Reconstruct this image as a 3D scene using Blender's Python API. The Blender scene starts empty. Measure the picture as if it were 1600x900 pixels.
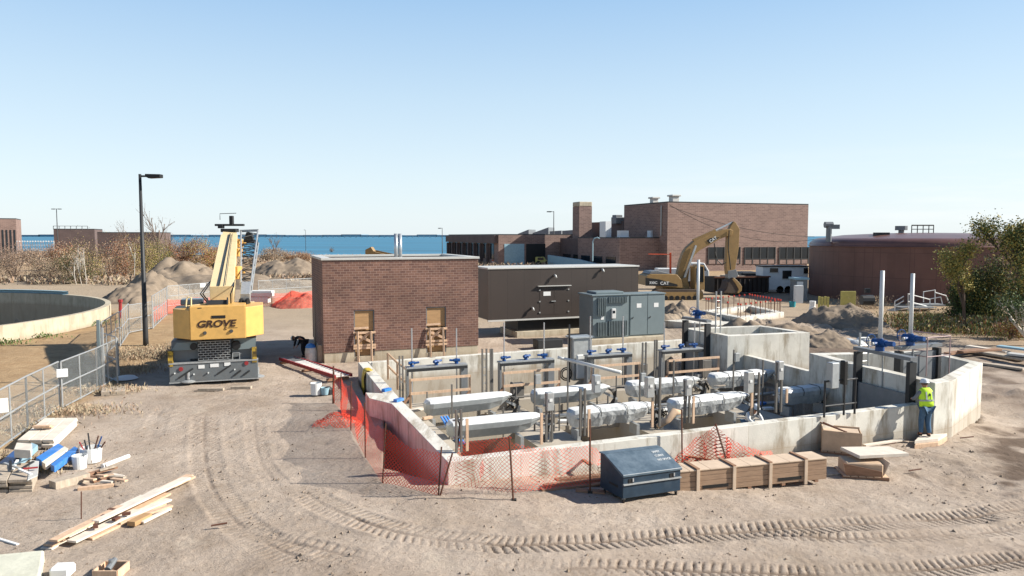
import bpy, math, random
import numpy as np
from mathutils import Vector, Matrix, noise as mnoise

# ------------------------------------------------------------------ camera, light, exposure
SC = bpy.context.scene
COL = SC.collection
F_PX, CAM_H = 1150.0, 6.4
PITCH = math.atan(81 / F_PX)
cam_data = bpy.data.cameras.new('camera')
cam = bpy.data.objects.new('camera', cam_data); COL.objects.link(cam)
cam_data.sensor_width = 36.0
cam_data.lens = F_PX / 1600 * 36.0
cam_data.clip_start = 0.2; cam_data.clip_end = 90000
cam.location = (0, 0, CAM_H)
cam.rotation_euler = (math.pi / 2 - PITCH, 0, 0)
SC.camera = cam

SUN_AZ = math.radians(90.0)      # clockwise from +Y
SUN_EL = math.radians(32.0)
world = bpy.data.worlds.new('World'); SC.world = world; world.use_nodes = True
wn, wl = world.node_tree.nodes, world.node_tree.links
bg = wn['Background']
sky = wn.new('ShaderNodeTexSky'); sky.sky_type = 'NISHITA'; sky.sun_disc = False
sky.sun_elevation = SUN_EL; sky.sun_rotation = SUN_AZ
sky.air_density = 1.15; sky.dust_density = 0.6; sky.ozone_density = 3.0; sky.altitude = 0
tc = wn.new('ShaderNodeTexCoord')
mp = wn.new('ShaderNodeMapping'); mp.inputs['Scale'].default_value = (1.6, 1.6, 16)
wl.new(tc.outputs['Generated'], mp.inputs['Vector'])
cn = wn.new('ShaderNodeTexNoise'); cn.inputs['Scale'].default_value = 2.6; cn.inputs['Detail'].default_value = 9
cn.inputs['Roughness'].default_value = 0.62
wl.new(mp.outputs[0], cn.inputs['Vector'])
cr = wn.new('ShaderNodeMapRange'); cr.inputs['From Min'].default_value = 0.44; cr.inputs['From Max'].default_value = 0.72
cr.inputs['To Min'].default_value = 0; cr.inputs['To Max'].default_value = 0.7
wl.new(cn.outputs['Fac'], cr.inputs['Value'])
sx = wn.new('ShaderNodeSeparateXYZ'); wl.new(tc.outputs['Generated'], sx.inputs[0])
lowr = wn.new('ShaderNodeMapRange'); lowr.interpolation_type = 'SMOOTHSTEP'
lowr.inputs['From Min'].default_value = 0.002; lowr.inputs['From Max'].default_value = 0.02
wl.new(sx.outputs['Z'], lowr.inputs['Value'])
hir = wn.new('ShaderNodeMapRange'); hir.interpolation_type = 'SMOOTHSTEP'
hir.inputs['From Min'].default_value = 0.03; hir.inputs['From Max'].default_value = 0.13
hir.inputs['To Min'].default_value = 1; hir.inputs['To Max'].default_value = 0
wl.new(sx.outputs['Z'], hir.inputs['Value'])
m1 = wn.new('ShaderNodeMath'); m1.operation = 'MULTIPLY'; wl.new(cr.outputs[0], m1.inputs[0]); wl.new(hir.outputs[0], m1.inputs[1])
rt = wn.new('ShaderNodeMapRange'); rt.inputs['From Min'].default_value = -0.15; rt.inputs['From Max'].default_value = 0.6; wl.new(sx.outputs['X'], rt.inputs['Value'])
m0 = wn.new('ShaderNodeMath'); m0.operation = 'MULTIPLY'; wl.new(m1.outputs[0], m0.inputs[0]); wl.new(rt.outputs[0], m0.inputs[1])
m2 = wn.new('ShaderNodeMath'); m2.operation = 'MULTIPLY'; wl.new(m0.outputs[0], m2.inputs[0]); wl.new(lowr.outputs[0], m2.inputs[1])
mixc = wn.new('ShaderNodeMix'); mixc.data_type = 'RGBA'
wl.new(m2.outputs[0], mixc.inputs['Factor'])
hs = wn.new('ShaderNodeHueSaturation'); hs.inputs['Saturation'].default_value = SKY_SAT = 0.92; hs.inputs['Value'].default_value = 1.0
wl.new(sky.outputs[0], hs.inputs['Color'])
mixc.inputs['B'].default_value = (4.5, 4.65, 4.8, 1)
hz = wn.new('ShaderNodeValToRGB'); els = hz.color_ramp.elements
els[0].position = 0.0; els[0].color = (3.75 / 8, 4.2 / 8, 4.45 / 8, 1); els[1].position = 1.0; els[1].color = (.12 / 8, .3 / 8, .9 / 8, 1)
for p_, c_ in ((.08, (3.35, 3.95, 4.35)), (.18, (2.65, 3.45, 4.15)), (.30, (1.7, 2.7, 3.9)), (.42, (.7, 1.4, 2.6)), (.6, (.3, .7, 1.6))):
    e_ = els.new(p_); e_.color = (c_[0] / 8, c_[1] / 8, c_[2] / 8, 1)
wl.new(sx.outputs['Z'], hz.inputs['Fac'])
sc8 = wn.new('ShaderNodeVectorMath'); sc8.operation = 'SCALE'; sc8.inputs['Scale'].default_value = 8.0; wl.new(hz.outputs['Color'], sc8.inputs[0])
mixh = wn.new('ShaderNodeMix'); mixh.data_type = 'RGBA'
mixh.inputs['Factor'].default_value = 0.85; wl.new(hs.outputs[0], mixh.inputs['A']); wl.new(sc8.outputs[0], mixh.inputs['B'])
wl.new(mixh.outputs['Result'], mixc.inputs['A'])
wl.new(mixc.outputs['Result'], bg.inputs['Color'])
bg.inputs['Strength'].default_value = 0.12

sun_d = bpy.data.lights.new('sun', 'SUN'); sun = bpy.data.objects.new('sun', sun_d); COL.objects.link(sun)
sun_d.energy = 5.0; sun_d.angle = math.radians(0.53); sun_d.color = (1.0, 0.95, 0.87)
sdir = Vector((math.sin(SUN_AZ) * math.cos(SUN_EL), math.cos(SUN_AZ) * math.cos(SUN_EL), math.sin(SUN_EL)))
sun.rotation_euler = sdir.to_track_quat('Z', 'Y').to_euler()
sun.location = (60, -10, 60)
SC.view_settings.view_transform = 'Standard'; SC.view_settings.look = 'None'
SC.view_settings.exposure = 0.9; SC.view_settings.gamma = 1
SC.view_settings.use_curve_mapping = False
SC.cycles.use_denoising = True
SC.cycles.max_bounces = 6; SC.cycles.diffuse_bounces = 3; SC.cycles.transparent_max_bounces = 24

rng = np.random.default_rng(7)
random.seed(7)

# ------------------------------------------------------------------ geometry helpers
FW = Vector((0, math.cos(PITCH), -math.sin(PITCH))); UPV = Vector((0, math.sin(PITCH), math.cos(PITCH)))
CAMP = Vector((0, 0, CAM_H))
def ray(px, py): return FW + Vector((1, 0, 0)) * ((px - 800) / F_PX) - UPV * ((py - 450) / F_PX)
def ss(a, b, x): t = np.clip((x - a) / (b - a), 0, 1); return t * t * (3 - 2 * t)
def hbase(X, Y):
    X = np.asarray(X, float); Y = np.asarray(Y, float)
    w = 1 - ss(26, 40, Y)
    h = (0.2 - 0.5 * ss(-2, 13, X)) * w
    h = h - 0.45 * np.exp(-((X - 19) / 3.0) ** 2 - ((Y - 28) / 3.5) ** 2)
    h = h - 1.2 * ss(225, 262, Y) - 3.0 * ss(262, 300, Y)
    return h
def g(px, py, z=None):
    d = ray(px, py)
    if z is not None: return CAMP + d * ((z - CAM_H) / d.z)
    z = 0.0
    for _ in range(12):
        P = CAMP + d * ((z - CAM_H) / d.z); z = 0.5 * z + 0.5 * float(hbase(P.x, P.y))
    return P
def ay(px, py, Y): d = ray(px, py); return CAMP + d * (Y / d.y)
def zt(P, py): return ay(800, py, P.y).z            # height seen at row py above the point P
def lin(c):
    if isinstance(c, str):
        c = c.lstrip('#'); c = [int(c[i:i + 2], 16) / 255 for i in (0, 2, 4)]
        return tuple((v / 12.92 if v <= 0.04045 else ((v + 0.055) / 1.055) ** 2.4) for v in c)
    return tuple(c)

WLOC = {}
def wl_of(o): return WLOC.get(o.name, Vector((0, 0, 0))) if o else Vector((0, 0, 0))
def tag(o, label=None, cat=None, group=None, kind=None):
    if label: o['label'] = label
    if cat: o['category'] = cat
    if group: o['group'] = group
    if kind: o['kind'] = kind
    return o
def thing(name, label, cat, loc=(0, 0, 0), group=None):
    o = bpy.data.objects.new(name, None); COL.objects.link(o)
    o.location = loc; o.empty_display_size = 0.3; WLOC[o.name] = Vector(loc)
    return tag(o, label, cat, group)
def copy_tree(o, parent=None, label=None):
    c = o.copy(); COL.objects.link(c); c.parent = parent
    if parent is not None: c.matrix_parent_inverse = Matrix.Identity(4)
    if label: c['label'] = label
    for ch in list(o.children): copy_tree(ch, c)
    return c

class MB:
    def __init__(s): s.v = []; s.f = []; s.mi = []
    def add(s, vs, fs, mi=0):
        n = len(s.v); s.v += [tuple(v) for v in vs]; s.f += [tuple(i + n for i in f) for f in fs]; s.mi += [mi] * len(fs); return s
    def box(s, c, size, rot=0.0, mi=0, M=None):
        hx, hy, hz = size[0] / 2, size[1] / 2, size[2] / 2
        R = M or Matrix.Rotation(rot, 3, 'Z'); c = Vector(c)
        vs = [c + R @ Vector((x, y, z)) for z in (-hz, hz) for x, y in ((-hx, -hy), (hx, -hy), (hx, hy), (-hx, hy))]
        return s.add(vs, [(3, 2, 1, 0), (4, 5, 6, 7), (0, 1, 5, 4), (1, 2, 6, 5), (2, 3, 7, 6), (3, 0, 4, 7)], mi)
    def beam(s, a, b, w, h, mi=0, up=(0, 0, 1)):
        a, b = Vector(a), Vector(b); d = (b - a); L = d.length
        if L < 1e-6: return s
        x = d / L; upv = Vector(up)
        if abs(x.dot(upv)) > 0.98: upv = Vector((0, 1, 0)) if abs(x.y) < .9 else Vector((1, 0, 0))
        y = upv.cross(x).normalized(); z = x.cross(y)
        R = Matrix((x, y, z)).transposed()
        return s.box((a + b) / 2, (L, w, h), M=R, mi=mi)
    def tube(s, pts, r, n=8, mi=0):
        pts = [Vector(p) for p in pts]; rs = r if isinstance(r, (list, tuple)) else [r] * len(pts)
        vs = []; fs = []
        pu = None
        for i, p in enumerate(pts):
            d = (pts[min(i + 1, len(pts) - 1)] - pts[max(i - 1, 0)]).normalized()
            if pu is None:
                pu = d.orthogonal().normalized()
            else:
                pu = (pu - d * pu.dot(d)).normalized()
            w = d.cross(pu)
            for k in range(n):
                a = 2 * math.pi * k / n
                vs.append(p + (pu * math.cos(a) + w * math.sin(a)) * rs[i])
        for i in range(len(pts) - 1):
            for k in range(n):
                k2 = (k + 1) % n
                fs.append((i * n + k, i * n + k2, (i + 1) * n + k2, (i + 1) * n + k))
        fs.append(tuple(reversed(range(n)))); fs.append(tuple((len(pts) - 1) * n + k for k in range(n)))
        return s.add(vs, fs, mi)
    def prism(s, xy, z0, z1, mi=0):
        xy = [(p[0], p[1]) for p in xy]
        A = sum(xy[i][0] * xy[(i + 1) % len(xy)][1] - xy[(i + 1) % len(xy)][0] * xy[i][1] for i in range(len(xy)))
        if A < 0: xy = xy[::-1]
        n = len(xy)
        vs = [(x, y, z0) for x, y in xy] + [(x, y, z1) for x, y in xy]
        fs = [tuple(reversed(range(n))), tuple(range(n, 2 * n))] + [(i, (i + 1) % n, n + (i + 1) % n, n + i) for i in range(n)]
        return s.add(vs, fs, mi)
    def ext(s, poly, vec, mi=0):
        poly = [Vector(p) for p in poly]; vec = Vector(vec); n = len(poly)
        nrm = Vector((0, 0, 0))
        for i in range(n): nrm += poly[i].cross(poly[(i + 1) % n])
        if nrm.dot(vec) > 0: poly = poly[::-1]
        vs = poly + [p + vec for p in poly]
        fs = [tuple(range(n)), tuple(reversed(range(n, 2 * n)))] + [(i, n + i, n + (i + 1) % n, (i + 1) % n) for i in range(n)]
        return s.add(vs, fs, mi)
    def lathe(s, c, prof, n=24, mi=0, axis='Z', a0=0, a1=2 * math.pi):
        c = Vector(c); vs = []; fs = []; full = abs(a1 - a0 - 2 * math.pi) < 1e-6; m = n if full else n + 1
        for (r, z) in prof:
            for k in range(m):
                a = a0 + (a1 - a0) * k / n
                if axis == 'Z': q = Vector((r * math.cos(a), r * math.sin(a), z))
                elif axis == 'X': q = Vector((z, r * math.cos(a), r * math.sin(a)))
                else: q = Vector((r * math.sin(a), z, r * math.cos(a)))
                vs.append(c + q)
        for i in range(len(prof) - 1):
            for k in range(n):
                k2 = (k + 1) % m if full else k + 1
                fs.append((i * m + k, i * m + k2, (i + 1) * m + k2, (i + 1) * m + k))
        return s.add(vs, fs, mi)
    def wall(s, pts, th, z0, z1, closed=False, side=1):
        """a wall of thickness th inside (side=1: to the left of) the path"""
        P = [Vector((p[0], p[1])) for p in pts]; n = len(P); inn = []
        for i in range(n):
            def nr(a, b): d = (b - a).normalized(); return Vector((-d.y, d.x)) * side
            if closed or 0 < i < n - 1:
                n1 = nr(P[i - 1], P[i]); n2 = nr(P[i], P[(i + 1) % n]); m = (n1 + n2).normalized(); k = th / max(0.3, m.dot(n1))
                inn.append(P[i] + m * k)
            elif i == 0: inn.append(P[0] + nr(P[0], P[1]) * th)
            else: inn.append(P[i] + nr(P[i - 1], P[i]) * th)
        vs = []; fs = []
        for i in range(n):
            vs += [(P[i].x, P[i].y, z0), (inn[i].x, inn[i].y, z0), (inn[i].x, inn[i].y, z1), (P[i].x, P[i].y, z1)]
        for i in range(n if closed else n - 1):
            a, b = 4 * i, 4 * ((i + 1) % n)
            q = [(a, b, b + 3, a + 3), (a + 3, b + 3, b + 2, a + 2), (a + 2, b + 2, b + 1, a + 1), (a + 1, b + 1, b, a)]
            if side < 0: q = [f[::-1] for f in q]
            fs += q
        if not closed:
            e = 4 * (n - 1); q = [(0, 3, 2, 1), (e, e + 1, e + 2, e + 3)]
            if side < 0: q = [f[::-1] for f in q]
            fs += q
        return s.add(vs, fs)
    def build(s, name, mat, parent=None, bevel=0.0, smooth=False, loc=None, seg=1):
        me = bpy.data.meshes.new(name)
        base = wl_of(parent)
        if parent is None:
            if loc is None:
                a = np.array(s.v); mn, mx = a.min(0), a.max(0); loc = Vector(((mn[0] + mx[0]) / 2, (mn[1] + mx[1]) / 2, mn[2]))
            base = Vector(loc)
        V = np.array(s.v, dtype=float)
        me.from_pydata([tuple(v) for v in (V - np.array(base))], [], s.f)
        uvl = me.uv_layers.new(name='UVMap')
        me.calc_loop_triangles() if False else None
        nl = len(me.loops); uv = np.zeros((nl, 2)); k = 0
        for fi, p in enumerate(me.polygons):
            nn = p.normal; m = p.loop_total
            idx = [me.loops[j].vertex_index for j in range(p.loop_start, p.loop_start + m)]
            pts = V[idx]
            if abs(nn.z) < 0.75:
                t = np.array([-nn.y, nn.x, 0.0]); t /= (np.linalg.norm(t) + 1e-9)
                uv[p.loop_start:p.loop_start + m, 0] = pts @ t; uv[p.loop_start:p.loop_start + m, 1] = pts[:, 2]
            else:
                uv[p.loop_start:p.loop_start + m, 0] = pts[:, 0]; uv[p.loop_start:p.loop_start + m, 1] = pts[:, 1]
        uvl.data.foreach_set('uv', uv.ravel())
        mats = mat if isinstance(mat, (list, tuple)) else [mat]
        for m_ in mats: me.materials.append(m_)
        if len(mats) > 1: me.polygons.foreach_set('material_index', s.mi)
        if smooth: me.polygons.foreach_set('use_smooth', [True] * len(me.polygons))
        me.update()
        o = bpy.data.objects.new(name, me); COL.objects.link(o)
        if parent is None: o.location = base
        else: o.parent = parent
        WLOC[o.name] = Vector(base)
        if bevel > 0:
            b = o.modifiers.new('bevel', 'BEVEL'); b.width = bevel; b.segments = seg; b.limit_method = 'ANGLE'; b.angle_limit = math.radians(35)
        return o
    def solo(s, name, mat, label, cat, group=None, kind=None, **k):
        return tag(s.build(name, mat, **k), label, cat, group, kind)

def text(body, name, size, origin, xdir, ydir, mat, parent, sx=1.0, shear=0.0, offset=0.0, ext=0.004):
    """flat lettering lying on a surface: origin = lower left, xdir along the line, ydir up the letters"""
    cu = bpy.data.curves.new(name, 'FONT'); cu.body = body; cu.size = size; cu.shear = shear; cu.offset = offset; cu.extrude = ext
    cu.resolution_u = 3
    cu.materials.append(mat)
    o = bpy.data.objects.new(name, cu); COL.objects.link(o)
    x = Vector(xdir).normalized(); y = (Vector(ydir) - x * Vector(ydir).dot(x)).normalized(); z = x.cross(y)
    M = Matrix((x * sx, y, z)).transposed().to_4x4(); M.translation = Vector(origin) + z * ext - wl_of(parent)
    bpy.context.view_layer.update()
    me = bpy.data.meshes.new_from_object(o); bpy.data.objects.remove(o)
    o = bpy.data.objects.new(name, me); COL.objects.link(o); WLOC[o.name] = wl_of(parent)
    o.parent = parent; o.matrix_local = M
    return o

# ------------------------------------------------------------------ materials
MATS = {}
def mat(name, color, rough=0.7, metal=0.0, var=0.12, scale=3.0, bump=0.0, bscale=20.0, stretch=(1, 1, 1), dirt=0.0, dirtcol='#6b5a48', spec=0.4, dscale=1.2, coord='P'):
    m = bpy.data.materials.new(name); m.use_nodes = True; MATS[name] = m
    N, L = m.node_tree.nodes, m.node_tree.links
    b = N['Principled BSDF']; c = lin(color)
    b.inputs['Roughness'].default_value = rough; b.inputs['Metallic'].default_value = metal
    b.inputs['Specular IOR Level'].default_value = spec
    if coord == 'P': src = N.new('ShaderNodeNewGeometry').outputs['Position']
    else: src = N.new('ShaderNodeTexCoord').outputs['Object']
    mp = N.new('ShaderNodeMapping'); mp.inputs['Scale'].default_value = stretch; L.new(src, mp.inputs['Vector'])
    n1 = N.new('ShaderNodeTexNoise'); n1.inputs['Scale'].default_value = scale; n1.inputs['Detail'].default_value = 6; n1.inputs['Roughness'].default_value = 0.65
    L.new(mp.outputs[0], n1.inputs['Vector'])
    r = N.new('ShaderNodeMapRange'); r.inputs['From Min'].default_value = 0.3; r.inputs['From Max'].default_value = 0.7
    r.inputs['To Min'].default_value = 1 - var; r.inputs['To Max'].default_value = 1 + var
    L.new(n1.outputs['Fac'], r.inputs['Value'])
    mul = N.new('ShaderNodeVectorMath'); mul.operation = 'SCALE'; mul.inputs[0].default_value = c[:3]
    L.new(r.outputs[0], mul.inputs['Scale'])
    out = mul.outputs[0]
    if dirt > 0:
        n2 = N.new('ShaderNodeTexNoise'); n2.inputs['Scale'].default_value = dscale; n2.inputs['Detail'].default_value = 8; n2.inputs['Roughness'].default_value = 0.7
        L.new(mp.outputs[0], n2.inputs['Vector'])
        r2 = N.new('ShaderNodeMapRange'); r2.inputs['From Min'].default_value = 0.48; r2.inputs['From Max'].default_value = 0.68; r2.inputs['To Max'].default_value = dirt
        L.new(n2.outputs['Fac'], r2.inputs['Value'])
        mx = N.new('ShaderNodeMix'); mx.data_type = 'RGBA'; L.new(r2.outputs[0], mx.inputs['Factor'])
        L.new(out, mx.inputs['A']); mx.inputs['B'].default_value = (*lin(dirtcol), 1); out = mx.outputs['Result']
    L.new(out, b.inputs['Base Color'])
    if bump > 0:
        n3 = N.new('ShaderNodeTexNoise'); n3.inputs['Scale'].default_value = bscale; n3.inputs['Detail'].default_value = 5
        L.new(mp.outputs[0], n3.inputs['Vector'])
        bp = N.new('ShaderNodeBump'); bp.inputs['Strength'].default_value = bump; bp.inputs['Distance'].default_value = 0.02
        L.new(n3.outputs['Fac'], bp.inputs['Height']); L.new(bp.outputs[0], b.inputs['Normal'])
    return m

def brickmat(name, c1, c2, mortar, bw, bh, mw, rough=0.85, off=0.5, mix=0.25, bump=0.3):
    m = mat(name, c1, rough, var=0.1, scale=1.5)
    N, L = m.node_tree.nodes, m.node_tree.links; b = N['Principled BSDF']
    tc = N.new('ShaderNodeTexCoord'); br = N.new('ShaderNodeTexBrick')
    br.offset = off
    br.inputs['Scale'].default_value = 1; br.inputs['Brick Width'].default_value = bw; br.inputs['Row Height'].default_value = bh
    br.inputs['Mortar Size'].default_value = mw; br.inputs['Mortar Smooth'].default_value = 0.2; br.inputs['Bias'].default_value = 0
    br.inputs['Color1'].default_value = (*lin(c1), 1); br.inputs['Color2'].default_value = (*lin(c2), 1); br.inputs['Mortar'].default_value = (*lin(mortar), 1)
    L.new(tc.outputs['UV'], br.inputs['Vector'])
    n1 = N.new('ShaderNodeTexNoise'); n1.inputs['Scale'].default_value = 0.5; n1.inputs['Detail'].default_value = 8
    geo = N.new('ShaderNodeNewGeometry'); L.new(geo.outputs['Position'], n1.inputs['Vector'])
    r = N.new('ShaderNodeMapRange'); r.inputs['From Min'].default_value = 0.3; r.inputs['From Max'].default_value = 0.7; r.inputs['To Min'].default_value = 1 - mix; r.inputs['To Max'].default_value = 1 + mix
    L.new(n1.outputs['Fac'], r.inputs['Value'])
    mul = N.new('ShaderNodeVectorMath'); mul.operation = 'SCALE'; L.new(br.outputs['Color'], mul.inputs[0]); L.new(r.outputs[0], mul.inputs['Scale'])
    L.new(mul.outputs[0], b.inputs['Base Color'])
    bp = N.new('ShaderNodeBump'); bp.invert = True; bp.inputs['Strength'].default_value = bump; bp.inputs['Distance'].default_value = 0.01
    L.new(br.outputs['Fac'], bp.inputs['Height']); L.new(bp.outputs[0], b.inputs['Normal'])
    return m

def concmat(name, color, pw=2.44, ph=9.0, stain='#837660', st=0.8):
    """cast concrete: form-panel joints, run-down stains, tie holes"""
    m = mat(name, color, 0.85, var=0.13, scale=1.3, bump=0.25, bscale=25)
    N, L = m.node_tree.nodes, m.node_tree.links; b = N['Principled BSDF']
    prev = b.inputs['Base Color'].links[0].from_socket
    tc = N.new('ShaderNodeTexCoord')
    br = N.new('ShaderNodeTexBrick'); br.offset = 0; br.inputs['Scale'].default_value = 1
    br.inputs['Brick Width'].default_value = pw; br.inputs['Row Height'].default_value = ph; br.inputs['Mortar Size'].default_value = 0.012
    br.inputs['Color1'].default_value = (1, 1, 1, 1); br.inputs['Color2'].default_value = (.90, .91, .90, 1); br.inputs['Mortar'].default_value = (.74, .71, .66, 1)
    L.new(tc.outputs['UV'], br.inputs['Vector'])
    mp = N.new('ShaderNodeMapping'); mp.inputs['Scale'].default_value = (0.75, 0.16, 1); L.new(tc.outputs['UV'], mp.inputs['Vector'])
    n = N.new('ShaderNodeTexNoise'); n.inputs['Scale'].default_value = 1.9; n.inputs['Detail'].default_value = 9; n.inputs['Roughness'].default_value = 0.7
    L.new(mp.outputs[0], n.inputs['Vector'])
    r = N.new('ShaderNodeMapRange'); r.inputs['From Min'].default_value = 0.50; r.inputs['From Max'].default_value = 0.64; r.inputs['To Max'].default_value = st
    L.new(n.outputs['Fac'], r.inputs['Value'])
    mulc = N.new('ShaderNodeMix'); mulc.data_type = 'RGBA'; mulc.blend_type = 'MULTIPLY'; mulc.inputs['Factor'].default_value = 1
    L.new(prev, mulc.inputs['A']); L.new(br.outputs['Color'], mulc.inputs['B'])
    mx = N.new('ShaderNodeMix'); mx.data_type = 'RGBA'; L.new(r.outputs[0], mx.inputs['Factor']); L.new(mulc.outputs['Result'], mx.inputs['A']); mx.inputs['B'].default_value = (*lin(stain), 1)
    vo = N.new('ShaderNodeTexNoise'); vo.inputs['Scale'].default_value = 7; vo.inputs['Detail'].default_value = 2
    L.new(tc.outputs['UV'], vo.inputs['Vector'])
    r3 = N.new('ShaderNodeMapRange'); r3.inputs['From Min'].default_value = 0.72; r3.inputs['From Max'].default_value = 0.76; r3.inputs['To Max'].default_value = 0.55
    L.new(vo.outputs['Fac'], r3.inputs['Value'])
    mx2 = N.new('ShaderNodeMix'); mx2.data_type = 'RGBA'; L.new(r3.outputs[0], mx2.inputs['Factor']); L.new(mx.outputs['Result'], mx2.inputs['A']); mx2.inputs['B'].default_value = (*lin('#57514a'), 1)
    ge = N.new('ShaderNodeNewGeometry'); sz_ = N.new('ShaderNodeSeparateXYZ'); L.new(ge.outputs['Position'], sz_.inputs[0])
    hz_ = N.new('ShaderNodeMath'); hz_.operation = 'MULTIPLY_ADD'; L.new(n.outputs['Fac'], hz_.inputs[0]); hz_.inputs[1].default_value = -0.9; L.new(sz_.outputs['Z'], hz_.inputs[2])
    r4 = N.new('ShaderNodeMapRange'); r4.inputs['From Min'].default_value = -0.45; r4.inputs['From Max'].default_value = -0.15; r4.inputs['To Min'].default_value = 0.6; r4.inputs['To Max'].default_value = 0
    L.new(hz_.outputs[0], r4.inputs['Value'])
    mx3 = N.new('ShaderNodeMix'); mx3.data_type = 'RGBA'; L.new(r4.outputs[0], mx3.inputs['Factor']); L.new(mx2.outputs['Result'], mx3.inputs['A']); mx3.inputs['B'].default_value = (*lin('#94846f'), 1)
    L.new(mx3.outputs['Result'], b.inputs['Base Color'])
    return m

def netmat(name, color, pitch, fill, trans=0.0, diamond=True, rough=0.7, metal=0.0):
    """a net or chain-link mesh: open diamonds cut through the sheet"""
    m = mat(name, color, rough, metal, var=0.2, scale=2.0)
    N, L = m.node_tree.nodes, m.node_tree.links; b = N['Principled BSDF']
    tc = N.new('ShaderNodeTexCoord'); s = N.new('ShaderNodeSeparateXYZ'); L.new(tc.outputs['UV'], s.inputs[0])
    def mth(op, a, bb=None):
        q = N.new('ShaderNodeMath'); q.operation = op
        for i, x in enumerate((a, bb)):
            if x is None: continue
            if isinstance(x, (int, float)): q.inputs[i].default_value = x
            else: L.new(x, q.inputs[i])
        return q.outputs[0]
    if diamond: A = mth('ADD', s.outputs[0], s.outputs[1]); B = mth('SUBTRACT', s.outputs[0], s.outputs[1])
    else: A, B = s.outputs[0], s.outputs[1]
    fa = mth('ABSOLUTE', mth('SUBTRACT', mth('FRACT', mth('DIVIDE', A, pitch)), 0.5))
    fb = mth('ABSOLUTE', mth('SUBTRACT', mth('FRACT', mth('DIVIDE', B, pitch)), 0.5))
    k = 0.5 - fill / 2
    al = mth('MAXIMUM', mth('GREATER_THAN', fa, k), mth('GREATER_THAN', fb, k))
    L.new(al, b.inputs['Alpha'])
    return m

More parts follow.
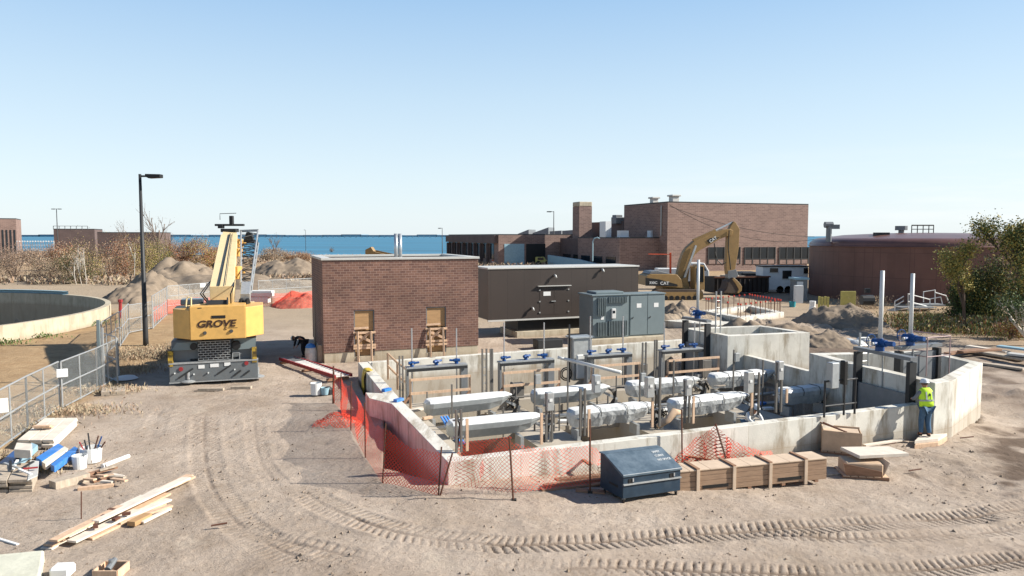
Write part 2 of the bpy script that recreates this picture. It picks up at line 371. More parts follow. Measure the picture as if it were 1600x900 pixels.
M_ = dict(
    conc=concmat('cast_concrete', '#cdc9be'), conc2=concmat('cast_concrete_floor', '#c6c2b7', 3.0, 3.0, st=0.3),
    oldconc=concmat('weathered_concrete', '#b5a993', 1.6, 3.0, st=0.6),
    brick=brickmat('red_brown_brick', '#7a5a4c', '#5f443c', '#937c6f', 0.30, 0.125, 0.010),
    farbrick=brickmat('far_brick', '#866f65', '#725d55', '#947f76', 0.9, 0.3, 0.03, mix=0.09),
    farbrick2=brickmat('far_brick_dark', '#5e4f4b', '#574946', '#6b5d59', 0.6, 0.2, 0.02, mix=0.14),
    coping=mat('pale_coping', '#b9b8b2', 0.5, var=0.06), roofgrey=mat('roof_membrane', '#8d8c88', 0.8),
    ply=mat('plywood', '#a5835c', 0.8, var=0.18, scale=2, stretch=(1, 1, 6)), wood=mat('new_lumber', '#c6a78a', 0.8, var=0.2, scale=3, stretch=(4, 4, 1)),
    wood2=mat('grey_lumber', '#a89a88', 0.85, var=0.25, scale=3, stretch=(4, 4, 1)), wood3=mat('brown_lumber', '#8e6c54', 0.85, var=0.25, scale=4, stretch=(1, 1, 6), dirt=.3, dirtcol='#5d4a3c'),
    wood4=mat('bleached_lumber', '#cfc4b4', 0.85, var=0.15, scale=3),
    bronze=brickmat('dark_bronze_panel', '#3f3732', '#3d3530', '#2c2724', 1.1, 30, 0.012, rough=0.45, off=0, mix=0.06),
    black=mat('black_paint', '#1c1c1c', 0.5), rubber=mat('rubber', '#1b1a19', 0.9, dirt=0.5, dirtcol='#5a4d40'), dark=mat('dark_steel', '#2b2c2d', 0.55),
    grn=mat('grey_green_cabinet', '#6f7b7d', 0.45, var=0.05), grnl=mat('cabinet_louvre', '#636e70', 0.5), white=mat('white_paint', '#c9c9c5', 0.5, var=0.05),
    label=mat('label_white', '#d8d8d4', 0.6, var=0.02),
    steel=mat('stainless_steel', '#a8a9a6', 0.45, 0.35, var=0.12, scale=6), galv=mat('galvanised_steel', '#a2a4a3', 0.5, 0.4, var=0.15, scale=8), grey=mat('grey_steel', '#75787a', 0.5, 0.2),
    tray=mat('grey_strut', '#68645e', 0.6, 0.1), blue=mat('blue_valve_paint', '#17457c', 0.4, var=0.1), bluep=mat('blue_panel', '#2f74bd', 0.4, dirt=.3, dirtcol='#a8b6c4'),
    wrap=mat('plastic_wrap', '#b9bbb9', 0.32, var=0.22, scale=5, bump=0.9, bscale=7, spec=0.6), alum=mat('brushed_cover', '#9fa3a3', 0.45, 0.2, var=0.1, scale=6, bump=.1, bscale=10),
    yel=mat('crane_yellow', '#cfa25a', 0.45, var=0.06, dirt=.4, dirtcol='#a8874f', dscale=2.2), cream=mat('boom_cream', '#d9c294', 0.5, var=0.06, dirt=.2, dirtcol='#b39361'),
    excy=mat('digger_yellow', '#937548', 0.55, var=0.12, dirt=.35, dirtcol='#6f5a3e'), cranegrey=mat('carrier_grey', '#63686a', 0.5, var=.08, dirt=.2), 
    red=mat('red_oxide', '#8c2a2c', 0.6), redtip=mat('red_cap', '#c0392b', .6), rust=mat('rusty_bar', '#5b3a2b', 0.85), orange=mat('orange_plastic', '#d8552f', 0.6),
    tank=brickmat('digester_brown', '#6b4a40', '#66463c', '#583d35', 1.1, 2.4, 0.03, rough=0.55, off=0, mix=.15, bump=.1), tanktop=mat('dome_brown', '#6f5046', 0.35, 0.1, var=0.15, scale=.6),
    glass=mat('dark_glass', '#20262b', 0.12, var=0.3, scale=.3), bwhite=mat('trailer_white', '#ced1d2', 0.5, var=.06), pale=mat('pale_blue_paint', '#8ba9b4', .6),
    net=netmat('orange_net', '#e2523c', 0.10, 0.20), netlight=netmat('orange_net_thin', '#e2523c', 0.10, 0.115), netfar=netmat('orange_net_thick', '#ea4c33', 0.10, 0.19), chain=netmat('chain_link_mesh', '#a9adac', 0.09, 0.09, metal=.2),
    lime=mat('hi_vis', '#c4ee38', 0.7, var=.08), denim=mat('denim', '#43607a', .85, var=.2, scale=12), skin=mat('skin', '#a97a62', .6), shirt=mat('grey_shirt', '#6f7377', .85), boot=mat('boot_leather', '#3b2c24', .8), hat=mat('hard_hat', '#d4d6d6', .35),
    darkcloth=mat('dark_cloth', '#22242b', .9), tarp=mat('yellow_tarp', '#c4a83a', .6, bump=.5, bscale=8), tblue=mat('toolbox_blue', '#1c3040', .5, var=.2, scale=3, dirt=.35, dirtcol='#46535c', dscale=2.5),
    tbluel=mat('toolbox_lid', '#485762', .45, var=.15, scale=3, dirt=.45, dirtcol='#7a868e', dscale=1.5), crate=mat('crate_board', '#967b63', .85, var=.18, scale=3, stretch=(1, 1, 8), dirt=.3, dirtcol='#6b4f3b'),
    cratelid=mat('crate_lid', '#c2ac94', .85, var=.15, scale=2), card=mat('cardboard', '#bda286', .9, var=.15), bark=mat('bark', '#5b4c40', .9, bump=.4), birch=mat('birch_bark', '#b5aea2', .8, var=.2, scale=6), twig=mat('twig', '#6c5c50', .9),
    yb=mat('pale_yellow_board', '#b3a861', .7), drumo=mat('drum_orange', '#c96a45', .6), farw=mat('far_pale', '#a9b6bd', .8), chrome=mat('silver_pipe', '#b9bcbd', .3, .6), teal=mat('teal_lid', '#2b8a94', .5),
    cranestripe=brickmat('warning_stripe', '#c9a53c', '#2a2622', '#c9a53c', .2, .12, .0, off=.5), screen=mat('smoked_screen', '#3c4650', .2), tread=mat('track_steel', '#4b4038', .8, dirt=.5, dirtcol='#6d5a45'),
    bush1=mat('brush_tan', '#9a8069', .9, var=.3), bush2=mat('brush_rust', '#935f40', .9, var=.3), bush3=mat('brush_olive', '#5f5c38', .9, var=.3), bush4=mat('brush_grey', '#84766a', .9, var=.3), leafy=mat('leaf_yellow', '#a39450', .8, var=.3), leafg=mat('leaf_green', '#5a6a3a', .8, var=.35), leafd=mat('leaf_dark', '#37452a', .85, var=.3), pinkpipe=mat('primer_pipe', '#a98f8a', .6), straw=mat('dry_straw', '#a3947a', .9, var=.25),
)
# ------------------------------------------------------------------ layout of the basin (site frame)
W = 0.83
TH = math.radians(22.0)
U2 = Vector((math.cos(TH), math.sin(TH), 0)); V2 = Vector((-math.sin(TH), math.cos(TH), 0))
FLc = g(700, 722, W); FRc = g(1440, 631.5, W); Ms = g(609, 628, W); BLc = g(559.5, 566, W); BRc = g(1030, 532.2, W)
CZ = 1.6
C0 = g(1317, 566, CZ); C1 = g(1461, 598.7, CZ); C2 = g(1490.5, 594, CZ); C3 = g(1535.7, 567, CZ)
C4 = C3 + Vector((-0.3, 3.0, 0)); C5 = C0 + Vector((-0.4, 2.2, 0))
BZ = 1.76
B0 = g(1137, 525, BZ); B1 = g(1265.5, 519.5, BZ); B2 = B1 + V2 * 3.2 + U2 * -0.2; B3 = g(1066, 512.6, BZ)
RWa = g(1140, 549, W) + Vector((0, 0, 0)); RWb = g(1301, 590, W)
def inpoly(X, Y, P):
    c = np.zeros(X.shape, bool); n = len(P)
    for i in range(n):
        x0, y0 = P[i][0], P[i][1]; x1, y1 = P[(i + 1) % n][0], P[(i + 1) % n][1]
        c ^= ((y0 > Y) != (y1 > Y)) & (X < (x1 - x0) * (Y - y0) / (y1 - y0 + 1e-12) + x0)
    return c
def shrink(P, k):
    c = Vector((sum(p[0] for p in P) / len(P), sum(p[1] for p in P) / len(P)))
    out = []
    for p in P:
        d = Vector((p[0], p[1])) - c; out.append(c + d * (1 - k / d.length))
    return out

# value noise on numpy grids
def vnoise(X, Y, s, seed):
    r = np.random.default_rng(seed); T = r.random((256, 256))
    x = X / s + 1000.3; y = Y / s + 1000.7
    xi = np.floor(x).astype(int); yi = np.floor(y).astype(int); fx = x - xi; fy = y - yi
    fx = fx * fx * (3 - 2 * fx); fy = fy * fy * (3 - 2 * fy)
    a = T[xi % 256, yi % 256]; b = T[(xi + 1) % 256, yi % 256]; c = T[xi % 256, (yi + 1) % 256]; d = T[(xi + 1) % 256, (yi + 1) % 256]
    return (a * (1 - fx) + b * fx) * (1 - fy) + (c * (1 - fx) + d * fx) * fy - 0.5
def fbm(X, Y, s, seed, o=4):
    return sum(vnoise(X, Y, s / 2 ** i, seed + i) / 1.7 ** i for i in range(o))

# ---- tyre tracks: polylines on the ground, half width, spacing
TR = []
def track(pts, hw, sp, amp, chev=0.35, rut=0.03): TR.append(([g(*p) for p in pts], hw, sp, amp, chev, rut))
track([(1800, 762), (1640, 785), (1540, 806), (1450, 815), (1337, 821), (1225, 828), (1112, 834), (1000, 841), (900, 850), (794, 857), (737, 850), (662, 842), (606, 832), (550, 811), (494, 785), (465, 755)], 0.40, 0.185, 0.042, .35, .010)
track([(1800, 800), (1640, 820), (1500, 838), (1350, 845), (1200, 838), (1100, 840)], 0.25, 0.2, 0.03, .35, .01)
track([(1800, 845), (1640, 868), (1480, 890), (1300, 897), (1150, 893), (1000, 886), (850, 893), (700, 899)], 0.36, 0.185, 0.04, .35, .010)
track([(320, 640), (318, 700), (328, 760), (360, 810), (415, 850), (490, 885), (560, 915)], 0.42, 0.17, 0.026, 0.05, .010)
track([(395, 640), (400, 690), (410, 730), (450, 775)], 0.3, 0.17, 0.018, 0.1, .008)
track([(255, 640), (235, 690), (240, 660), (268, 620)], 0.3, 0.2, 0.012, 0.1, .01)
track([(300, 812), (420, 842), (520, 866), (640, 900)], 0.3, 0.25, 0.022, 0.3, .012)
def track_disp(X, Y):
    D = np.zeros_like(X); dark = np.zeros_like(X); flat = np.zeros_like(X)
    for P, hw, sp, amp, chev, rut in TR:
        # resample the polyline smoothly
        pts = np.array([(p.x, p.y) for p in P]); t = np.arange(len(pts)); tt = np.linspace(0, len(pts) - 1, len(pts) * 5)
        pts = np.stack([np.interp(tt, t, pts[:, 0]), np.interp(tt, t, pts[:, 1])], 1)
        for _ in range(6): pts[1:-1] = (pts[:-2] + 2 * pts[1:-1] + pts[2:]) / 4
        x0, y0, x1, y1 = pts[:, 0].min() - 1, pts[:, 1].min() - 1, pts[:, 0].max() + 1, pts[:, 1].max() + 1
        M = (X > x0) & (X < x1) & (Y > y0) & (Y < y1)
        xs, ys = X[M], Y[M]; best = np.full(xs.shape, 9.0); al = np.zeros_like(xs); si = np.zeros_like(xs); L = 0.0
        for i in range(len(pts) - 1):
            a, b = pts[i], pts[i + 1]; d = b - a; l = np.hypot(*d) + 1e-9; d = d / l
            rx, ry = xs - a[0], ys - a[1]; s_ = np.clip(rx * d[0] + ry * d[1], 0, l)
            px, py = rx - s_ * d[0], ry - s_ * d[1]; ds = np.hypot(px, py); q = ds < best
            best[q] = ds[q]; al[q] = (L + s_)[q]; si[q] = np.sign(d[0] * py - d[1] * px)[q]; L += l
        edge = (1 - ss(hw * 0.85, hw * 1.1, best)) * ss(0, 2.5, al) * ss(0, 2.5, L - al)
        flat[M] = np.maximum(flat[M], edge)
        ph = (al + chev * best + .05 * fbm(xs, ys, .8, 75)) / sp + np.where(si > 0, 0, 0.5)
        w = np.abs(ph % 1 - 0.5) * 2
        lug = ss(0.14, 0.34, w)
        gap = ss(0.03, 0.07, best)
        wear = 0.35 + .85 * ss(-.4, .2, fbm(xs, ys, 1.3, 77))
        edge = edge * (.75 + .25 * ss(-.2, .1, fbm(xs, ys, .5, 79)))
        dd = edge * (-rut + amp * (lug * gap - 0.8) * wear) + amp * .4 * np.exp(-((best - hw * 1.15) / 0.09) ** 2) * ss(0, 2.5, al) * ss(0, 2.5, L - al)
        D[M] += dd; dark[M] = np.maximum(dark[M], edge * (1 - lug * gap) * 0.9 * wear * min(1, amp / .035) ** 1.5)
    return D, dark, flat

# ---- fence-side trench west of the basin
pit = [g(600, 650, 0), g(600, 738, 0.1), g(680, 757, 0.15), FLc + Vector((0.12, 0.15, 0)), Ms + Vector((0.2, 0, 0)), BLc + Vector((0.1, -0.5, 0)), g(568, 622, 0)]
basin_p = shrink([FLc, FRc, RWb, B0, BRc + V2 * .0, BLc], 0.14)
basin_p = [Vector(p) for p in basin_p]
cham_p = shrink([C0, C1, C2, C3, C4, C5], 0.15)
box_p = shrink([B0, B1, B2, B3], 0.2)
alcove = [RWa + Vector((-.4, 0, 0)), B0 + Vector((-.15, .1, 0)), B3 + Vector((-.15, 0, 0)), BRc + Vector((.6, .1, 0)), BRc + Vector((-1, -1.0, 0))]

def ground_mesh():
    xs = np.concatenate([[-1500, -700, -350, -220], np.arange(-160, -60, 4.0), np.arange(-60, -13, 0.4), np.arange(-13, 17, 0.034), np.arange(17, 40, 0.3), np.arange(40, 160, 3.0), [200, 350, 700, 1500]])
    ys = np.concatenate([[-60, -10, 4, 10], np.arange(12, 13.4, .1), np.arange(13.4, 18.6, 0.026), np.arange(18.6, 21, .06), np.arange(21, 42, 0.12), np.arange(42, 90, 0.5), np.arange(90, 230, 3.0), np.arange(230, 310, 5.0)])
    X, Y = np.meshgrid(xs, ys)
    Z = hbase(X, Y)
    near = 1 - ss(60, 120, np.hypot(X, Y))
    D, dark, flat = track_disp(X, Y)
    Z = Z + near * 0.10 * fbm(X, Y, 5.0, 11) + near * (1 - .85 * flat) * (0.03 * fbm(X, Y, 0.7, 23) + 0.03 * np.maximum(0, fbm(X, Y, .28, 31) - .2) + .015 * np.maximum(0, fbm(X, Y, .13, 37) - .2) * ss(-.3, .3, fbm(X, Y, 2.5, 38)))
    Z = Z + (1 - near) * 0.5 * fbm(X, Y, 30, 5)
    # churned earth to the right
    ch = ss(9.5, 12, X) * (1 - ss(26, 34, Y)) * (1 - ss(18, 24, X))
    Z = Z + ch * 0.07 * fbm(X, Y, 0.9, 41)
    Z = Z + D
    # heaped spoil beside the rear slab and right of the box
    for cx, cy, rx, ry, hh in [(*g(1215, 522, 0)[:2], 5.5, 2.4, 0.7), (*g(1300, 560, 0)[:2], 2.2, 1.2, 0.25), (*g(1560, 610, 0)[:2], 4, 3, .35), (*g(1060, 500, 0)[:2], 3.4, 2.2, 0.45)]:
        e = np.exp(-((X - cx) / rx) ** 2 - ((Y - cy) / ry) ** 2)
        Z = Z + hh * e * (1 + 0.9 * fbm(X, Y, 0.8, 51))
    e = inpoly(X, Y, pit); Z = np.where(e, Z - 1.0, Z)
    for P, z in ((basin_p, -3.2), (cham_p, -1.6), (box_p, -0.6), (alcove, -3.2)):
        Z = np.where(inpoly(X, Y, P), z, Z)
    # round clarifier tank
    r = np.hypot(X - TKC[0], Y - TKC[1]); Z = np.where(r < TKR - 0.25, -3.2, Z)
    ny, nx = X.shape; idx = np.arange(nx * ny).reshape(ny, nx)
    F = np.stack([idx[:-1, :-1], idx[:-1, 1:], idx[1:, 1:], idx[1:, :-1]], -1).reshape(-1, 4)
    me = bpy.data.meshes.new('ground'); me.vertices.add(nx * ny); me.vertices.foreach_set('co', np.stack([X, Y, Z], -1).ravel())
    me.loops.add(F.size); me.loops.foreach_set('vertex_index', F.ravel().astype(np.int32))
    me.polygons.add(len(F)); me.polygons.foreach_set('loop_start', (np.arange(len(F)) * 4).astype(np.int32)); 
    me.polygons.foreach_set('use_smooth', np.ones(len(F), bool))
    me.update(calc_edges=True)
    # earth tones: r = dry grass, g = churned dark earth, darker tread grooves and pit floor, painted tree shade, b = pale dry sand
    gr = np.zeros_like(X)
    fx = np.interp(Y, [12, 19, 24, 30, 36, 46, 60], [-14.2, -13.3, -14.6, -15.6, -17.5, -20.0, -23])
    gr = ss(0.0, 1.2, fx - X + 0.8 * fbm(X, Y, 2, 61)) * (1 - ss(58, 66, Y))
    isl = np.exp(-((X - g(235, 560).x) / 2.6) ** 2 - ((Y - g(235, 560).y) / 2.6) ** 2); gr = np.maximum(gr, ss(.25, .6, isl))
    far = ss(95, 120, Y) * (1 - ss(-50, 40, X) * 0); gr = np.maximum(gr, far * 0.8)
    rgt = ss(24, 30, X) * ss(30, 38, Y) * (1 - ss(70, 90, Y)); gr = np.maximum(gr, rgt * .5)
    churn_shade = np.clip(ch * ss(.05, .4, fbm(X, Y, 1.8, 71)) * .9, 0, 1)
    churn_shade = np.maximum(churn_shade, dark * .75)
    churn_shade = np.maximum(churn_shade, ss(18, 21, X) * (1 - ss(34, 40, Y)) * ss(20, 23, Y) * .8 * ss(-.2, .3, fbm(X, Y, 1.4, 81)))  # right margin: dark churned rubble with tree shade painted in
    q = inpoly(X, Y, pit); churn_shade = np.where(q, .7, churn_shade)
    churn_shade = np.maximum(churn_shade, .55 * np.exp(-((X - 18) / 9) ** 2 - ((Y - 40) / 7) ** 2) * 1.5 * ss(-.3, .2, fbm(X, Y, 2.4, 83)))  # shade band of the trees painted over the churned earth
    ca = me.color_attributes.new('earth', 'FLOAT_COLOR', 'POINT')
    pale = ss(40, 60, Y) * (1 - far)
    ca.data.foreach_set('color', np.stack([gr, churn_shade, pale, np.ones_like(X)], -1).ravel())
    m = bpy.data.materials.new('earth'); m.use_nodes = True; N, L = m.node_tree.nodes, m.node_tree.links; b = N['Principled BSDF']
    b.inputs['Roughness'].default_value = 0.95; b.inputs['Specular IOR Level'].default_value = 0.15
    at = N.new('ShaderNodeVertexColor'); at.layer_name = 'earth'; sp = N.new('ShaderNodeSeparateColor'); L.new(at.outputs['Color'], sp.inputs[0])
    ge = N.new('ShaderNodeNewGeometry')
    def nz(sc, det=6, ro=.65):
        n = N.new('ShaderNodeTexNoise'); n.inputs['Scale'].default_value = sc; n.inputs['Detail'].default_value = det; n.inputs['Roughness'].default_value = ro; L.new(ge.outputs['Position'], n.inputs['Vector']); return n.outputs['Fac']
    def ramp(x, a, bb, c0=0., c1=1.):
        r_ = N.new('ShaderNodeMapRange'); r_.inputs['From Min'].default_value = a; r_.inputs['From Max'].default_value = bb; r_.inputs['To Min'].default_value = c0; r_.inputs['To Max'].default_value = c1; L.new(x, r_.inputs['Value']); return r_.outputs[0]
    def mixn(f, a, bb):
        q_ = N.new('ShaderNodeMix'); q_.data_type = 'RGBA'
        if isinstance(f, float): q_.inputs['Factor'].default_value = f
        else: L.new(f, q_.inputs['Factor'])
        for k_, x in (('A', a), ('B', bb)):
            if isinstance(x, str): q_.inputs[k_].default_value = (*lin(x), 1)
            else: L.new(x, q_.inputs[k_])
        return q_.outputs['Result']
    base = mixn(ramp(nz(0.35, 9), .35, .65), '#a09080', '#b2a393')
    base = mixn(ramp(nz(2.2, 8, .75), .52, .72, 0, .5), base, '#877662')
    base = mixn(ramp(nz(14, 4), .58, .68, 0, .6), base, '#65574b')
    base = mixn(ramp(nz(.22, 9, .72), .5, .66, 0, .6), base, '#857563')
    base = mixn(ramp(nz(.9, 9, .8), .60, .70, 0, .6), base, '#6f6050')
    base = mixn(ramp(nz(.5, 7, .7), .58, .72, 0, .6), base, '#bfb19f')
    base = mixn(ramp(nz(9, 3), .66, .74, 0, .5), base, '#b5a48f')
    grs = mixn(ramp(nz(1.1, 9, .75), .38, .62), '#93795a', '#a98f6d')
    grs = mixn(ramp(nz(5, 6), .55, .7, 0, .5), grs, '#6e5a3c')
    c = mixn(sp.outputs[2], base, '#9f8e78'); c = mixn(ramp(nz(.8, 8, .7), .5, .75, 0, .35), c, '#8b7a66')
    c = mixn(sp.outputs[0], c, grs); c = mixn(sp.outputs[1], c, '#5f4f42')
    L.new(c, b.inputs['Base Color'])
    b1 = N.new('ShaderNodeBump'); b1.inputs['Strength'].default_value = 1.0; b1.inputs['Distance'].default_value = .05; L.new(nz(6, 10, .75), b1.inputs['Height'])
    b2 = N.new('ShaderNodeBump'); b2.inputs['Strength'].default_value = .6; b2.inputs['Distance'].default_value = .02; L.new(nz(28, 5, .6), b2.inputs['Height']); L.new(b1.outputs[0], b2.inputs['Normal'])
    L.new(b2.outputs[0], b.inputs['Normal'])
    me.materials.append(m); M_['earth'] = m
    o = bpy.data.objects.new('ground', me); COL.objects.link(o); tag(o, kind='structure')
    return o

# clarifier circle fitted through rim pixels
tz = 1.05
rp = [g(0, 509, tz), g(100, 495, tz), g(167, 477.5, tz), g(68, 458, tz), g(2, 457, tz), g(40, 504, tz)]
A_ = np.array([[2 * p.x, 2 * p.y, 1] for p in rp]); b_ = np.array([p.x ** 2 + p.y ** 2 for p in rp]); s_ = np.linalg.lstsq(A_, b_, rcond=None)[0]
TKC = (s_[0], s_[1]); TKR = math.sqrt(s_[2] + s_[0] ** 2 + s_[1] ** 2); print('tank', TKC, TKR)
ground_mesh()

# sea, far shore, causeway
sm = mat('sea_water', '#1c6a86', 0.4, var=0.35, scale=.02, stretch=(.25, 1, 1), spec=.25, bump=1.0, bscale=.6)
MB().add([(-30000, 258, -2.0), (30000, 258, -2.0), (30000, 42000, -2.0), (-30000, 42000, -2.0)], [(0, 1, 2, 3)]).solo('sea', sm, None, None, kind='structure', loc=(0, 258, -2))
fs = MB(); 
for k in range(40):
    x = -9000 + k * 300; hgt = 26 + 30 * abs(math.sin(k * 1.7) * math.cos(k * .6))
    fs.box((x + 150, 12000, 8), (320, 600, hgt * (0.35 if k > 26 else 1)))
fs.solo('distant_shore', mat('far_shore', '#6d8797', .9), None, None, kind='structure')
cw = thing('causeway_bridge', 'long pale causeway on piers along the sea horizon', 'bridge', (-1500, 5200, -2))
MB().box((-1400, 5200, 11), (3600, 14, 3)).build('deck', M_['farw'], cw)
pm = MB()
for k in range(90): pm.box((-3180 + k * 40, 5200, 4), (7, 9, 12))
po = pm.build('pier', M_['farw'], cw); po['kind'] = 'stuff'

# ------------------------------------------------------------------ concrete basin
root = thing('concrete_basin', 'large open cast concrete basin sunk in the dirt holding rows of wrapped troughs', 'basin', (FLc.x, FLc.y, 0))
def wallpart(pts, th, z0, z1, side, name='wall', closed=False, m='conc'):
    return MB().wall(pts, th, z0, z1, closed, side).build(name, M_[m], root, bevel=.012)
wallpart([FLc, FRc], .32, -3.2, W, 1)
wL = [FLc + V2 * .322 , Ms, BLc]
wallpart([BLc - (BLc - Ms).normalized() * .0, Ms, FLc + (Ms - FLc).normalized() * .325], .42, -3.2, W - .003, 1)
bdir = (BRc - BLc).normalized()
wallpart([BRc + bdir * 1.6, BLc + bdir * .425], .35, -3.2, W + .003, 1)
wallpart([RWb + (RWb - RWa).normalized() * -.0, RWa], .30, -3.2, W, -1)
# stub buttress on the west side
sa, sb = g(576, 620, W), g(615, 629, W)
MB().prism([g(577, 622, W), g(614, 631, W), g(606, 614.5, W), g(571, 613, W)], -1.4, W - .006).build('buttress', M_['conc'], root, bevel=.012)
# floor, walkway
fz, wz = -0.5, -0.15
MZ = 0.5
mach_px = [((704, 658), (845, 645)), ((893, 640), (1020, 628)), ((1050, 625), (1165, 612)), ((1222, 608), (1302, 600.5)),
           ((668, 625), (797, 612)), ((835, 610), (950, 600)), ((983, 597), (1090, 588)), ((1112, 585), (1208, 577))]
mach = [(g(*a, MZ), g(*b, MZ)) for a, b in mach_px]
O2 = Vector((FLc.x, FLc.y, 0))
def uvz(u, v, z=0): return O2 + U2 * u + V2 * v + Vector((0, 0, z))
def tuv(P): d = P - O2; return d.dot(U2), d.dot(V2)
mu = [(tuv(a), tuv(b)) for a, b in mach]; print('machines uv', [(round(a[0], 2), round(a[1], 2), round(b[0], 2), round(b[1], 2)) for a, b in mu])
us = sorted([(mu[i][0][0] + mu[i + 4][0][0]) / 2 for i in range(4)]); ue = [(mu[i][1][0] + mu[i + 4][1][0]) / 2 for i in range(4)]
vend = mu[4][0][1] + 1.2
floor_b = MB()
edges = [0.3]
for i in range(4): edges += [us[i] + .15, ue[i] - .45]
edges.append(17.3)
for i in range(0, len(edges), 2):
    floor_b.box(uvz((edges[i] + edges[i + 1]) / 2, vend / 2 + .2, fz - .9), (edges[i + 1] - edges[i], vend, 1.8), TH)
floor_b.build('channel_divider', M_['conc2'], root)
MB().box(uvz(8.8, vend / 2, -2.35), (17, vend + 1.5, .3), TH).build('floor', M_['conc2'], root)
for i in range(4):
    for vv in ((mu[i][0][1] + mu[i + 4][0][1]) / 2 ,):
        MB().box(uvz((edges[2 * i + 1] + edges[2 * i + 2]) / 2, vv + .1, fz - .13), (edges[2 * i + 2] - edges[2 * i + 1] + .02, .35, .25), TH).build('cross_beam', M_['conc2'], root)
MB().box(uvz(8.9, vend + .75, wz - 1.6), (17.0, 1.0, 3.2), TH).build('walkway', M_['conc2'], root)
# inner ledge by the west wall
MB().box(uvz(1.05, 6.0, -.05 - .6), (1.1, 4.2, 1.2), TH).build('ledge', M_['conc2'], root)

# rear chamber (square) and front chamber (pointed)
r2 = thing('concrete_chamber', 'square cast concrete chamber rising behind the back right corner of the basin', 'chamber', (B1.x, B1.y, 0))
MB().wall([B0, B1, B2, B3], .38, -3.2, BZ, True, 1).build('wall', M_['conc'], r2, bevel=.012)
MB().prism(shrink([B0, B1, B2, B3], .3), -.8, -.6).build('floor', M_['conc2'], r2)
MB().ext([B0 + U2 * .95 + V2 * -.004 + Vector((0, 0, -.12)), B0 + U2 * 1.15 + V2 * -.004 + Vector((0, 0, -.0)), B0 + U2 * 1.16 + V2 * -.004 + Vector((0, 0, -.2))], V2 * .003).build('chip', M_['dark'], r2)
r3 = thing('concrete_chamber', 'pointed cast concrete chamber at the front right corner beside the man in the vest', 'chamber', (C2.x, C2.y, -.3))
MB().wall([C0, C1, C2, C3, C4, C5], .42, -3.2, CZ, True, 1).build('wall', M_['conc'], r3, bevel=.015)
MB().prism(shrink([C0, C1, C2, C3, C4, C5], .35), -1.0, -.9).build('floor', M_['conc2'], r3)
# slab with starter bars further back
q0, q1, q2, q3 = g(1096, 485, .45), g(1157, 497, .45), g(1225, 487.5, .45), g(1172, 476, .45)
r4 = thing('concrete_foundation', 'low new concrete foundation ring bristling with starter bars behind the rear chamber', 'foundation', (q1.x, q1.y, 0))
MB().wall([q0, q1, q2, q3], .7, -1.0, .45, True, 1).build('wall', M_['conc'], r4, bevel=.01)
MB().prism(shrink([q0, q1, q2, q3], .6), -.4, -.2).build('floor', M_['dark'], r4)
def lerp(a, b, t): return a + (b - a) * t
for i, (a, b, n) in enumerate([(q0, q3, 9), (q3, q2, 12), (q1, q2, 9), (q0, q1, 4)]):
    for k in range(n):
        p = lerp(a, b, (k + .5) / n) + (lerp(q0, q2, .5) - lerp(a, b, .5)).normalized() * .35
        rb = MB().tube([(p.x, p.y, .4), (p.x, p.y, 1.35)], .025, 5).build('starter_bar', M_['rust'], r4)
        cp = MB().tube([(p.x, p.y, 1.33), (p.x, p.y, 1.46)], .06, 6).build('cap', M_['redtip'], rb)
MB().prism([g(1038, 501, .5), g(1120, 508, .5), g(1160, 504, .5), g(1075, 498.5, .5)], -.2, .5).solo('concrete_block', M_['conc'], 'long low concrete block lying behind the single blue valve', 'concrete block', bevel=.01)

# ------------------------------------------------------------------ buildings
def frame_corners(a, b, depth):   # front edge a->b, depth away from the camera
    d = (b - a); d.z = 0; n = Vector((-d.y, d.x, 0)).normalized()
    return [a, b, b + n * depth, a + n * depth]
# pump house
a = g(506, 552, .55); a.z = 0; b = g(747.5, 539.4, .55); b.z = 0
zt_ = zt(a, 407); d_ = (b - a).normalized(); n_ = Vector((-d_.y, d_.x, 0))
DP = 6.6; Lh = (b - a).length; print('pumphouse', Lh, zt_, zt(b, 407))
ph = thing('brick_pump_house', 'square red brown brick building with pale flat coping behind the basin', 'building', a)
fz0 = .55
def phx(s, t, z): return a + d_ * s + n_ * t + Vector((0, 0, z - a.z))
# openings in the front wall
def oncol(px0, px1):
    out = []
    for px in (px0, px1):
        r_ = ray(px, 500); # intersect vertical plane
        k = (a - CAMP).dot(n_) / Vector((r_.x, r_.y, r_.z * 0)).dot(n_) if False else ((a.x - 0) * n_.x + (a.y - 0) * n_.y) / (r_.x * n_.x + r_.y * n_.y)
        P = Vector((r_.x * k, r_.y * k, 0)); out.append((P - Vector((a.x, a.y, 0))).dot(d_))
    return out
ops = []
for (x0, x1, yt, yb) in ((553, 585, 485, 556), (666, 697, 480, 551)):
    s0, s1 = oncol(x0, x1); zt0 = zt(phx(s0, 0, 0), yt); ops.append((s0, s1, zt0))
s = 0; wm = MB(); fm = MB()
def pslab(mb, s0, s1, z0, z1, t0=0, t1=.35): mb.prism([phx(s0, t0, 0), phx(s1, t0, 0), phx(s1, t1, 0), phx(s0, t1, 0)], z0, z1)
segs = [0] + [v for o_ in ops for v in o_[:2]] + [Lh]
for i in range(0, len(segs), 2): pslab(wm, segs[i], segs[i + 1], fz0, zt_)
for o_ in ops: pslab(wm, o_[0], o_[1], o_[2], zt_)
for o_ in ops: pslab(fm, o_[0], o_[1], -.3, .28, 0.02, .3)
wm.prism([phx(0, .35, 0), phx(.35, .35, 0), phx(.35, DP, 0), phx(0, DP, 0)], fz0, zt_)
wm.prism([phx(Lh - .35, .35, 0), phx(Lh, .35, 0), phx(Lh, DP, 0), phx(Lh - .35, DP, 0)], fz0, zt_)
wm.prism([phx(.35, DP - .35, 0), phx(Lh - .35, DP - .35, 0), phx(Lh - .35, DP, 0), phx(.35, DP, 0)], fz0, zt_)
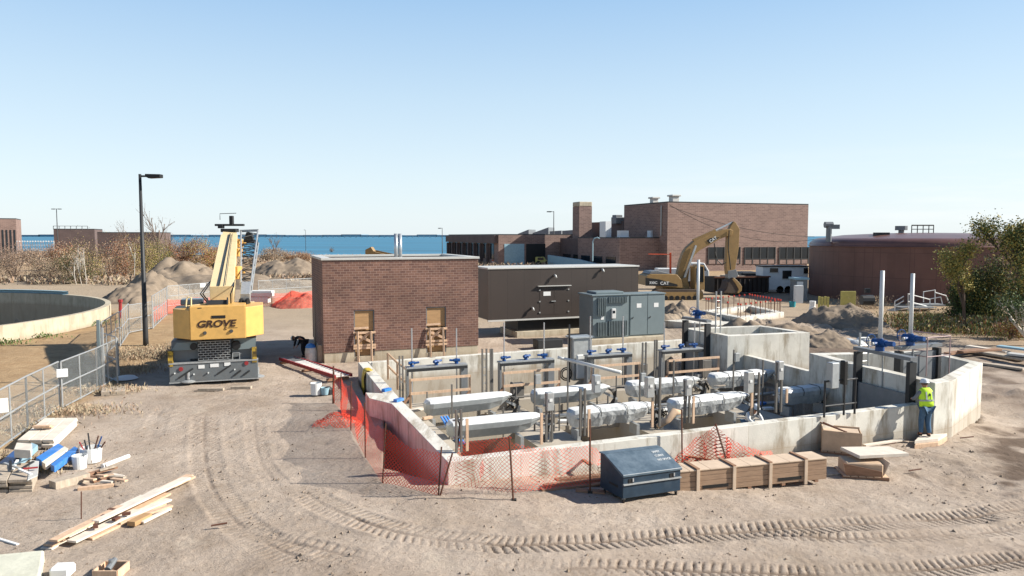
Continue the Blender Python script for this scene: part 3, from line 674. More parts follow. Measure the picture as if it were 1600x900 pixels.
wm.build('wall', M_['brick'], ph)
for i in range(0, len(segs), 2): pslab(fm, segs[i] + (0.03 if i == 0 else 0), segs[i + 1] - (0.03 if i == len(segs) - 2 else 0), -.5, fz0, .03, .34)
fm.prism([phx(.03, .34, 0), phx(.34, .34, 0), phx(.34, DP - .03, 0), phx(.03, DP - .03, 0)], -.5, fz0 - .002)
fm.prism([phx(Lh - .34, .34, 0), phx(Lh - .03, .34, 0), phx(Lh - .03, DP - .03, 0), phx(Lh - .34, DP - .03, 0)], -.5, fz0 - .002)
fm.build('foundation', M_['oldconc'], ph)
MB().prism([phx(.3, .3, 0), phx(Lh - .3, .3, 0), phx(Lh - .3, DP - .3, 0), phx(.3, DP - .3, 0)], zt_ - .5, zt_ - .35).build('roof', M_['roofgrey'], ph)
MB().wall([phx(-.06, -.06, 0), phx(Lh + .06, -.06, 0), phx(Lh + .06, DP + .06, 0), phx(-.06, DP + .06, 0)], .5, zt_ + .002, zt_ + .12, True, 1).build('coping', M_['coping'], ph, bevel=.01)
for o_ in ops:
    s0, s1, z1 = o_; zmid = z1 - 1.05
    wb = MB(); pslab(wb, s0 + .04, s1 - .04, zmid, z1 - .05, .10, .13)
    pn = wb.build('window_board', M_['ply'], ph)
    fr = MB()
    for (x0, x1, q0_, q1_) in ((s0, s0 + .05, .28, z1), (s1 - .05, s1, .28, z1), (s0, s1, z1 - .05, z1)): pslab(fr, x0 + .001, x1 - .001, q0_, q1_ - .001, .04, .16)
    fr.build('window_frame', M_['grey'], ph)
    lw = MB(); pslab(lw, s0 + .05, s1 - .05, .28, zmid - .12, .22, .25); lw.build('opening_board', M_['ply'], ph)
    br_ = MB()
    w_ = s1 - s0
    for t_ in (.16, w_ - .2): br_.beam(phx(s0 + t_, -.32, -.1), phx(s0 + t_, -.10, zmid - .02), .09, .09)
    for zz in (zmid - .1, zmid - .75, .72): br_.beam(phx(s0 - .05, -.03, zz), phx(s1 + .05, -.03, zz), .05, .11)
    br_.beam(phx(s0 + .1, .02, zmid - .2), phx(s1 - .1, .02, zmid - .62), .05, .13)
    br_.beam(phx(s0 + .2, .05, 1.0), phx(s1 - .3, .05, 1.45), .05, .13)
    br_.beam(phx(s0, .03, zmid + .12), phx(s1 - .3, .03, zmid + .14), .05, .1)
    br_.build('timber_bracing', M_['wood'], ph)
# side door and slot on the left wall
sd = MB(); sd.prism([phx(-.02, 4.6, 0), phx(.02, 4.6, 0), phx(.02, 5.6, 0), phx(-.02, 5.6, 0)], .0, 2.5); sd.build('door', M_['black'], ph)
sd = MB(); sd.prism([phx(-.01, 4.0, 0), phx(.02, 4.0, 0), phx(.02, 4.3, 0), phx(-.01, 4.3, 0)], 3.3, 3.6); sd.build('vent', M_['black'], ph)
sp_ = MB(); P0 = phx(4.55, 4.5, 0)
for dx, hh in ((0, 0.0), (.24, .0)):
    top = zt(phx(4.6, 4.6, 0), 365)
    sp_.tube([(P0.x + dx * d_.x, P0.y + dx * d_.y, zt_ - .36), (P0.x + dx * d_.x, P0.y + dx * d_.y, top - hh)], .11, 14)
st = sp_.solo('exhaust_stack', M_['chrome'], 'pair of silver exhaust pipes standing on the pump house roof', 'exhaust pipe', smooth=True)

# generator enclosure
GZ0, GZ1 = 1.35, None
ga = g(763, 501, 1.22); gb = ay(997, 480.5, 0.001 + ga.y); 
gc = ay(997, 470, 48.9); gc.z = 1.22
GZ1 = zt(ga, 421); print('gen', ga, gc, GZ1, zt(gc, 418), (gc - ga).length)
gd = (gc - ga); gd.z = 0; gL = gd.length; gd.normalize(); gn = Vector((-gd.y, gd.x, 0))
gen = thing('generator_enclosure', 'long dark bronze generator housing on a tank base beside the brick pump house', 'generator', (ga.x, ga.y, 0))
def gx(s, t, z): return Vector((ga.x, ga.y, 0)) + gd * s + gn * t + Vector((0, 0, z))
GD = 3.0
MB().prism([gx(0, 0, 0), gx(gL, 0, 0), gx(gL, GD, 0), gx(0, GD, 0)], 1.24, GZ1).build('housing', M_['bronze'], gen)
MB().prism([gx(-.05, -.05, 0), gx(gL + .05, -.05, 0), gx(gL + .05, GD + .05, 0), gx(-.05, GD + .05, 0)], GZ1 + .002, GZ1 + .1).build('roof', M_['coping'], gen, bevel=.01)
MB().prism([gx(-.03, -.03, 0), gx(gL + .03, -.03, 0), gx(gL + .03, .1, 0), gx(-.03, .1, 0)], 1.14, 1.238).build('skirt', M_['coping'], gen)
MB().prism([gx(2.1, .35, 0), gx(gL - .3, .35, 0), gx(gL - .3, GD - .4, 0), gx(2.1, GD - .4, 0)], .42, 1.139).build('fuel_tank', M_['black'], gen)
MB().prism([gx(1.9, .0, 0), gx(gL, .0, 0), gx(gL, GD, 0), gx(1.9, GD, 0)], -.4, .42).build('plinth', M_['oldconc'], gen, bevel=.01)
def gpx(px, py):   # point on the front plane
    r_ = ray(px, py); k = (ga.x * gn.x + ga.y * gn.y) / (r_.x * gn.x + r_.y * gn.y); P = CAMP + r_ * k; return (P - Vector((ga.x, ga.y, 0))).dot(gd), P.z
s0, z0 = gpx(843, 492); s1, z1 = gpx(888, 449)
dr = MB().prism([gx(s0, -.012, 0), gx((s0 + s1) / 2 - .01, -.012, 0), gx((s0 + s1) / 2 - .01, -.001, 0), gx(s0, -.001, 0)], z0, z1).build('door', M_['bronze'], gen)
dr2 = MB().prism([gx((s0 + s1) / 2 + .01, -.012, 0), gx(s1, -.012, 0), gx(s1, -.001, 0), gx((s0 + s1) / 2 + .01, -.001, 0)], z0, z1).build('door', M_['bronze'], gen)
for zz in (z0 + .15, (z0 + z1) / 2, z1 - .12):
    for dd, ss_, pr_ in ((dr, s0, -.05), (dr2, s1, .05)): MB().box(gx(ss_, -.03, zz), (.1, .04, .08), math.atan2(gd.y, gd.x)).build('hinge', M_['steel'], dd)
MB().box(gx((s0 + s1) / 2 - .06, -.05, (z0 + z1) / 2), (.3, .06, .05), math.atan2(gd.y, gd.x)).build('handle', M_['steel'], dr)
MB().beam(gx(s0 - .15, -.08, z1 + .13), gx(s1 + .15, -.08, z1 + .13), .2, .04).build('drip_ledge', M_['coping'], gen)
sl, zl = gpx(849, 459); MB().box(gx(sl + .25, -.016, zl), (.5, .006, .26), math.atan2(gd.y, gd.x)).build('sign', M_['label'], gen)
for (px, py) in ((866, 430), (940, 421), (831, 481)):
    s_1, z_1 = gpx(px, py); MB().tube([gx(s_1, .02, z_1), gx(s_1, -.16, z_1), gx(s_1 + .03, -.24, z_1 - .16)], .07, 8).build('elbow_vent', M_['steel'], gen, smooth=True)

# electrical cabinets
def cabinet(name, label, cat, px0, px1, pyb, pyt, depth, zb, colour='grn'):
    A = g(px0, pyb, zb); r_ = ray(px1, pyb); k = (A.x * n_.x + A.y * n_.y) / (r_.x * n_.x + r_.y * n_.y)
    B = Vector((r_.x * k, r_.y * k, zb)); zz = zt(A, pyt); t = thing(name, label, cat, A)
    dd = (B - A).normalized(); nn = Vector((-dd.y, dd.x, 0)); L_ = (B - A).length
    P = lambda s, t_, z: A + dd * s + nn * t_ + Vector((0, 0, z))
    MB().prism([P(0, 0, 0), P(L_, 0, 0), P(L_, depth, 0), P(0, depth, 0)], zb, zz).build('housing', M_[colour], t, bevel=.01)
    return t, P, L_, zz - zb, dd
zb = .35
tf, P, L_, H_, dd = cabinet('transformer_cabinet', 'grey green ribbed transformer cabinet in front of the dark generator', 'transformer', 926, 982, 529, 463, 1.9, zb)
rz = math.atan2(dd.y, dd.x)
MB().prism([P(-.1 - 0, -.06, 0), P(L_ + .05, -.06, 0), P(L_ + .05, 1.95, 0), P(-.1, 1.95, 0)], zb + H_ + .002, zb + H_ + .09).build('lid', M_['grn'], tf, bevel=.02)
MB().prism([P(.35, .3, 0), P(L_ - .2, .3, 0), P(L_ - .2, 1.6, 0), P(.35, 1.6, 0)], zb + H_ + .092, zb + H_ + .22).build('lid_box', M_['grn'], tf, bevel=.02)
for (s0_, s1_, z0_, z1_) in ((.28, .9, .12, .95), (1.0, L_ - .12, .12, 1.0), (.28, .85, H_ - 1.15, H_ - .1), (1.0, L_ - .15, H_ - .42, H_ - .08)):
    lv = MB()
    nrib = int((s1_ - s0_) / .1)
    for k in range(nrib): lv.box(P(s0_ + (k + .5) * (s1_ - s0_) / nrib, -.06, (z0_ + z1_) / 2), (.045, .12, z1_ - z0_), rz)
    lv.box(P((s0_ + s1_) / 2, -.015, (z0_ + z1_) / 2), (s1_ - s0_, .03, z1_ - z0_), rz)
    lv.build('cooling_fin', M_['grnl'], tf)
mt = MB().box(P(1.33, -.07, 1.45), (.26, .14, .6), rz).build('meter_box', M_['white'], tf, bevel=.02)
MB().box(P(1.33, -.145, 1.55), (.15, .01, .16), rz).build('meter_window', M_['glass'], mt)
MB().box(P(.62, -.01, 1.2), (.2, .012, .2), rz).build('sign', M_['label'], tf)
sw, P, L_, H_, dd = cabinet('switchgear_cabinet', 'two door plain grey green switchgear cabinet right of the ribbed transformer', 'electrical cabinet', 983, 1038, 525.5, 461, 1.2, zb)
rz = math.atan2(dd.y, dd.x)
for i in range(2):
    c0, c1 = (.05, L_ / 2 - .015) if i == 0 else (L_ / 2 + .015, L_ - .05)
    d1 = MB().box(P((c0 + c1) / 2, -.02, H_ / 2), (c1 - c0, .04, H_ - .15), rz).build('door', M_['grn'], sw, bevel=.008)
    MB().box(P((c0 + c1) / 2, -.045, H_ * .74), (.32, .01, .26), rz).build('sign', M_['label'], d1)
    MB().beam(P(c0 + .1, -.08, H_ * .42), P(c0 + .18, -.08, H_ * .47), .03, .04).build('handle', M_['black'], d1)
MB().prism([P(-.04, -.06, 0), P(L_ / 2 - .02, -.06, 0), P(L_ / 2 - .02, 1.25, 0), P(-.04, 1.25, 0)], zb + H_ + .002, zb + H_ + .08).build('lid', M_['grn'], sw, bevel=.01)
MB().prism([P(L_ / 2 + .02, -.06, 0), P(L_ + .04, -.06, 0), P(L_ + .04, 1.25, 0), P(L_ / 2 + .02, 1.25, 0)], zb + H_ + .002, zb + H_ + .08).build('lid', M_['grn'], sw, bevel=.01)
pa = g(926, 530, .3)
MB().prism([pa + d_ * -.6 + n_ * -.5, pa + d_ * 4.6 + n_ * -.5, pa + d_ * 4.6 + n_ * 2.4, pa + d_ * -.6 + n_ * 2.4], -.3, .345).solo('concrete_pad', M_['oldconc'], 'flat concrete pad under the grey green cabinets', 'concrete pad', bevel=.01)
pb = g(840, 546, 0)
lidt = MB().box(pb + d_ * .75 + n_ * .3 + Vector((0, 0, .28)), (1.55, .8, .5), math.atan2(d_.y, d_.x))
lidt.solo('tool_case', M_['dark'], 'low dark grey job box on the ground before the generator plinth', 'job box', bevel=.03)

# ---------------------------------------------------------------- far brick plant
def rect_building(name, label, cornerL, front_len, side_len, z1, m, z0=-1.5, ang=None, parent=None, part='wall'):
    a_ = ang if ang is not None else TH
    u_ = Vector((math.cos(a_), math.sin(a_), 0)); v_ = Vector((-math.sin(a_), math.cos(a_), 0)); c = Vector((cornerL.x, cornerL.y, 0))
    pts = [c, c + u_ * front_len, c + u_ * front_len + v_ * side_len, c + v_ * side_len]
    t = parent or thing(name, label, 'building', (c.x, c.y, 0))
    MB().prism(pts, z0, z1).build(part, M_[m], t)
    MB().wall([p for p in pts], .5, z1 + .01, z1 + .22, True, 1).build('roof_edge', M_['dark'], t)
    return t, u_, v_, c
A0 = g(1042, 424); zA = zt(A0, 316.5)
AR = math.radians(19.5)
tA, u_, v_, c_ = rect_building('brick_plant_building', 'tall windowless brown brick plant building with a ground floor window band', A0, 31.5, 16.6, zA, 'farbrick', ang=AR)
def onplane(px, py, c, u):   # distance along the front plane and height
    n = Vector((-u.y, u.x, 0)); r_ = ray(px, py); k = (c.x * n.x + c.y * n.y) / (r_.x * n.x + r_.y * n.y); P = CAMP + r_ * k; return (P - c).dot(u), P.z
for (x0, x1, npane) in ((1106, 1156, 4), (1163, 1211, 4), (1217, 1263, 4)):
    s0, z0 = onplane(x0, 413, c_, u_); s1, z1 = onplane(x1, 386, c_, u_)
    w0 = MB().box(c_ + u_ * ((s0 + s1) / 2) - v_ * .03 + Vector((0, 0, (z0 + z1) / 2)), (s1 - s0, .06, z1 - z0), AR).build('window', M_['glass'], tA)
    fb = MB()
    for k in range(npane + 1): fb.box(c_ + u_ * (s0 + (s1 - s0) * k / npane) - v_ * .1 + Vector((0, 0, (z0 + z1) / 2)), (.22, .1, z1 - z0), AR)
    fb.box(c_ + u_ * ((s0 + s1) / 2) - v_ * .1 + Vector((0, 0, z0 + 1.0)), (s1 - s0, .08, .12), AR)
    fb.build('frame', M_['dark'], w0)
    MB().box(c_ + u_ * ((s0 + s1) / 2) - v_ * .08 + Vector((0, 0, z0 + .45)), (s1 - s0 - .3, .06, .8), AR).build('panel', M_['farbrick'], w0)
for (px, py, w_, h_) in ((1022, 309, 1.2, 1.1), (1053, 306, 1.4, 1.3)):
    P_ = ay(px, 320, 142 if px < 1030 else 138); MB().box((P_.x, P_.y, zA + h_ / 2), (w_, w_, h_), AR).box((P_.x, P_.y, zA + h_ + .15), (w_ + .5, w_ + .5, .3), AR).solo('roof_vent', M_['coping'], 'pale rooftop fan ' + ('left of the tall building corner' if px < 1030 else 'directly above the tall building corner'), 'roof fan', bevel=.05)
# pipes/conduit at the corner
MB().tube([A0 + v_ * 2 + Vector((-.15, -.1, 12)), A0 + v_ * 2 + Vector((-.15, -.1, 6.5))], .12, 6).build('conduit', M_['galv'], tA)
# low wing with shaded side
B0_ = g(968, 424); zB = zt(B0_, 372.5)
tB, uB, vB, cB = rect_building('low_brick_wing', 'low brown brick wing with a dark window band left of the tall building', B0_, 12.5, 18.2, zB, 'farbrick', ang=AR)
cC = B0_ + vB * 18.22 + uB * 1.2
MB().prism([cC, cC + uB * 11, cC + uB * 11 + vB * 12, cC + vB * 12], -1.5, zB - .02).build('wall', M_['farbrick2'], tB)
for (s0, s1) in ((1.5, 5.5), (7, 11), (12.5, 16.5), (20, 23), (24.5, 28.5)):
    off = -.04 if s0 < 18 else 1.16
    MB().box(cB + uB * off + vB * ((s0 + s1) / 2) + Vector((0, 0, 1.9)), (.06, s1 - s0, 1.3), AR).build('window', M_['glass'], tB)
rp_ = lambda s, z: cB + uB * -3.5 + vB * s + Vector((0, 0, z))
MB().ext([rp_(-3, 0), rp_(26, 0), rp_(26, 2.4), rp_(10, 1.9), rp_(-3, .9)], uB * .4).solo('ramp_wall', M_['pale'], 'pale sloping ramp wall along the foot of the low brick wing', 'wall')
# lighter wing front is the same; mid block behind
Cc = AY_ = ay(974, 372, 150); Cc = Vector((Cc.x, Cc.y, 0))
MB().prism([Cc, Cc + uB * 8, Cc + uB * 8 + vB * 18, Cc + vB * 18], 0, zt(Cc, 345.5)).solo('upper_brick_block', M_['farbrick2'], 'dark upper brick block between the chimney tower and the tall building', 'building')
for px, w_ in ((988, .0), (1019, .0)):
    P_ = B0_ + uB * (2.2 if px < 1000 else 8.6) + vB * 3
    MB().box((P_.x, P_.y, zB + .8), (1.8, 1.2, 1.3), AR).box((P_.x, P_.y, zB + .1), (2.3, 1.6, .3), AR).solo('rooftop_unit', M_['bwhite'], 'small white rooftop unit ' + ('at the left on' if px < 1000 else 'nearest the tall wall on') + ' the low brick wing', 'air conditioner', 'white units on the low wing roof')
P_ = B0_ + uB * .6 + vB * 7; MB().box((P_.x, P_.y, zB + 1.6), (1.2, 2.5, 3.2), AR).build('roof_hatch', M_['bwhite'], tB)
P_ = ay(966, 345, 152); MB().box((P_.x, P_.y, 9.6), (2.2, 2.2, 1.4), AR).box((P_.x - .2, P_.y, 10.5), (1.6, 1.6, .5), AR).solo('roof_vent', M_['grey'], 'dull grey rooftop cowl beside the left face of the tall building', 'roof fan', bevel=.1)
# tower
T0 = ay(904.8, 369, 158); T0 = Vector((T0.x, T0.y, 0)); zT = zt(T0, 315)
tt = thing('brick_chimney_tower', 'square brick tower with a pale concrete cap among the low wings', 'tower', T0)
pts = [T0, T0 + uB * 3.0, T0 + uB * 3.0 + vB * 3.4, T0 + vB * 3.4]
MB().prism(pts, 0, zT - 1.0).build('wall', M_['farbrick'], tt)
c0_ = sum(pts, Vector()) / 4
MB().prism([c0_ + (p - c0_) * 1.02 for p in pts], zT - 1.0, zT).build('cap', M_['oldconc'], tt, bevel=.12)
# garage wing
D0 = g(779, 415.5); zD = zt(D0, 367.3)
tD, uD, vD, cD = rect_building('garage_building', 'long low brick garage with buttressed windows and two big truck doors', D0, 30, 42.5, zD, 'farbrick', ang=AR)
for k in range(8):
    s0 = 2.8 + k * 5.0
    w0 = MB().box(cD + uD * -.05 + vD * (s0 + 1.6) + Vector((0, 0, 3.1)), (.1, 2.6, 3.4), AR).build('window', M_['glass'], tD)
    MB().box(cD + uD * -.35 + vD * (s0 + 3.9) + Vector((0, 0, 2.2)), (.7, .7, 5.0), AR).build('pier', M_['farbrick2'], tD)
MB().box(cD + uD * -.4 + vD * 21.5 + Vector((0, 0, zD - .9)), (.8, 42, 1.7), AR).build('fascia', M_['farbrick2'], tD)
for (x0, x1, mm) in ((788, 819, 'pale'), (822, 852, 'black')):
    s0, zz0 = onplane(x0, 414, cD, uD); s1, zz1 = onplane(x1, 381, cD, uD)
    MB().box(cD + uD * ((s0 + s1) / 2) - vD * .04 + Vector((0, 0, zz1 / 2)), (s1 - s0, .08, zz1), AR).build('garage_door', M_[mm], tD)
sawt = thing('saw_tooth_skylight', 'row of pale glazed saw tooth skylights behind the garage roof', 'skylight', ay(830, 369, 185))
for i, (x0, x1, yt) in enumerate(((809, 826, 358.5), (832, 857, 355), (858, 877, 360), (877, 896, 359))):
    pA = ay(x0, 368, 185 + i * 1.5); pB = ay(x1, 368, 185 + i * 1.5); zz = ay(x1, yt, 185).z; zb_ = 5.0
    MB().ext([(pA.x, pA.y, zb_), (pB.x, pB.y, zb_), (pB.x, pB.y, zz), (pA.x, pA.y, 6.4 + (zz - 6.4) * (.35 if i < 2 else .85))], (2, 8, 0)).build('skylight', M_['grey'], sawt)
# left far buildings
def farbld(name, label, x0, x1, yt, Y, depth, m='farbrick', cols=0):
    A = ay(x0, 369, Y); B = ay(x1, 369, Y + 4); z1 = ay(x0, yt, Y).z; d = (B - A); d.z = 0; L_ = d.length; d.normalize(); n = Vector((-d.y, d.x, 0))
    t = thing(name, label, 'building', (A.x, A.y, 0)); A = Vector((A.x, A.y, 0))
    MB().prism([A, A + d * L_, A + d * L_ + n * depth, A + n * depth], -1, z1).build('wall', M_[m], t)
    MB().wall([A, A + d * L_, A + d * L_ + n * depth, A + n * depth], .6, z1 + .01, z1 + .25, True, 1).build('roof_edge', M_['dark'], t)
    for k in range(cols):
        s = (k + .5) * L_ / cols
        MB().box(A + d * s - n * .05 + Vector((0, 0, z1 * .42)), (L_ / cols * .45, .1, z1 * .62), math.atan2(d.y, d.x)).build('window', M_['glass'], t)
    return t, A, d, n, z1, L_
farbld('brick_plant_building', 'pinkish brick building with narrow tall windows at the left edge of the view', -30, 26, 342, 205, 14, cols=9)
tq, A, d, n, z1, L_ = farbld('brick_plant_building', 'dark flat roofed brick building under the twin lamp pole on the shore', 84, 148, 358.5, 235, 15, 'farbrick2')
rl = MB()
for k in range(7): rl.beam(A + d * (k * 1.6) + Vector((0, 0, z1)), A + d * (k * 1.6) + Vector((0, 0, z1 + 1.1)), .15, .15)
rl.beam(A + Vector((0, 0, z1 + 1.1)), A + d * 9.6 + Vector((0, 0, z1 + 1.1)), .15, .15); rl.build('roof_rail', M_['grey'], tq)
farbld('brick_plant_building', 'long low dark brick building half hidden behind the bare brush and birches', 152, 250, 364, 215, 15, 'farbrick2')

cbm = MB(); p0_ = ay(1046, 320, 130); p1_ = ay(1272, 374, 138)
for (q0_, q1_, sg) in ((p0_, p1_, 2.6), (ay(1046, 322, 130), ay(1272, 370, 138), 1.2)):
    cbm.tube([lerp(q0_, q1_, k / 16) - Vector((0, 0, sg * 4 * (k / 16) * (1 - k / 16))) for k in range(17)], .05, 4)
cbm.solo('power_cable', M_['dark'], 'two dark cables sagging across the face of the tall brick building', 'cable')
t = thing('white_railing', 'low white railing above the tanks between the far left brick buildings', 'railing', ay(56, 369, 190) * Vector((1, 1, 0)) if False else Vector((-122, 190, 0)))
for y_ in (377, 383, 389):
    a_, b__ = ay(26, y_, 190), ay(84, y_, 192); MB().tube([a_, b__], .09, 4).build('rail', M_['label'], t)
for k in range(15):
    a_ = ay(26 + k * 4.14, 376, 190); MB().tube([a_, (a_.x, a_.y, 0)], .08, 4).build('post', M_['label'], t)
MB().box((ay(55, 392, 190).x, 195, 1.2), (10.2, 6, 2.6)).build('tank_wall', M_['oldconc'], t)
# ------------------------------------------------------------------ the wrapped troughs in the basin
def trough(name, label, a, b, wrapped, seed):
    """a long covered steel trough lying from a to b; wrapped ones carry loose plastic and straps"""
    a = Vector(a); b = Vector(b); L_ = (b - a).length; x = (b - a).normalized(); y = Vector((-x.y, x.x, 0)); z = Vector((0, 0, 1))
    t = thing(name, label, 'covered trough', (a.x, a.y, fz), 'covered troughs hanging over the basin channels')
    R_ = random.Random(seed)
    # side sections (x, bottom z, top z, half width)
    prof = [(-.12, -.42, -.10, .14), (0, -.54, .0, .30), (.12, -.57, .02, .33), (L_ * .5, -.57, .02, .33), (L_ * .72, -.56, .02, .33), (L_ - .45, -.44, .01, .32), (L_ - .1, -.20, -.01, .26), (L_, -.14, -.05, .2)]
    sec = []
    for (px, zb_, zt__, hw) in prof:
        sec.append([(hw * -.42, zb_), (-hw * .9, zb_ + (zt__ - zb_) * .50), (-hw, zb_ + (zt__ - zb_) * .80), (-hw * .72, zt__), (hw * .72, zt__), (hw, zb_ + (zt__ - zb_) * .80), (hw * .9, zb_ + (zt__ - zb_) * .50), (hw * .42, zb_)])
    vs = []; fs = []; n = 8
    sub = []
    for i in range(len(prof) - 1):
        k = 1 if not wrapped else max(1, int((prof[i + 1][0] - prof[i][0]) / .2))
        for j in range(k):
            t_ = j / k; sub.append((prof[i][0] * (1 - t_) + prof[i + 1][0] * t_, [(p[0] * (1 - t_) + q[0] * t_, p[1] * (1 - t_) + q[1] * t_) for p, q in zip(sec[i], sec[i + 1])]))
    sub.append((prof[-1][0], sec[-1]))
    for px, s_ in sub:
        for (py, pz) in s_:
            j = (R_.uniform(-.02, .02), R_.uniform(-.014, .014), R_.uniform(-.012, .012)) if wrapped else (0, 0, 0)
            if wrapped and pz < -.4: j = (j[0], j[1], j[2] - R_.random() * .07)
            vs.append(a + x * (px + j[0]) + y * (py + j[1] + 0) + z * (pz + j[2]))
    for i in range(len(sub) - 1):
        for k in range(n): fs.append((i * n + k, i * n + (k + 1) % n, (i + 1) * n + (k + 1) % n, (i + 1) * n + k))
    fs.append(tuple(reversed(range(n)))); fs.append(tuple((len(sub) - 1) * n + k for k in range(n)))
    mb = MB().add(vs, [f[::-1] for f in fs])
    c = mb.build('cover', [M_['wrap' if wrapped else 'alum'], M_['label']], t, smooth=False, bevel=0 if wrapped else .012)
    c.data.polygons.foreach_set('material_index', [1 if p.normal.z > (.5 if not wrapped else .8) else 0 for p in c.data.polygons])  # steel tops are white film; wrapped tops get their sunlit white as colour
    if wrapped:
        for q in ((.3, .62, .88) if seed != 7 else (.2, .4, .6, .8)):
            s_ = MB(); X_ = a + x * (L_ * q)
            s_.tube([X_ - y * .33 - z * .26, X_ - y * .355 - z * .10, X_ - y * .25 + z * .04, X_ + y * .25 + z * .04, X_ + y * .355 - z * .10], .012, 5); s_.build('strap', M_['black'], c)
    for q in (.12, L_ - .8):
        MB().box(a + x * q - y * .1 + Vector((0, 0, (-.66 + fz - a.z) / 2 - .02)), (.12, .5, abs(fz - a.z + .62)), math.atan2(x.y, x.x)).build('support_leg', M_['galv'], t)
    # hinge arm, cable bundle, junction box at the right end
    e = a + x * (L_ + .12)
    MB().beam(e - x * .35 - y * .1 - z * .3, e + x * .25 - y * .1 - z * .62, .08, .1).beam(e + x * .2 - y * .1 - z * .62, e + x * .2 - y * .1 + Vector((0, 0, fz - a.z)), .1, .1).build('hinge_arm', M_['galv'], t)
    cb = MB()
    for k in range(4):
        o_ = y * (-.25 + k * .1); cb.tube([e - x * .15 + o_ - z * .15, e + x * .12 + o_ - z * (.2 + .05 * k), e + x * (.05 + .05 * k) + o_ - z * .6, e - x * .1 + o_ - z * .95], .025, 5)
    cb.build('cable', M_['black'], t)
    return t
wr = [0, 1, 1, 1, 0, 0, 1, 1]
labs = ['smooth steel covered trough nearest the left wall in the front row', 'plastic wrapped trough directly behind the blue toolbox side of the front row, baggy front',
        'plastic wrapped trough with the stepladder in front of it', 'last trough of the front row, ending at the right basin wall',
        'smooth steel covered trough nearest the left wall in the back row', 'smooth steel covered trough under the long white pipe in the back row',
        'plastic wrapped trough third from the left in the back row', 'tightly strapped wrapped trough last in the back row by the square chamber']
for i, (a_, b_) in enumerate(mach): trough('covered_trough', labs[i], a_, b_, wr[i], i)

# control boxes on strut posts beside the troughs  (base pixel row, top row, box face towards the camera)
def strut_rack(label, px, pyb, pyt, zb, wpx, box=True, boxcol='steel', two=True, bh=.55, bz=None, name='control_box_stand', cat='control box stand', side=0, group=None):
    P0 = g(px, pyb, zb); zt0 = zt(P0, pyt); t = thing(name, label, cat, P0, group)
    w_ = wpx * P0.y / F_PX
    for s_ in ((-w_ / 2, w_ / 2) if two else (0,)):
        MB().box(P0 + U2 * s_ + Vector((0, 0, (zt0 - zb) / 2)), (.055, .06, zt0 - zb), TH).build('post', M_['tray'], t)
    if box:
        bz_ = (zt0 - bh / 2 + .04) if bz is None else zb + bz
        b_ = MB().box((P0.x + U2.x * side, P0.y + U2.y * side, bz_), (max(w_, .2), .2, bh), TH).build('control_box', M_[boxcol], t, bevel=.015)
        MB().box(Vector((P0.x + U2.x * side, P0.y + U2.y * side, bz_ + .05)) - V2 * .115, (.09, .01, .08), TH).build('nameplate', M_['label'], b_)
    for k in range(2):
        MB().beam(P0 - U2 * (w_ / 2 + .08) + V2 * .05 + Vector((0, 0, (zt0 - zb) * (.35 + .4 * k))), P0 + U2 * (w_ / 2 + .08) + V2 * .05 + Vector((0, 0, (zt0 - zb) * (.35 + .4 * k))), .04, .04).build('cross_strut', M_['galv'], t)
    cb = MB(); cb.tube([P0 + V2 * .1 + Vector((0, 0, .1)), P0 + V2 * .12 + U2 * .06 + Vector((0, 0, (zt0 - zb) * .6)), P0 + V2 * .1 + Vector((0, 0, (zt0 - zb) * .85))], .025, 5); cb.build('cable', M_['black'], t)
    return t
G_ = 'strut posts along the front wall of the basin'
strut_rack('weathered twin posts standing at the front wall behind the red net corner', 717, 707, 640, W, 8, box=False, group=G_)
for (px, yb, yt, w_, lb, kw) in [
    (858, 690, 615, 10, 'twin posts with a square steel box at the wall between the first two front troughs', dict(boxcol='steel', bh=.5)),
    (910, 681, 607, 8, 'twin posts carrying a box with a small white plate left of the baggy wrapped trough', dict(boxcol='alum', bh=.5, side=.42, bz=1.45)),
    (1025, 667, 590, 13, 'tall twin posts with a light box right of the baggy wrapped trough', dict(boxcol='steel', bh=.6, side=-.25)),
    (1073, 661, 594, 9, 'twin posts with a box in front of the trough by the stepladder', dict(boxcol='steel', bh=.5)),
    (1180, 649, 582, 12, 'twin posts with a pale square box right of the stepladder', dict(boxcol='steel', bh=.65, side=-.28)),
    (1216, 644, 566, 10, 'tallest twin posts with stacked boxes before the last front trough', dict(boxcol='steel', bh=.6))]:
    strut_rack(lb, px, yb, yt, W - .02, w_, group=G_, **kw)
for (px, yb, yt, lb) in [(730, 705, 655, 'short timber stake at the front wall just left of the first trough'), (846, 695, 646, 'rusty stake at the end of the first front trough'), (920, 683, 640, 'pinkish stake before the baggy wrapped trough'),
                         (1019, 668, 628, 'pinkish stake at the right end of the baggy trough'), (1083, 662, 620, 'pinkish stake left of the stepladder'), (1174, 650, 611, 'pinkish stake right of the stepladder'), (1229, 630, 608, 'pinkish short stake before the last front trough')]:
    P0 = g(px, yb, W - .02); MB().box((P0.x, P0.y, (W + zt(P0, yt)) / 2), (.07, .05, zt(P0, yt) - W + .02), TH).solo('timber_stake', M_['wood'], lb, 'stake', 'upright timber stakes by the front wall')
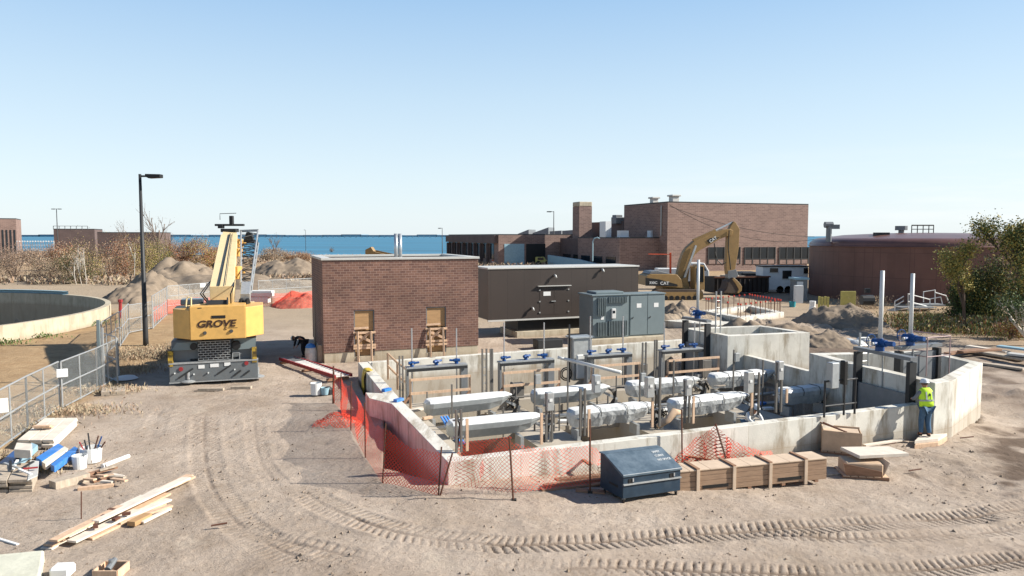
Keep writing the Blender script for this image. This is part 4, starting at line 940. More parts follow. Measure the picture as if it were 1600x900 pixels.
for (px, yb, yt, lb) in [(810, 635, 598, 'tall grey box on a post at the right end of the first back trough'), (1003, 612, 568, 'tall grey box on a post between the second and third back troughs'), (1103, 600, 562, 'tall grey box on a post between the last two back troughs')]:
    P0 = g(px, yb, fz); t = thing('pedestal_box', lb, 'control box', P0, 'tall grey boxes behind the front row'); zz = zt(P0, yt)
    MB().box(P0 + Vector((0, 0, (zz - fz) / 2 - .2)), (.14, .12, zz - fz - .4), TH).build('post', M_['tray'], t)
    MB().box((P0.x, P0.y, zz - .42), (.42, .26, .85), TH).box(Vector((P0.x, P0.y, zz - .42)) - U2 * .26 , (.1, .3, .9), TH).build('control_box', M_['tray'], t, bevel=.02)
    MB().box((P0.x - .35, P0.y - .1, fz + .35), (.35, .25, .3), TH).build('junction_box', M_['galv'], t)
# right end group of boxes by the gate
P0 = g(1322, 648, W - .02); t = thing('pipe_rail_rack', 'dark pipe rack with boxes and valves at the right end of the front wall', 'rack', P0)
for s_ in (-.9, -.1, .35): MB().tube([P0 + U2 * s_, P0 + U2 * s_ + Vector((0, 0, 1.15))], .035, 8).build('post', M_['dark'], t)
for zz in (.35, 1.12): MB().tube([P0 - U2 * .9 + Vector((0, 0, zz)), P0 + U2 * .4 + Vector((0, 0, zz))], .03, 8).build('rail', M_['dark'], t)
MB().box(P0 - U2 * .6 + Vector((0, 0, 1.3)), (.3, .25, .8), TH).build('control_box', M_['alum'], t, bevel=.02)
MB().box(P0 - U2 * .15 + Vector((0, 0, 1.35)), (.14, .2, .75), TH).build('control_box', M_['black'], t, bevel=.02)


# weir gates with blue actuators along the walkway
def actuator(parent, P, s=1.0, wheel=True, rot=0.0, mats='blue'):
    x = Vector((math.cos(TH + rot), math.sin(TH + rot), 0)); y = Vector((-x.y, x.x, 0))
    m = MB(); m.tube([P, P + Vector((0, 0, .12 * s))], .12 * s, 12); m.tube([P + Vector((0, 0, .12 * s)), P + Vector((0, 0, .34 * s))], .085 * s, 12)
    m.tube([P - x * .22 * s + Vector((0, 0, .22 * s)), P + x * .20 * s + Vector((0, 0, .22 * s))], .10 * s, 12)
    m.tube([P + x * .20 * s + Vector((0, 0, .22 * s)), P + x * .45 * s + Vector((0, 0, .24 * s))], .07 * s, 10)
    m.tube([P + y * -.25 * s + Vector((0, 0, .2 * s)), P + Vector((0, 0, .2 * s))], .06 * s, 10)
    a_ = m.build('actuator', M_[mats], parent, smooth=False, bevel=.008)
    MB().tube([P - y * .25 * s + Vector((0, 0, .2 * s)), P - y * .29 * s + Vector((0, 0, .2 * s))], .05 * s, 10).build('end_cap', M_['galv'], a_)
    if wheel:
        w_ = MB(); c = P - x * .30 * s + Vector((0, 0, .25 * s))
        w_.tube([c + (y * math.cos(q) + Vector((0, 0, 1)) * math.sin(q)) * .17 * s for q in [k * math.pi / 8 for k in range(17)]], .014 * s, 5)
        w_.tube([c - y * .17 * s, c + y * .17 * s], .01 * s, 4)
        w_.build('hand_wheel', M_['blue'], a_)
vG = vend + 1.9
def on_v(px, py, v):     # the point on the vertical plane v=const that projects to (px,py)
    r_ = ray(px, py); c = O2 + V2 * v; k = (c.x * V2.x + c.y * V2.y) / (r_.x * V2.x + r_.y * V2.y); return CAMP + r_ * k
gl = ['grey gate frame with three blue actuators nearest the left basin wall', 'grey gate frame with blue actuators left of the stainless cabinet', 'grey gate frame with blue actuators right of the stainless cabinet', 'grey gate frame with blue actuators in the shaded corner by the square chamber']
for gi, (x0, y0, x1, y1) in enumerate([(634, 575, 728, 568.5), (779, 566, 863, 560.5), (915, 556, 984, 551.5), (1031, 548.5, 1095, 543)]):
    A = on_v(x0, y0, vG); B = on_v(x1, y1, vG); zz = (A.z + B.z) / 2; A.z = B.z = zz
    t = thing('weir_gate', gl[gi], 'gate', (A.x, A.y, wz), 'weir gates along the back wall')
    MB().beam(A, B, .42, .07).build('top_plate', M_['galv'], t)
    MB().beam(A - V2 * .2 - Vector((0, 0, .08)), B - V2 * .2 - Vector((0, 0, .08)), .05, .12).build('beam', M_['dark'], t)
    for q in (.0, .94): MB().box(lerp(A, B, q) + Vector((0, 0, -1.2)) + U2 * .05, (.28 if q else .08, .25, 2.3), TH).build('post', M_['grey'], t)
    for k, q in enumerate((.1, .5, .84)):
        P = lerp(A, B, q) + Vector((0, 0, .035)); actuator(t, P, .66, wheel=False, rot=(0, .5, 3.0)[k], mats='blue' if gi < 2 else 'blue')
        if k != 1:
            tp = on_v(x0 + (x1 - x0) * q, 0, vG); zt1 = zt(P, y0 - (62 if gi < 3 else 45))
            MB().tube([(P.x, P.y, -1.6), (P.x, P.y, zt1)], .03, 8).build('stem', M_['chrome'], t)
# tall single valve on the square chamber
def gateframe(label, A, B, ztop, zbot, act, stemtop, s):
    t = thing('slide_gate', label, 'gate', (A.x, A.y, zbot)); d = (B - A); d.z = 0; rz = math.atan2(d.y, d.x)
    a_ = Vector((A.x, A.y, ztop)); b_ = Vector((B.x, B.y, ztop)); dn = d.normalized()
    MB().beam(a_ - dn * .1, b_ + dn * .1, .3, .12).build('top_beam', M_['grey'], t)
    for P in (A, B):
        MB().box((P.x, P.y, (ztop + zbot) / 2 - .06), (.16, .28, ztop - zbot - .13), rz).build('post', M_['dark'], t)
    MB().beam(Vector((A.x, A.y, zbot + .9)), Vector((B.x, B.y, zbot + .9)), .08, 1.7).build('gate_leaf', M_['grey'], t)
    for q in act:
        P = lerp(a_, b_, q) + Vector((0, 0, .06)); actuator(t, P, s, True, rot=-math.pi / 2)
        if stemtop: MB().tube([P + Vector((0, 0, .3)), (P.x, P.y, stemtop)], .055 * s, 10).build('stem_cover', M_['white'], t, smooth=True)
        MB().tube([P + Vector((.12, 0, -.05)), (P.x + .12, P.y, zbot)], .025, 6).build('stem', M_['galv'], t)
    return t
sh = Vector((-.22, -.05, 0))
GA = B3.lerp(B0, .12) - U2 * .12; GB = B3.lerp(B0, .62) - U2 * .12
gateframe('dark gate frame with one blue valve head and tall white stem on the square chamber', GA, GB, zt(GA, 496.5), -.6, (.55,), zt(GA, 405), 1.25)
GA = C0.lerp(C1, .22) - U2 * .15; GB = C0.lerp(C1, .80) - U2 * .15
gz = zt(GB, 560.5)
gateframe('tall dark gate frame on the pointed chamber behind the man in the vest', GA, GB, gz, -.7, (.42,), zt(GA, 421), 1.3)
# second gate beam inside the pointed chamber
GC = g(1404, 571, CZ) ; GC.z = CZ; GD_ = GC + U2 * 2.1 + V2 * .1
t = gateframe('pale gate beam with blue valve head across the inside of the pointed chamber', GC, GD_, zt(GC, 543.5), .3, (.28,), zt(GC, 428), 1.3)
# pipe handrails in the pointed chamber
def handrail(name, label, pts, h, m='red', r=.025, group=None, mids=(.5,)):
    t = thing(name, label, 'handrail', pts[0], group)
    for p in pts: MB().tube([p, p + Vector((0, 0, h))], r, 6).build('post', M_[m], t)
    for z_ in (h,) + tuple(h * q for q in mids): MB().tube([p + Vector((0, 0, z_)) for p in pts], r, 6).build('rail', M_[m], t)
    return t
H1 = g(1447, 588, CZ - .4); 
handrail('pipe_railing', 'reddish pipe guard rails inside the pointed chamber', [H1 + V2 * 1.2, H1, H1 + U2 * 1.2, H1 + U2 * 1.2 + V2 * 1.6], 1.45, 'pinkpipe', .022)
lad = MB(); L0 = C5.lerp(C0, .3); L0 = g(1347, 570, CZ) + V2 * .6 + U2 * .5
for s_ in (0, .45): lad.tube([L0 + U2 * s_ + Vector((0, 0, -1)), L0 + U2 * s_ + Vector((0, 0, 1.1 if s_ == 0 else .9))], .04, 6)
lad.tube([L0 + Vector((0, 0, .9)), L0 + U2 * .45 + Vector((0, 0, .9))], .03, 6)
for k in range(6): lad.tube([L0 + Vector((0, 0, -.9 + k * .3)), L0 + U2 * .45 + Vector((0, 0, -.9 + k * .3))], .02, 5)
lad.solo('fixed_ladder', M_['steel'], 'stainless ladder rails rising from the pointed chamber left of the blue valves', 'ladder')
for k, (px, pt) in enumerate(((1117, 508), (1122, 470))):
    pass
P0 = g(1118, 520, BZ); lb = MB()
for s_ in (0, .28): lb.tube([P0 + U2 * s_ + Vector((0, 0, -.3)), P0 + U2 * s_ + Vector((0, 0, 2.0))], .035, 6)
for k in range(6): lb.tube([P0 + Vector((0, 0, -.1 + k * .33)), P0 + U2 * .28 + Vector((0, 0, -.1 + k * .33))], .018, 5)
lb.solo('fixed_ladder', M_['steel'], 'narrow stainless ladder rails standing on the square chamber beside its gate', 'ladder')

# timber guard rails on the walkway
def timber_rail(label, pts, h=1.1, brace=True):
    t = thing('timber_guard_rail', label, 'guard rail', pts[0], 'timber guard rails around the walkway')
    for i, p in enumerate(pts): MB().beam(p, p + Vector((0, 0, h + .03)), .09, .045).build('post', M_['wood'], t)
    for i in range(len(pts) - 1):
        for z_ in (h, h * .52): MB().beam(pts[i] + Vector((0, 0, z_)) - V2 * .06, pts[i + 1] + Vector((0, 0, z_)) - V2 * .06, .04, .1).build('rail', M_['wood'], t)
    if brace:
        MB().beam(pts[-1] + V2 * .0 - U2 * .02 + Vector((0, 0, .45)), pts[-1] - U2 * .45 - V2 * .05, .04, .09).build('brace', M_['wood3'], t)
        MB().beam(pts[0] + Vector((0, 0, .5)), pts[0] - U2 * .45 - V2 * .05, .04, .09).build('brace', M_['wood3'], t)
    return t
vr = vend + .45
def onz(px, py, z): return g(px, py, z)
for lb, x0, x1 in (('timber guard rail in front of the leftmost weir gate', 641, 734), ('timber guard rail between the first pedestal box and the stainless cabinet', 786, 874), ('timber guard rail right of the stainless cabinet', 924, 999), ('timber guard rail in the shaded corner by the square chamber', 1043, 1122)):
    A = on_v(x0, 600, vr); B = on_v(x1, 600, vr); A.z = B.z = wz; timber_rail(lb, [A, B])
E1 = g(594, 598, wz + .3); E2 = g(628, 620, wz + .2); 
A = BLc + U2 * .6 - V2 * .5 + Vector((0, 0, -W + .2)); B = A - V2 * 2.0 ; 
t = timber_rail('timber guard rail sloping away beside the left basin wall', [BLc + U2 * 1.2 - V2 * .6 + Vector((0, 0, -.75)), BLc + U2 * 1.25 - V2 * 2.2 + Vector((0, 0, -.9)), BLc + U2 * 1.3 - V2 * 3.6 + Vector((0, 0, -.95))], 1.15, False)
# tall stainless posts at the walkway
for px, yt, w_, lb in ((627, 556, 5, 'narrow stainless twin posts left of the leftmost weir gate'), (757, 545, 7, 'dark twin conduit posts right of the leftmost weir gate'), (768, 545, 3, 'tall stainless channel post between the first two gates'), (1006, 535, 6, 'twin conduit posts left of the tallest stainless channel'), (1024, 531, 4, 'tallest stainless channel post left of the shaded gate')):
    P = on_v(px, 600, vr + .15); P.z = wz; t = thing('conduit_posts', lb, 'posts', P); zz = zt(P, yt)
    for s_ in (-w_ * P.y / F_PX / 2, w_ * P.y / F_PX / 2): MB().box(P + U2 * s_ + Vector((0, 0, (zz - wz) / 2)), (.06, .06, zz - wz), TH).build('post', M_['tray'], t)
    for k in range(5): MB().beam(P - U2 * (w_ * P.y / F_PX / 2) + Vector((0, 0, .4 + k * (zz - wz - .5) / 5)), P + U2 * (w_ * P.y / F_PX / 2) + Vector((0, 0, .4 + k * (zz - wz - .5) / 5)), .03, .03).build('rung', M_['galv'], t)
for px in (686,): pass
# stainless cabinet
P = g(908, 598, wz); t = thing('stainless_cabinet', 'tall stainless cabinet with a white open box on the walkway', 'cabinet', P)
MB().box(P + U2 * .1 + V2 * .35 + Vector((0, 0, 1.05)), (.95, .6, 1.9), TH).build('housing', M_['steel'], t, bevel=.03)
MB().box(P + U2 * .1 + V2 * .35 + Vector((0, 0, 2.03)), (1.1, .75, .06), TH).build('lid', M_['alum'], t)
MB().box(P + U2 * .15 + Vector((0, 0, .75)) - V2 * .1, (.9, .12, 1.1), TH).build('white_box', M_['white'], t, bevel=.1, seg=2)
for s_ in (-.45, .62): MB().box(P + U2 * s_ + V2 * .3 + Vector((0, 0, 1.3)), (.06, .08, 2.6), TH).build('post', M_['dark'], t)
hs_ = MB()
for k in range(2): hs_.tube([P - U2 * .75 + Vector((0, 0, .45)) + (U2 * math.cos(q) + Vector((0, 0, 1)) * math.sin(q)) * (.2 + .08 * k) for q in [j * math.pi / 8 for j in range(17)]], .03, 5)
hs_.solo('cable_coil', M_['black'], 'coil of dark cable hanging left of the stainless cabinet', 'cable coil')
# long white pipe lying slantwise
pA = g(882, 561, 1.45); pB = g(970, 582, 1.15); 
MB().tube([pA, pB], .07, 12).tube([pA - (pB - pA).normalized() * .3, pA], .06, 12).solo('white_pipe', M_['white'], 'long white plastic pipe lying slantwise over the middle railing', 'pipe', smooth=True)
pA = g(1000, 572, 1.0); pB = g(1006, 596, -.2)
# stepladder
P = g(1128, 640, fz); t = thing('stepladder', 'yellow fibreglass stepladder standing in the basin near the kneeling worker', 'stepladder', P)
z1 = zt(P + V2 * .25, 634) - fz
for s_ in (-.3, .3):
    MB().beam(P + U2 * s_ - V2 * .1, P + U2 * s_ * .55 + V2 * .25 + Vector((0, 0, z1)), .05, .09).build('front_rail', M_['yb'], t)
    MB().beam(P + U2 * (s_ + .05) + V2 * .8, P + U2 * s_ * .6 + V2 * .3 + Vector((0, 0, z1)), .04, .06).build('rear_rail', M_['yb'], t)
for k in range(1, 4): MB().beam(P - U2 * .26 + V2 * (.09 * k - .1) + Vector((0, 0, k * .31)), P + U2 * .26 + V2 * (.09 * k - .1) + Vector((0, 0, k * .31)), .09, .03).build('step', M_['wood2'], t)
MB().box(P + V2 * .27 + Vector((0, 0, z1 + .02)), (.42, .2, .05), TH).build('top_cap', M_['alum'], t)
# cardboard tube, papers, scraps in the basin
cc = g(1044, 660, .2); MB().tube([cc + U2 * -.4 + Vector((0, 0, -.1)), cc + Vector((0, 0, .1)), cc + U2 * .25 + Vector((0, 0, .35)), cc + U2 * .45 + Vector((0, 0, .3))], [.1, .12, .13, .08], 8).solo('cardboard_roll', M_['card'], 'crumpled brown cardboard roll left of the trough by the stepladder', 'cardboard', smooth=True)
for px, py, lb in ((698, 604 + 78, 'pair of blue handled bars leaning on the left basin wall inside the front corner'),):
    P = g(696, 683, .0); t = MB()
    for k in range(3): t.beam(P + U2 * k * .1 + Vector((0, 0, .55)) + V2 * .5, P + U2 * (.35 + k * .1) - V2 * .25 + Vector((0, 0, -.2)), .05, .05)
    t.solo('blue_clamp', M_['bluep'], lb, 'clamp bars')
for px, py, lb in ((623, 627, 'small blue block on the top of the left wall beside the buttress'), (604, 611, 'small blue scrap on the top of the left wall above the buttress')):
    P = g(px, py, W); MB().box(P + Vector((0, 0, .05)), (.35, .16, .09), TH + .6).solo('blue_scrap', M_['bluep'], lb, 'scrap')
# yellow sheet draped over the left wall
P = g(570, 579, W); ts = MB(); nx_, ny_ = 7, 10
vs = []; R_ = random.Random(3)
wdir = (Ms - BLc).normalized(); wn_ = Vector((wdir.y, -wdir.x, 0));
if wn_.x > 0: wn_ = -wn_
for i in range(nx_):
    for j in range(ny_):
        s_ = (i / (nx_ - 1) - .5) * .9; q = j / (ny_ - 1) * 1.9 - .45
        if q < 0: p = P + wdir * s_ + wn_ * q * .6 + Vector((0, 0, .03))
        else: p = P + wdir * (s_ * (1 - .2 * q)) + wn_ * (.03 + .05 * q + R_.uniform(0, .06)) + Vector((0, 0, .03 - q * .8))
        vs.append(p + Vector((R_.uniform(-.02, .02), R_.uniform(-.02, .02), R_.uniform(0, .05))))
fs = [(i * ny_ + j, i * ny_ + j + 1, (i + 1) * ny_ + j + 1, (i + 1) * ny_ + j) for i in range(nx_ - 1) for j in range(ny_ - 1)]
o = ts.add(vs, fs).solo('yellow_sheet', M_['tarp'], 'crumpled yellow plastic sheet draped over the left basin wall', 'plastic sheet', smooth=True)
so = o.modifiers.new('s', 'SOLIDIFY'); so.thickness = .012; o.modifiers.new('ss', 'SUBSURF').levels = 1
# stop-sign shaped dark print hung on front wall / shadow-like bucket behind toolbox
P = g(1026, 688, .62)

# ------------------------------------------------------------------ CRANE
cY = 31.2
def cp(px, py, Y=cY): return ay(px, py, Y)
cb_ = g(335, 603); cYb = cb_.y
crane = thing('mobile_crane', 'yellow and grey mobile crane seen from behind with boom lowered away', 'crane', (cb_.x, cb_.y, 0))
Yb = 31.0
x0, x1 = cp(267, 590, Yb).x, cp(404, 590, Yb).x; xm = (x0 + x1) / 2; wd = x1 - x0
zb0, zb1 = ay(800, 594, Yb).z, ay(800, 566, Yb).z
z2 = ay(800, 533, Yb + .3).z
gy = -.0
bum = MB().box((xm, Yb + .15, (zb0 + zb1) / 2), (wd, .3, zb1 - zb0)).build('rear_bumper', M_['cranegrey'], crane, bevel=.02)
MB().box((xm, Yb + .14, zb1 + .02), (wd + .03, .34, .06)).build('edge_trim', M_['galv'], bum)
MB().box((xm, Yb + .14, zb0 - .02), (wd + .03, .30, .05)).build('edge_trim', M_['galv'], bum)
for px, py in ((284, 574), (385, 570)):
    P = cp(px, py, Yb - .01); MB().tube([P + Vector((0, .02, 0)), P - Vector((0, .03, 0))], .09, 12).build('tail_lamp', M_['red'], bum)
for px, py, w_ in ((315, 572, .26), (335, 571, .36), (355, 570, .26)):
    P = cp(px, py, Yb - .01); MB().box(P, (w_, .015, .15)).build('sign', M_['label'], bum)
for px0, py0, px1, py1 in ((280, 588, 302, 574), (339, 585, 360, 572), (365, 589, 376, 581), (380, 589, 390, 582)):
    MB().beam(cp(px0, py0, Yb - .03), cp(px1, py1, Yb - .03), .03, .07).build('recess_bar', M_['dark'], bum)
for px, py in ((274, 580), (303, 583), (325, 582), (366, 579)):
    MB().tube([cp(px, py, Yb), cp(px, py, Yb - .06)], .035, 8).build('bolt', M_['galv'], bum)
# chassis and engine deck
MB().box((xm, Yb + 5.2, .95), (wd * .55, 9.8, .5)).build('chassis', M_['dark'], crane)
deck = MB().box((xm - wd * .31, Yb + 1.2, (zb1 + z2) / 2 + .05), (wd * .34, 1.8, z2 - zb1 + .08)).box((xm + wd * .33, Yb + 1.2, (zb1 + z2) / 2 + .02), (wd * .28, 1.8, z2 - zb1 + .02)).build('engine_deck', M_['cranegrey'], crane, bevel=.04)
MB().ext([cp(280, 533, Yb + .2), cp(311, 533, Yb + .2), cp(311, 545, Yb + .2), cp(272, 545, Yb + .2)], (0, 1.5, 0)).build('deck_panel', M_['grn'], crane)
MB().ext([cp(365, 548, Yb + .2), cp(402, 547, Yb + .2), cp(403, 531, Yb + .2), cp(368, 530, Yb + .2)], (0, 1.5, 0)).build('deck_panel', M_['grn'], crane)
gl_ = cp(312, 562, Yb + .1); gr_ = cp(361, 562, Yb + .1); ztg = ay(800, 533, Yb + .1).z
grl = MB().box(((gl_.x + gr_.x) / 2, Yb + .5, (gl_.z + ztg) / 2), (gr_.x - gl_.x, .8, ztg - gl_.z)).build('radiator_grille', M_['black'], crane)
gb_ = MB(); nr = 8
for k in range(nr + 1): gb_.box(((gl_.x + gr_.x) / 2, Yb + .085, gl_.z + (ztg - gl_.z) * k / nr), (gr_.x - gl_.x, .02, .022))
for k in range(nr):
    for j in range(7): gb_.box((gl_.x + (gr_.x - gl_.x) * (j + (.5 if k % 2 else 0)) / 6.5, Yb + .085, gl_.z + (ztg - gl_.z) * (k + .5) / nr), (.022, .02, (ztg - gl_.z) / nr))
gb_.build('grille_bars', M_['galv'], grl)
P = cp(370, 541, Yb + .1); MB().lathe(P, [(0, -.05), (.17, -.05), (.2, 0), (.2, .5), (0, .5)], 16, axis='Y').build('air_cleaner', M_['black'], crane, smooth=False)
P = cp(305, 540, Yb + .15); MB().lathe(P, [(0, -.05), (.15, -.05), (.17, .4), (0, .4)], 12, axis='Y').build('exhaust_port', M_['black'], crane)
for px in (270, 399):
    P = cp(px, 557, Yb + .1); MB().box((P.x, P.y, P.z), (.2, .25, 1.0 * .65)).build('striped_post', M_['cranestripe'], crane)
# steps
sp2 = MB(); 
for px in (364, 375): sp2.tube([cp(px, 563, Yb + .05), cp(px, 553, Yb + .05)], .015, 5)
sp2.tube([cp(364, 553, Yb + .05), cp(375, 553, Yb + .05)], .015, 5); sp2.build('grab_bar', M_['galv'], crane)
# wheels
for sx_ in (-1, 1):
    for yy in (1.6, 3.2, 6.6, 8.2):
        c = Vector((xm + sx_ * (wd / 2 - .42), Yb + yy, .72))
        w_ = MB().lathe(c, [(.35, -.28), (.62, -.3), (.70, -.24), (.72, 0), (.70, .24), (.62, .3), (.35, .28)], 20, axis='X').build('wheel', M_['rubber'], crane, smooth=True)
        MB().lathe(c, [(0, -.2), (.34, -.2), (.36, .2), (0, .2)], 16, axis='X').build('rim', M_['galv'], w_)
# outriggers
for px, py in ((281, 605), (396, 603)):
    P = g(px, py); P = Vector((P.x, P.y + .9, float(hbase(P.x, P.y)) + .12))
    r_ = MB().lathe(P, [(0, -.03), (.29, -.02), (.30, .02), (.15, .07), (0, .08)], 20).build('outrigger_pad', M_['galv'], crane, smooth=False)
    MB().tube([P + Vector((0, 0, .1)), P + Vector((0, 0, .4))], .07, 10).build('jack', M_['chrome'], r_)
MB().box((xm, Yb + .6, .42), (wd * .9, .4, .2)).build('outrigger_beam', M_['dark'], crane)
tb = MB()
P = cp(330, 600, Yb + .1); tb.box(P, (.9, .1, .12)); tb.box(cp(375, 598, Yb + .1), (.7, .1, .12)); tb.build('tow_hitch', M_['dark'], crane)
# superstructure: counterweight with chamfered sides
Yc = 30.6
xc_ = cp(335.5, 505, Yc).x; q = [Vector((xc_ + a_, Yc + b__, 0)) for a_, b__ in ((-1.16, 0), (1.16, 0), (1.92, .8), (1.92, 2.4), (-1.92, 2.4), (-1.92, .8))]
zc0, zc1 = ay(800, 530.5, Yc).z, ay(800, 478.5, Yc).z
cw_ = MB().prism([q[0], q[1], Vector((q[1].x, q[1].y + 2, 0)), Vector((q[0].x, q[0].y + 2, 0))], zc0, zc1)
cw_.prism([q[1], q[2], q[3], Vector((q[1].x, q[3].y, 0))], zc0 + .03, zc1 - .08).prism([q[5], q[0], Vector((q[0].x, q[4].y, 0)), q[4]], zc0 + .03, zc1 - .14)
cwt = cw_.build('counterweight', M_['yel'], crane, bevel=.025, seg=2)
sl_ = MB().box(cp(336, 495.5, Yc - .005), (.58, .02, .12)).build('slot', M_['black'], cwt)
for px, py in ((315, 520), (356, 518.5)): MB().tube([cp(px, py, Yc - .03), cp(px, py, Yc + .05)], .075, 14).build('hole', M_['black'], cwt)
T0_ = cp(302, 511, Yc - .012); T1_ = cp(363, 511, Yc - .012)
logo = mat('logo_brown', '#3a2418', .5, var=.0)
tx = text('GROVE', 'lettering', .40, T0_, (1, 0, 0), (0, 0, 1), logo, cwt, sx=1.28, shear=.22, offset=.012)
bpy.context.view_layer.update(); wdt = tx.dimensions.x; tx.matrix_local = tx.matrix_local @ Matrix.Diagonal((max(.3, (T1_.x - T0_.x) / max(wdt, .01)), 1, 1, 1)) if wdt > 0.01 else tx.matrix_local
P = cp(345.5, 502, Yc - .014)
MB().ext([P + Vector((-.05, 0, 0)), P + Vector((.05, 0, 0)), P + Vector((.0, 0, -.16))], (0, .004, 0)).build('emblem', M_['red'], cwt)
text('C', 'lettering', .14, cp(345, 516, Yc - .01), (1, 0, 0), (0, 0, 1), logo, cwt, sx=1.1, offset=.006)
text('RANES', 'lettering', .05, cp(350, 515, Yc - .01), (1, 0, 0), (0, 0, 1), logo, cwt, sx=2.4) if False else MB().box(cp(358, 513.5, Yc - .005), (.42, .006, .018)).build('stripe', logo, cwt)
MB().box(cp(307, 481, Yc - .004), (.16, .01, .03)).build('slot', M_['black'], cwt)
MB().prism([(q[5].x + .35, Yc + .6), (q[2].x - .4, Yc + .6), (q[2].x - .4, Yc + 5.5), (q[5].x + .35, Yc + 5.5)], zc0 + .2, zc1 - .3).build('turntable_deck', M_['cream'], crane, bevel=.03)
MB().box(cp(314, 470, Yc + 1.4), (.95, .8, .25)).build('hydraulic_tank', M_['screen'], crane, bevel=.04)
hr = MB(); hr.tube([cp(294, 478, Yc + .6), cp(295, 466, Yc + .6), cp(298, 463.5, Yc + .6), cp(302, 464, Yc + .6), cp(302, 478, Yc + .6)], .035, 6); hr.tube([cp(297, 477, Yc + .7), cp(333, 474, Yc + .7)], .03, 6); hr.build('guard_rail', M_['cream'], crane)
MB().lathe(cp(345, 476, Yc + .8), [(0, -.45), (.3, -.45), (.3, -.4), (.2, -.4), (.2, .4), (.3, .4), (.3, .45), (0, .45)], 16, axis='X').build('winch_drum', M_['dark'], crane)
# boom
b0c, b1c = ay(347, 466, 32.2), ay(359.5, 371, 43.2)
bd = (b1c - b0c).normalized(); bu = Vector((0, 0, 1)); bs = bd.cross(bu).normalized(); bu = bs.cross(bd)
def boomseg(p, q_, w0, w1, h0, h1):
    m = MB(); vs = []
    for P, w_, h_ in ((p, w0, h0), (q_, w1, h1)):
        for sx_, sz_ in ((-.5, -.36), (-.3, -.5), (.3, -.5), (.5, -.36), (.5, .5), (-.5, .5)): vs.append(P + bs * w_ * sx_ + bu * h_ * sz_)
    fs = [(i, i + 6, (i + 1) % 6 + 6, (i + 1) % 6) for i in range(6)] + [tuple(range(6)), tuple(range(11, 5, -1))]
    return m.add(vs, [f for f in fs])
bm = boomseg(b0c, lerp(b0c, b1c, .9), .98, .88, 1.1, .9).build('boom', M_['cream'], crane, bevel=.01)
boomseg(lerp(b0c, b1c, .9), b1c, .74, .74, .75, .75).build('boom_section', M_['cream'], bm)
MB().beam(b0c + bu * .6 + bs * -.1, lerp(b0c, b1c, .9) + bu * .5 + bs * .05, .05, .05).beam(b0c + bu * .6 + bs * .15, lerp(b0c, b1c, .9) + bu * .5 + bs * .18, .02, .02).build('boom_cable', M_['dark'], bm)
hd = MB().box(b1c + bu * .42, (.9, .5, .2)).box(b1c + bu * .62 + Vector((.0, 0, .12)), (1.7, .18, .12)).box(b1c + bu * .8 + Vector((.12, 0, .2)), (.22, .2, .55)).box(b1c + bu * .62 + Vector((-.5, 0, .05)), (.3, .3, .25))
hd.build('boom_head', M_['dark'], crane, bevel=.02)
ml = MB(); q1_ = b1c + bu * .85 + Vector((0, 0, .2)); ml.tube([q1_ + Vector((-.55, 0, 0)), q1_ + Vector((-.55, 0, .35)), q1_ + Vector((.4, 0, .38))], .02, 5); ml.build('boom_head_rail', M_['dark'], crane)
for px, py, t_, sz in ((369, 435, .32, .62), (368, 400, .66, .45), (369, 383, .84, .5)):
    P = lerp(b0c, b1c, t_) + bs * .62 + bu * .1
    MB().box(P - bs * .1, (.36 if t_ < .5 else .3, .6, sz)).tube([P + bs * .0, P + bs * .3], .06, 8).build('jib_bracket', M_['yel'], crane, bevel=.04)
MB().beam(b0c + Vector((0, 1.2, -1.3)), b0c + bd * 3.4 - bu * .5, .25, .25).build('lift_cylinder', M_['chrome'], crane)
MB().box((cp(400, 500, Yc + 3.4)), (.05, 1.2, .3)).build('side_rail', M_['cream'], crane)
# lattice jib stowed alongside
j0 = [ay(376.5, 462, 32.6), ay(389.5, 462, 32.6)]; j1 = [ay(376.5, 361, 43), ay(403, 360, 43)]
jd = (j1[0] - j0[0]).normalized(); dz0, dz1 = .3, .75
rails = [(j0[0], j1[0]), (j0[1], j1[1]), (j0[0] - bu * dz0, j1[0] - bu * dz1), (j0[1] - bu * dz0, j1[1] - bu * dz1)]
jb = MB()
for a_, b__ in rails: jb.tube([lerp(a_, b__, .12), b__], .05, 6)
jr = jb.build('jib_rail', M_['galv'], crane)
lc = MB(); nseg = 13
for k in range(nseg):
    t0, t1 = .14 + .86 * k / nseg, .14 + .86 * (k + 1) / nseg
    for (A_r, B_r) in ((0, 1), (2, 3), (0, 2), (1, 3)):
        pa_, pb_ = (lerp(*rails[A_r], t0), lerp(*rails[B_r], t1)) if k % 2 else (lerp(*rails[B_r], t0), lerp(*rails[A_r], t1))
        lc.tube([pa_, pb_], .022, 4)
    for (A_r, B_r) in ((0, 1), (2, 3)): lc.tube([lerp(*rails[A_r], t0), lerp(*rails[B_r], t0)], .022, 4)
lc.build('jib_lacing', M_['dark'], crane)
P = lerp(lerp(*rails[0], .1), lerp(*rails[3], .1), .5); MB().beam(lerp(lerp(*rails[0], 0), lerp(*rails[3], 0), .5), lerp(lerp(*rails[0], .16), lerp(*rails[3], .16), .5), .42, .5).build('jib_foot', M_['galv'], crane, bevel=.02)
P = lerp(lerp(*rails[0], 0), lerp(*rails[3], 0), .5) + Vector((0, -.1, -.2))
MB().lathe(P, [(0, -.18), (.24, -.18), (.24, -.08), (.12, -.06), (.12, .06), (.24, .08), (.24, .18), (0, .18)], 14, axis='X').build('jib_sheave', M_['black'], crane)
tp_ = lerp(rails[0][1], rails[1][1], .5); MB().ext([tp_ + Vector((-.12, -.2, -.1)), tp_ + Vector((.12, -.2, -.1)), tp_ + Vector((.35, -.2, -.75)), tp_ + Vector((-.35, -.2, -.75))], (0, .3, 0)).build('jib_head', M_['dark'], crane)
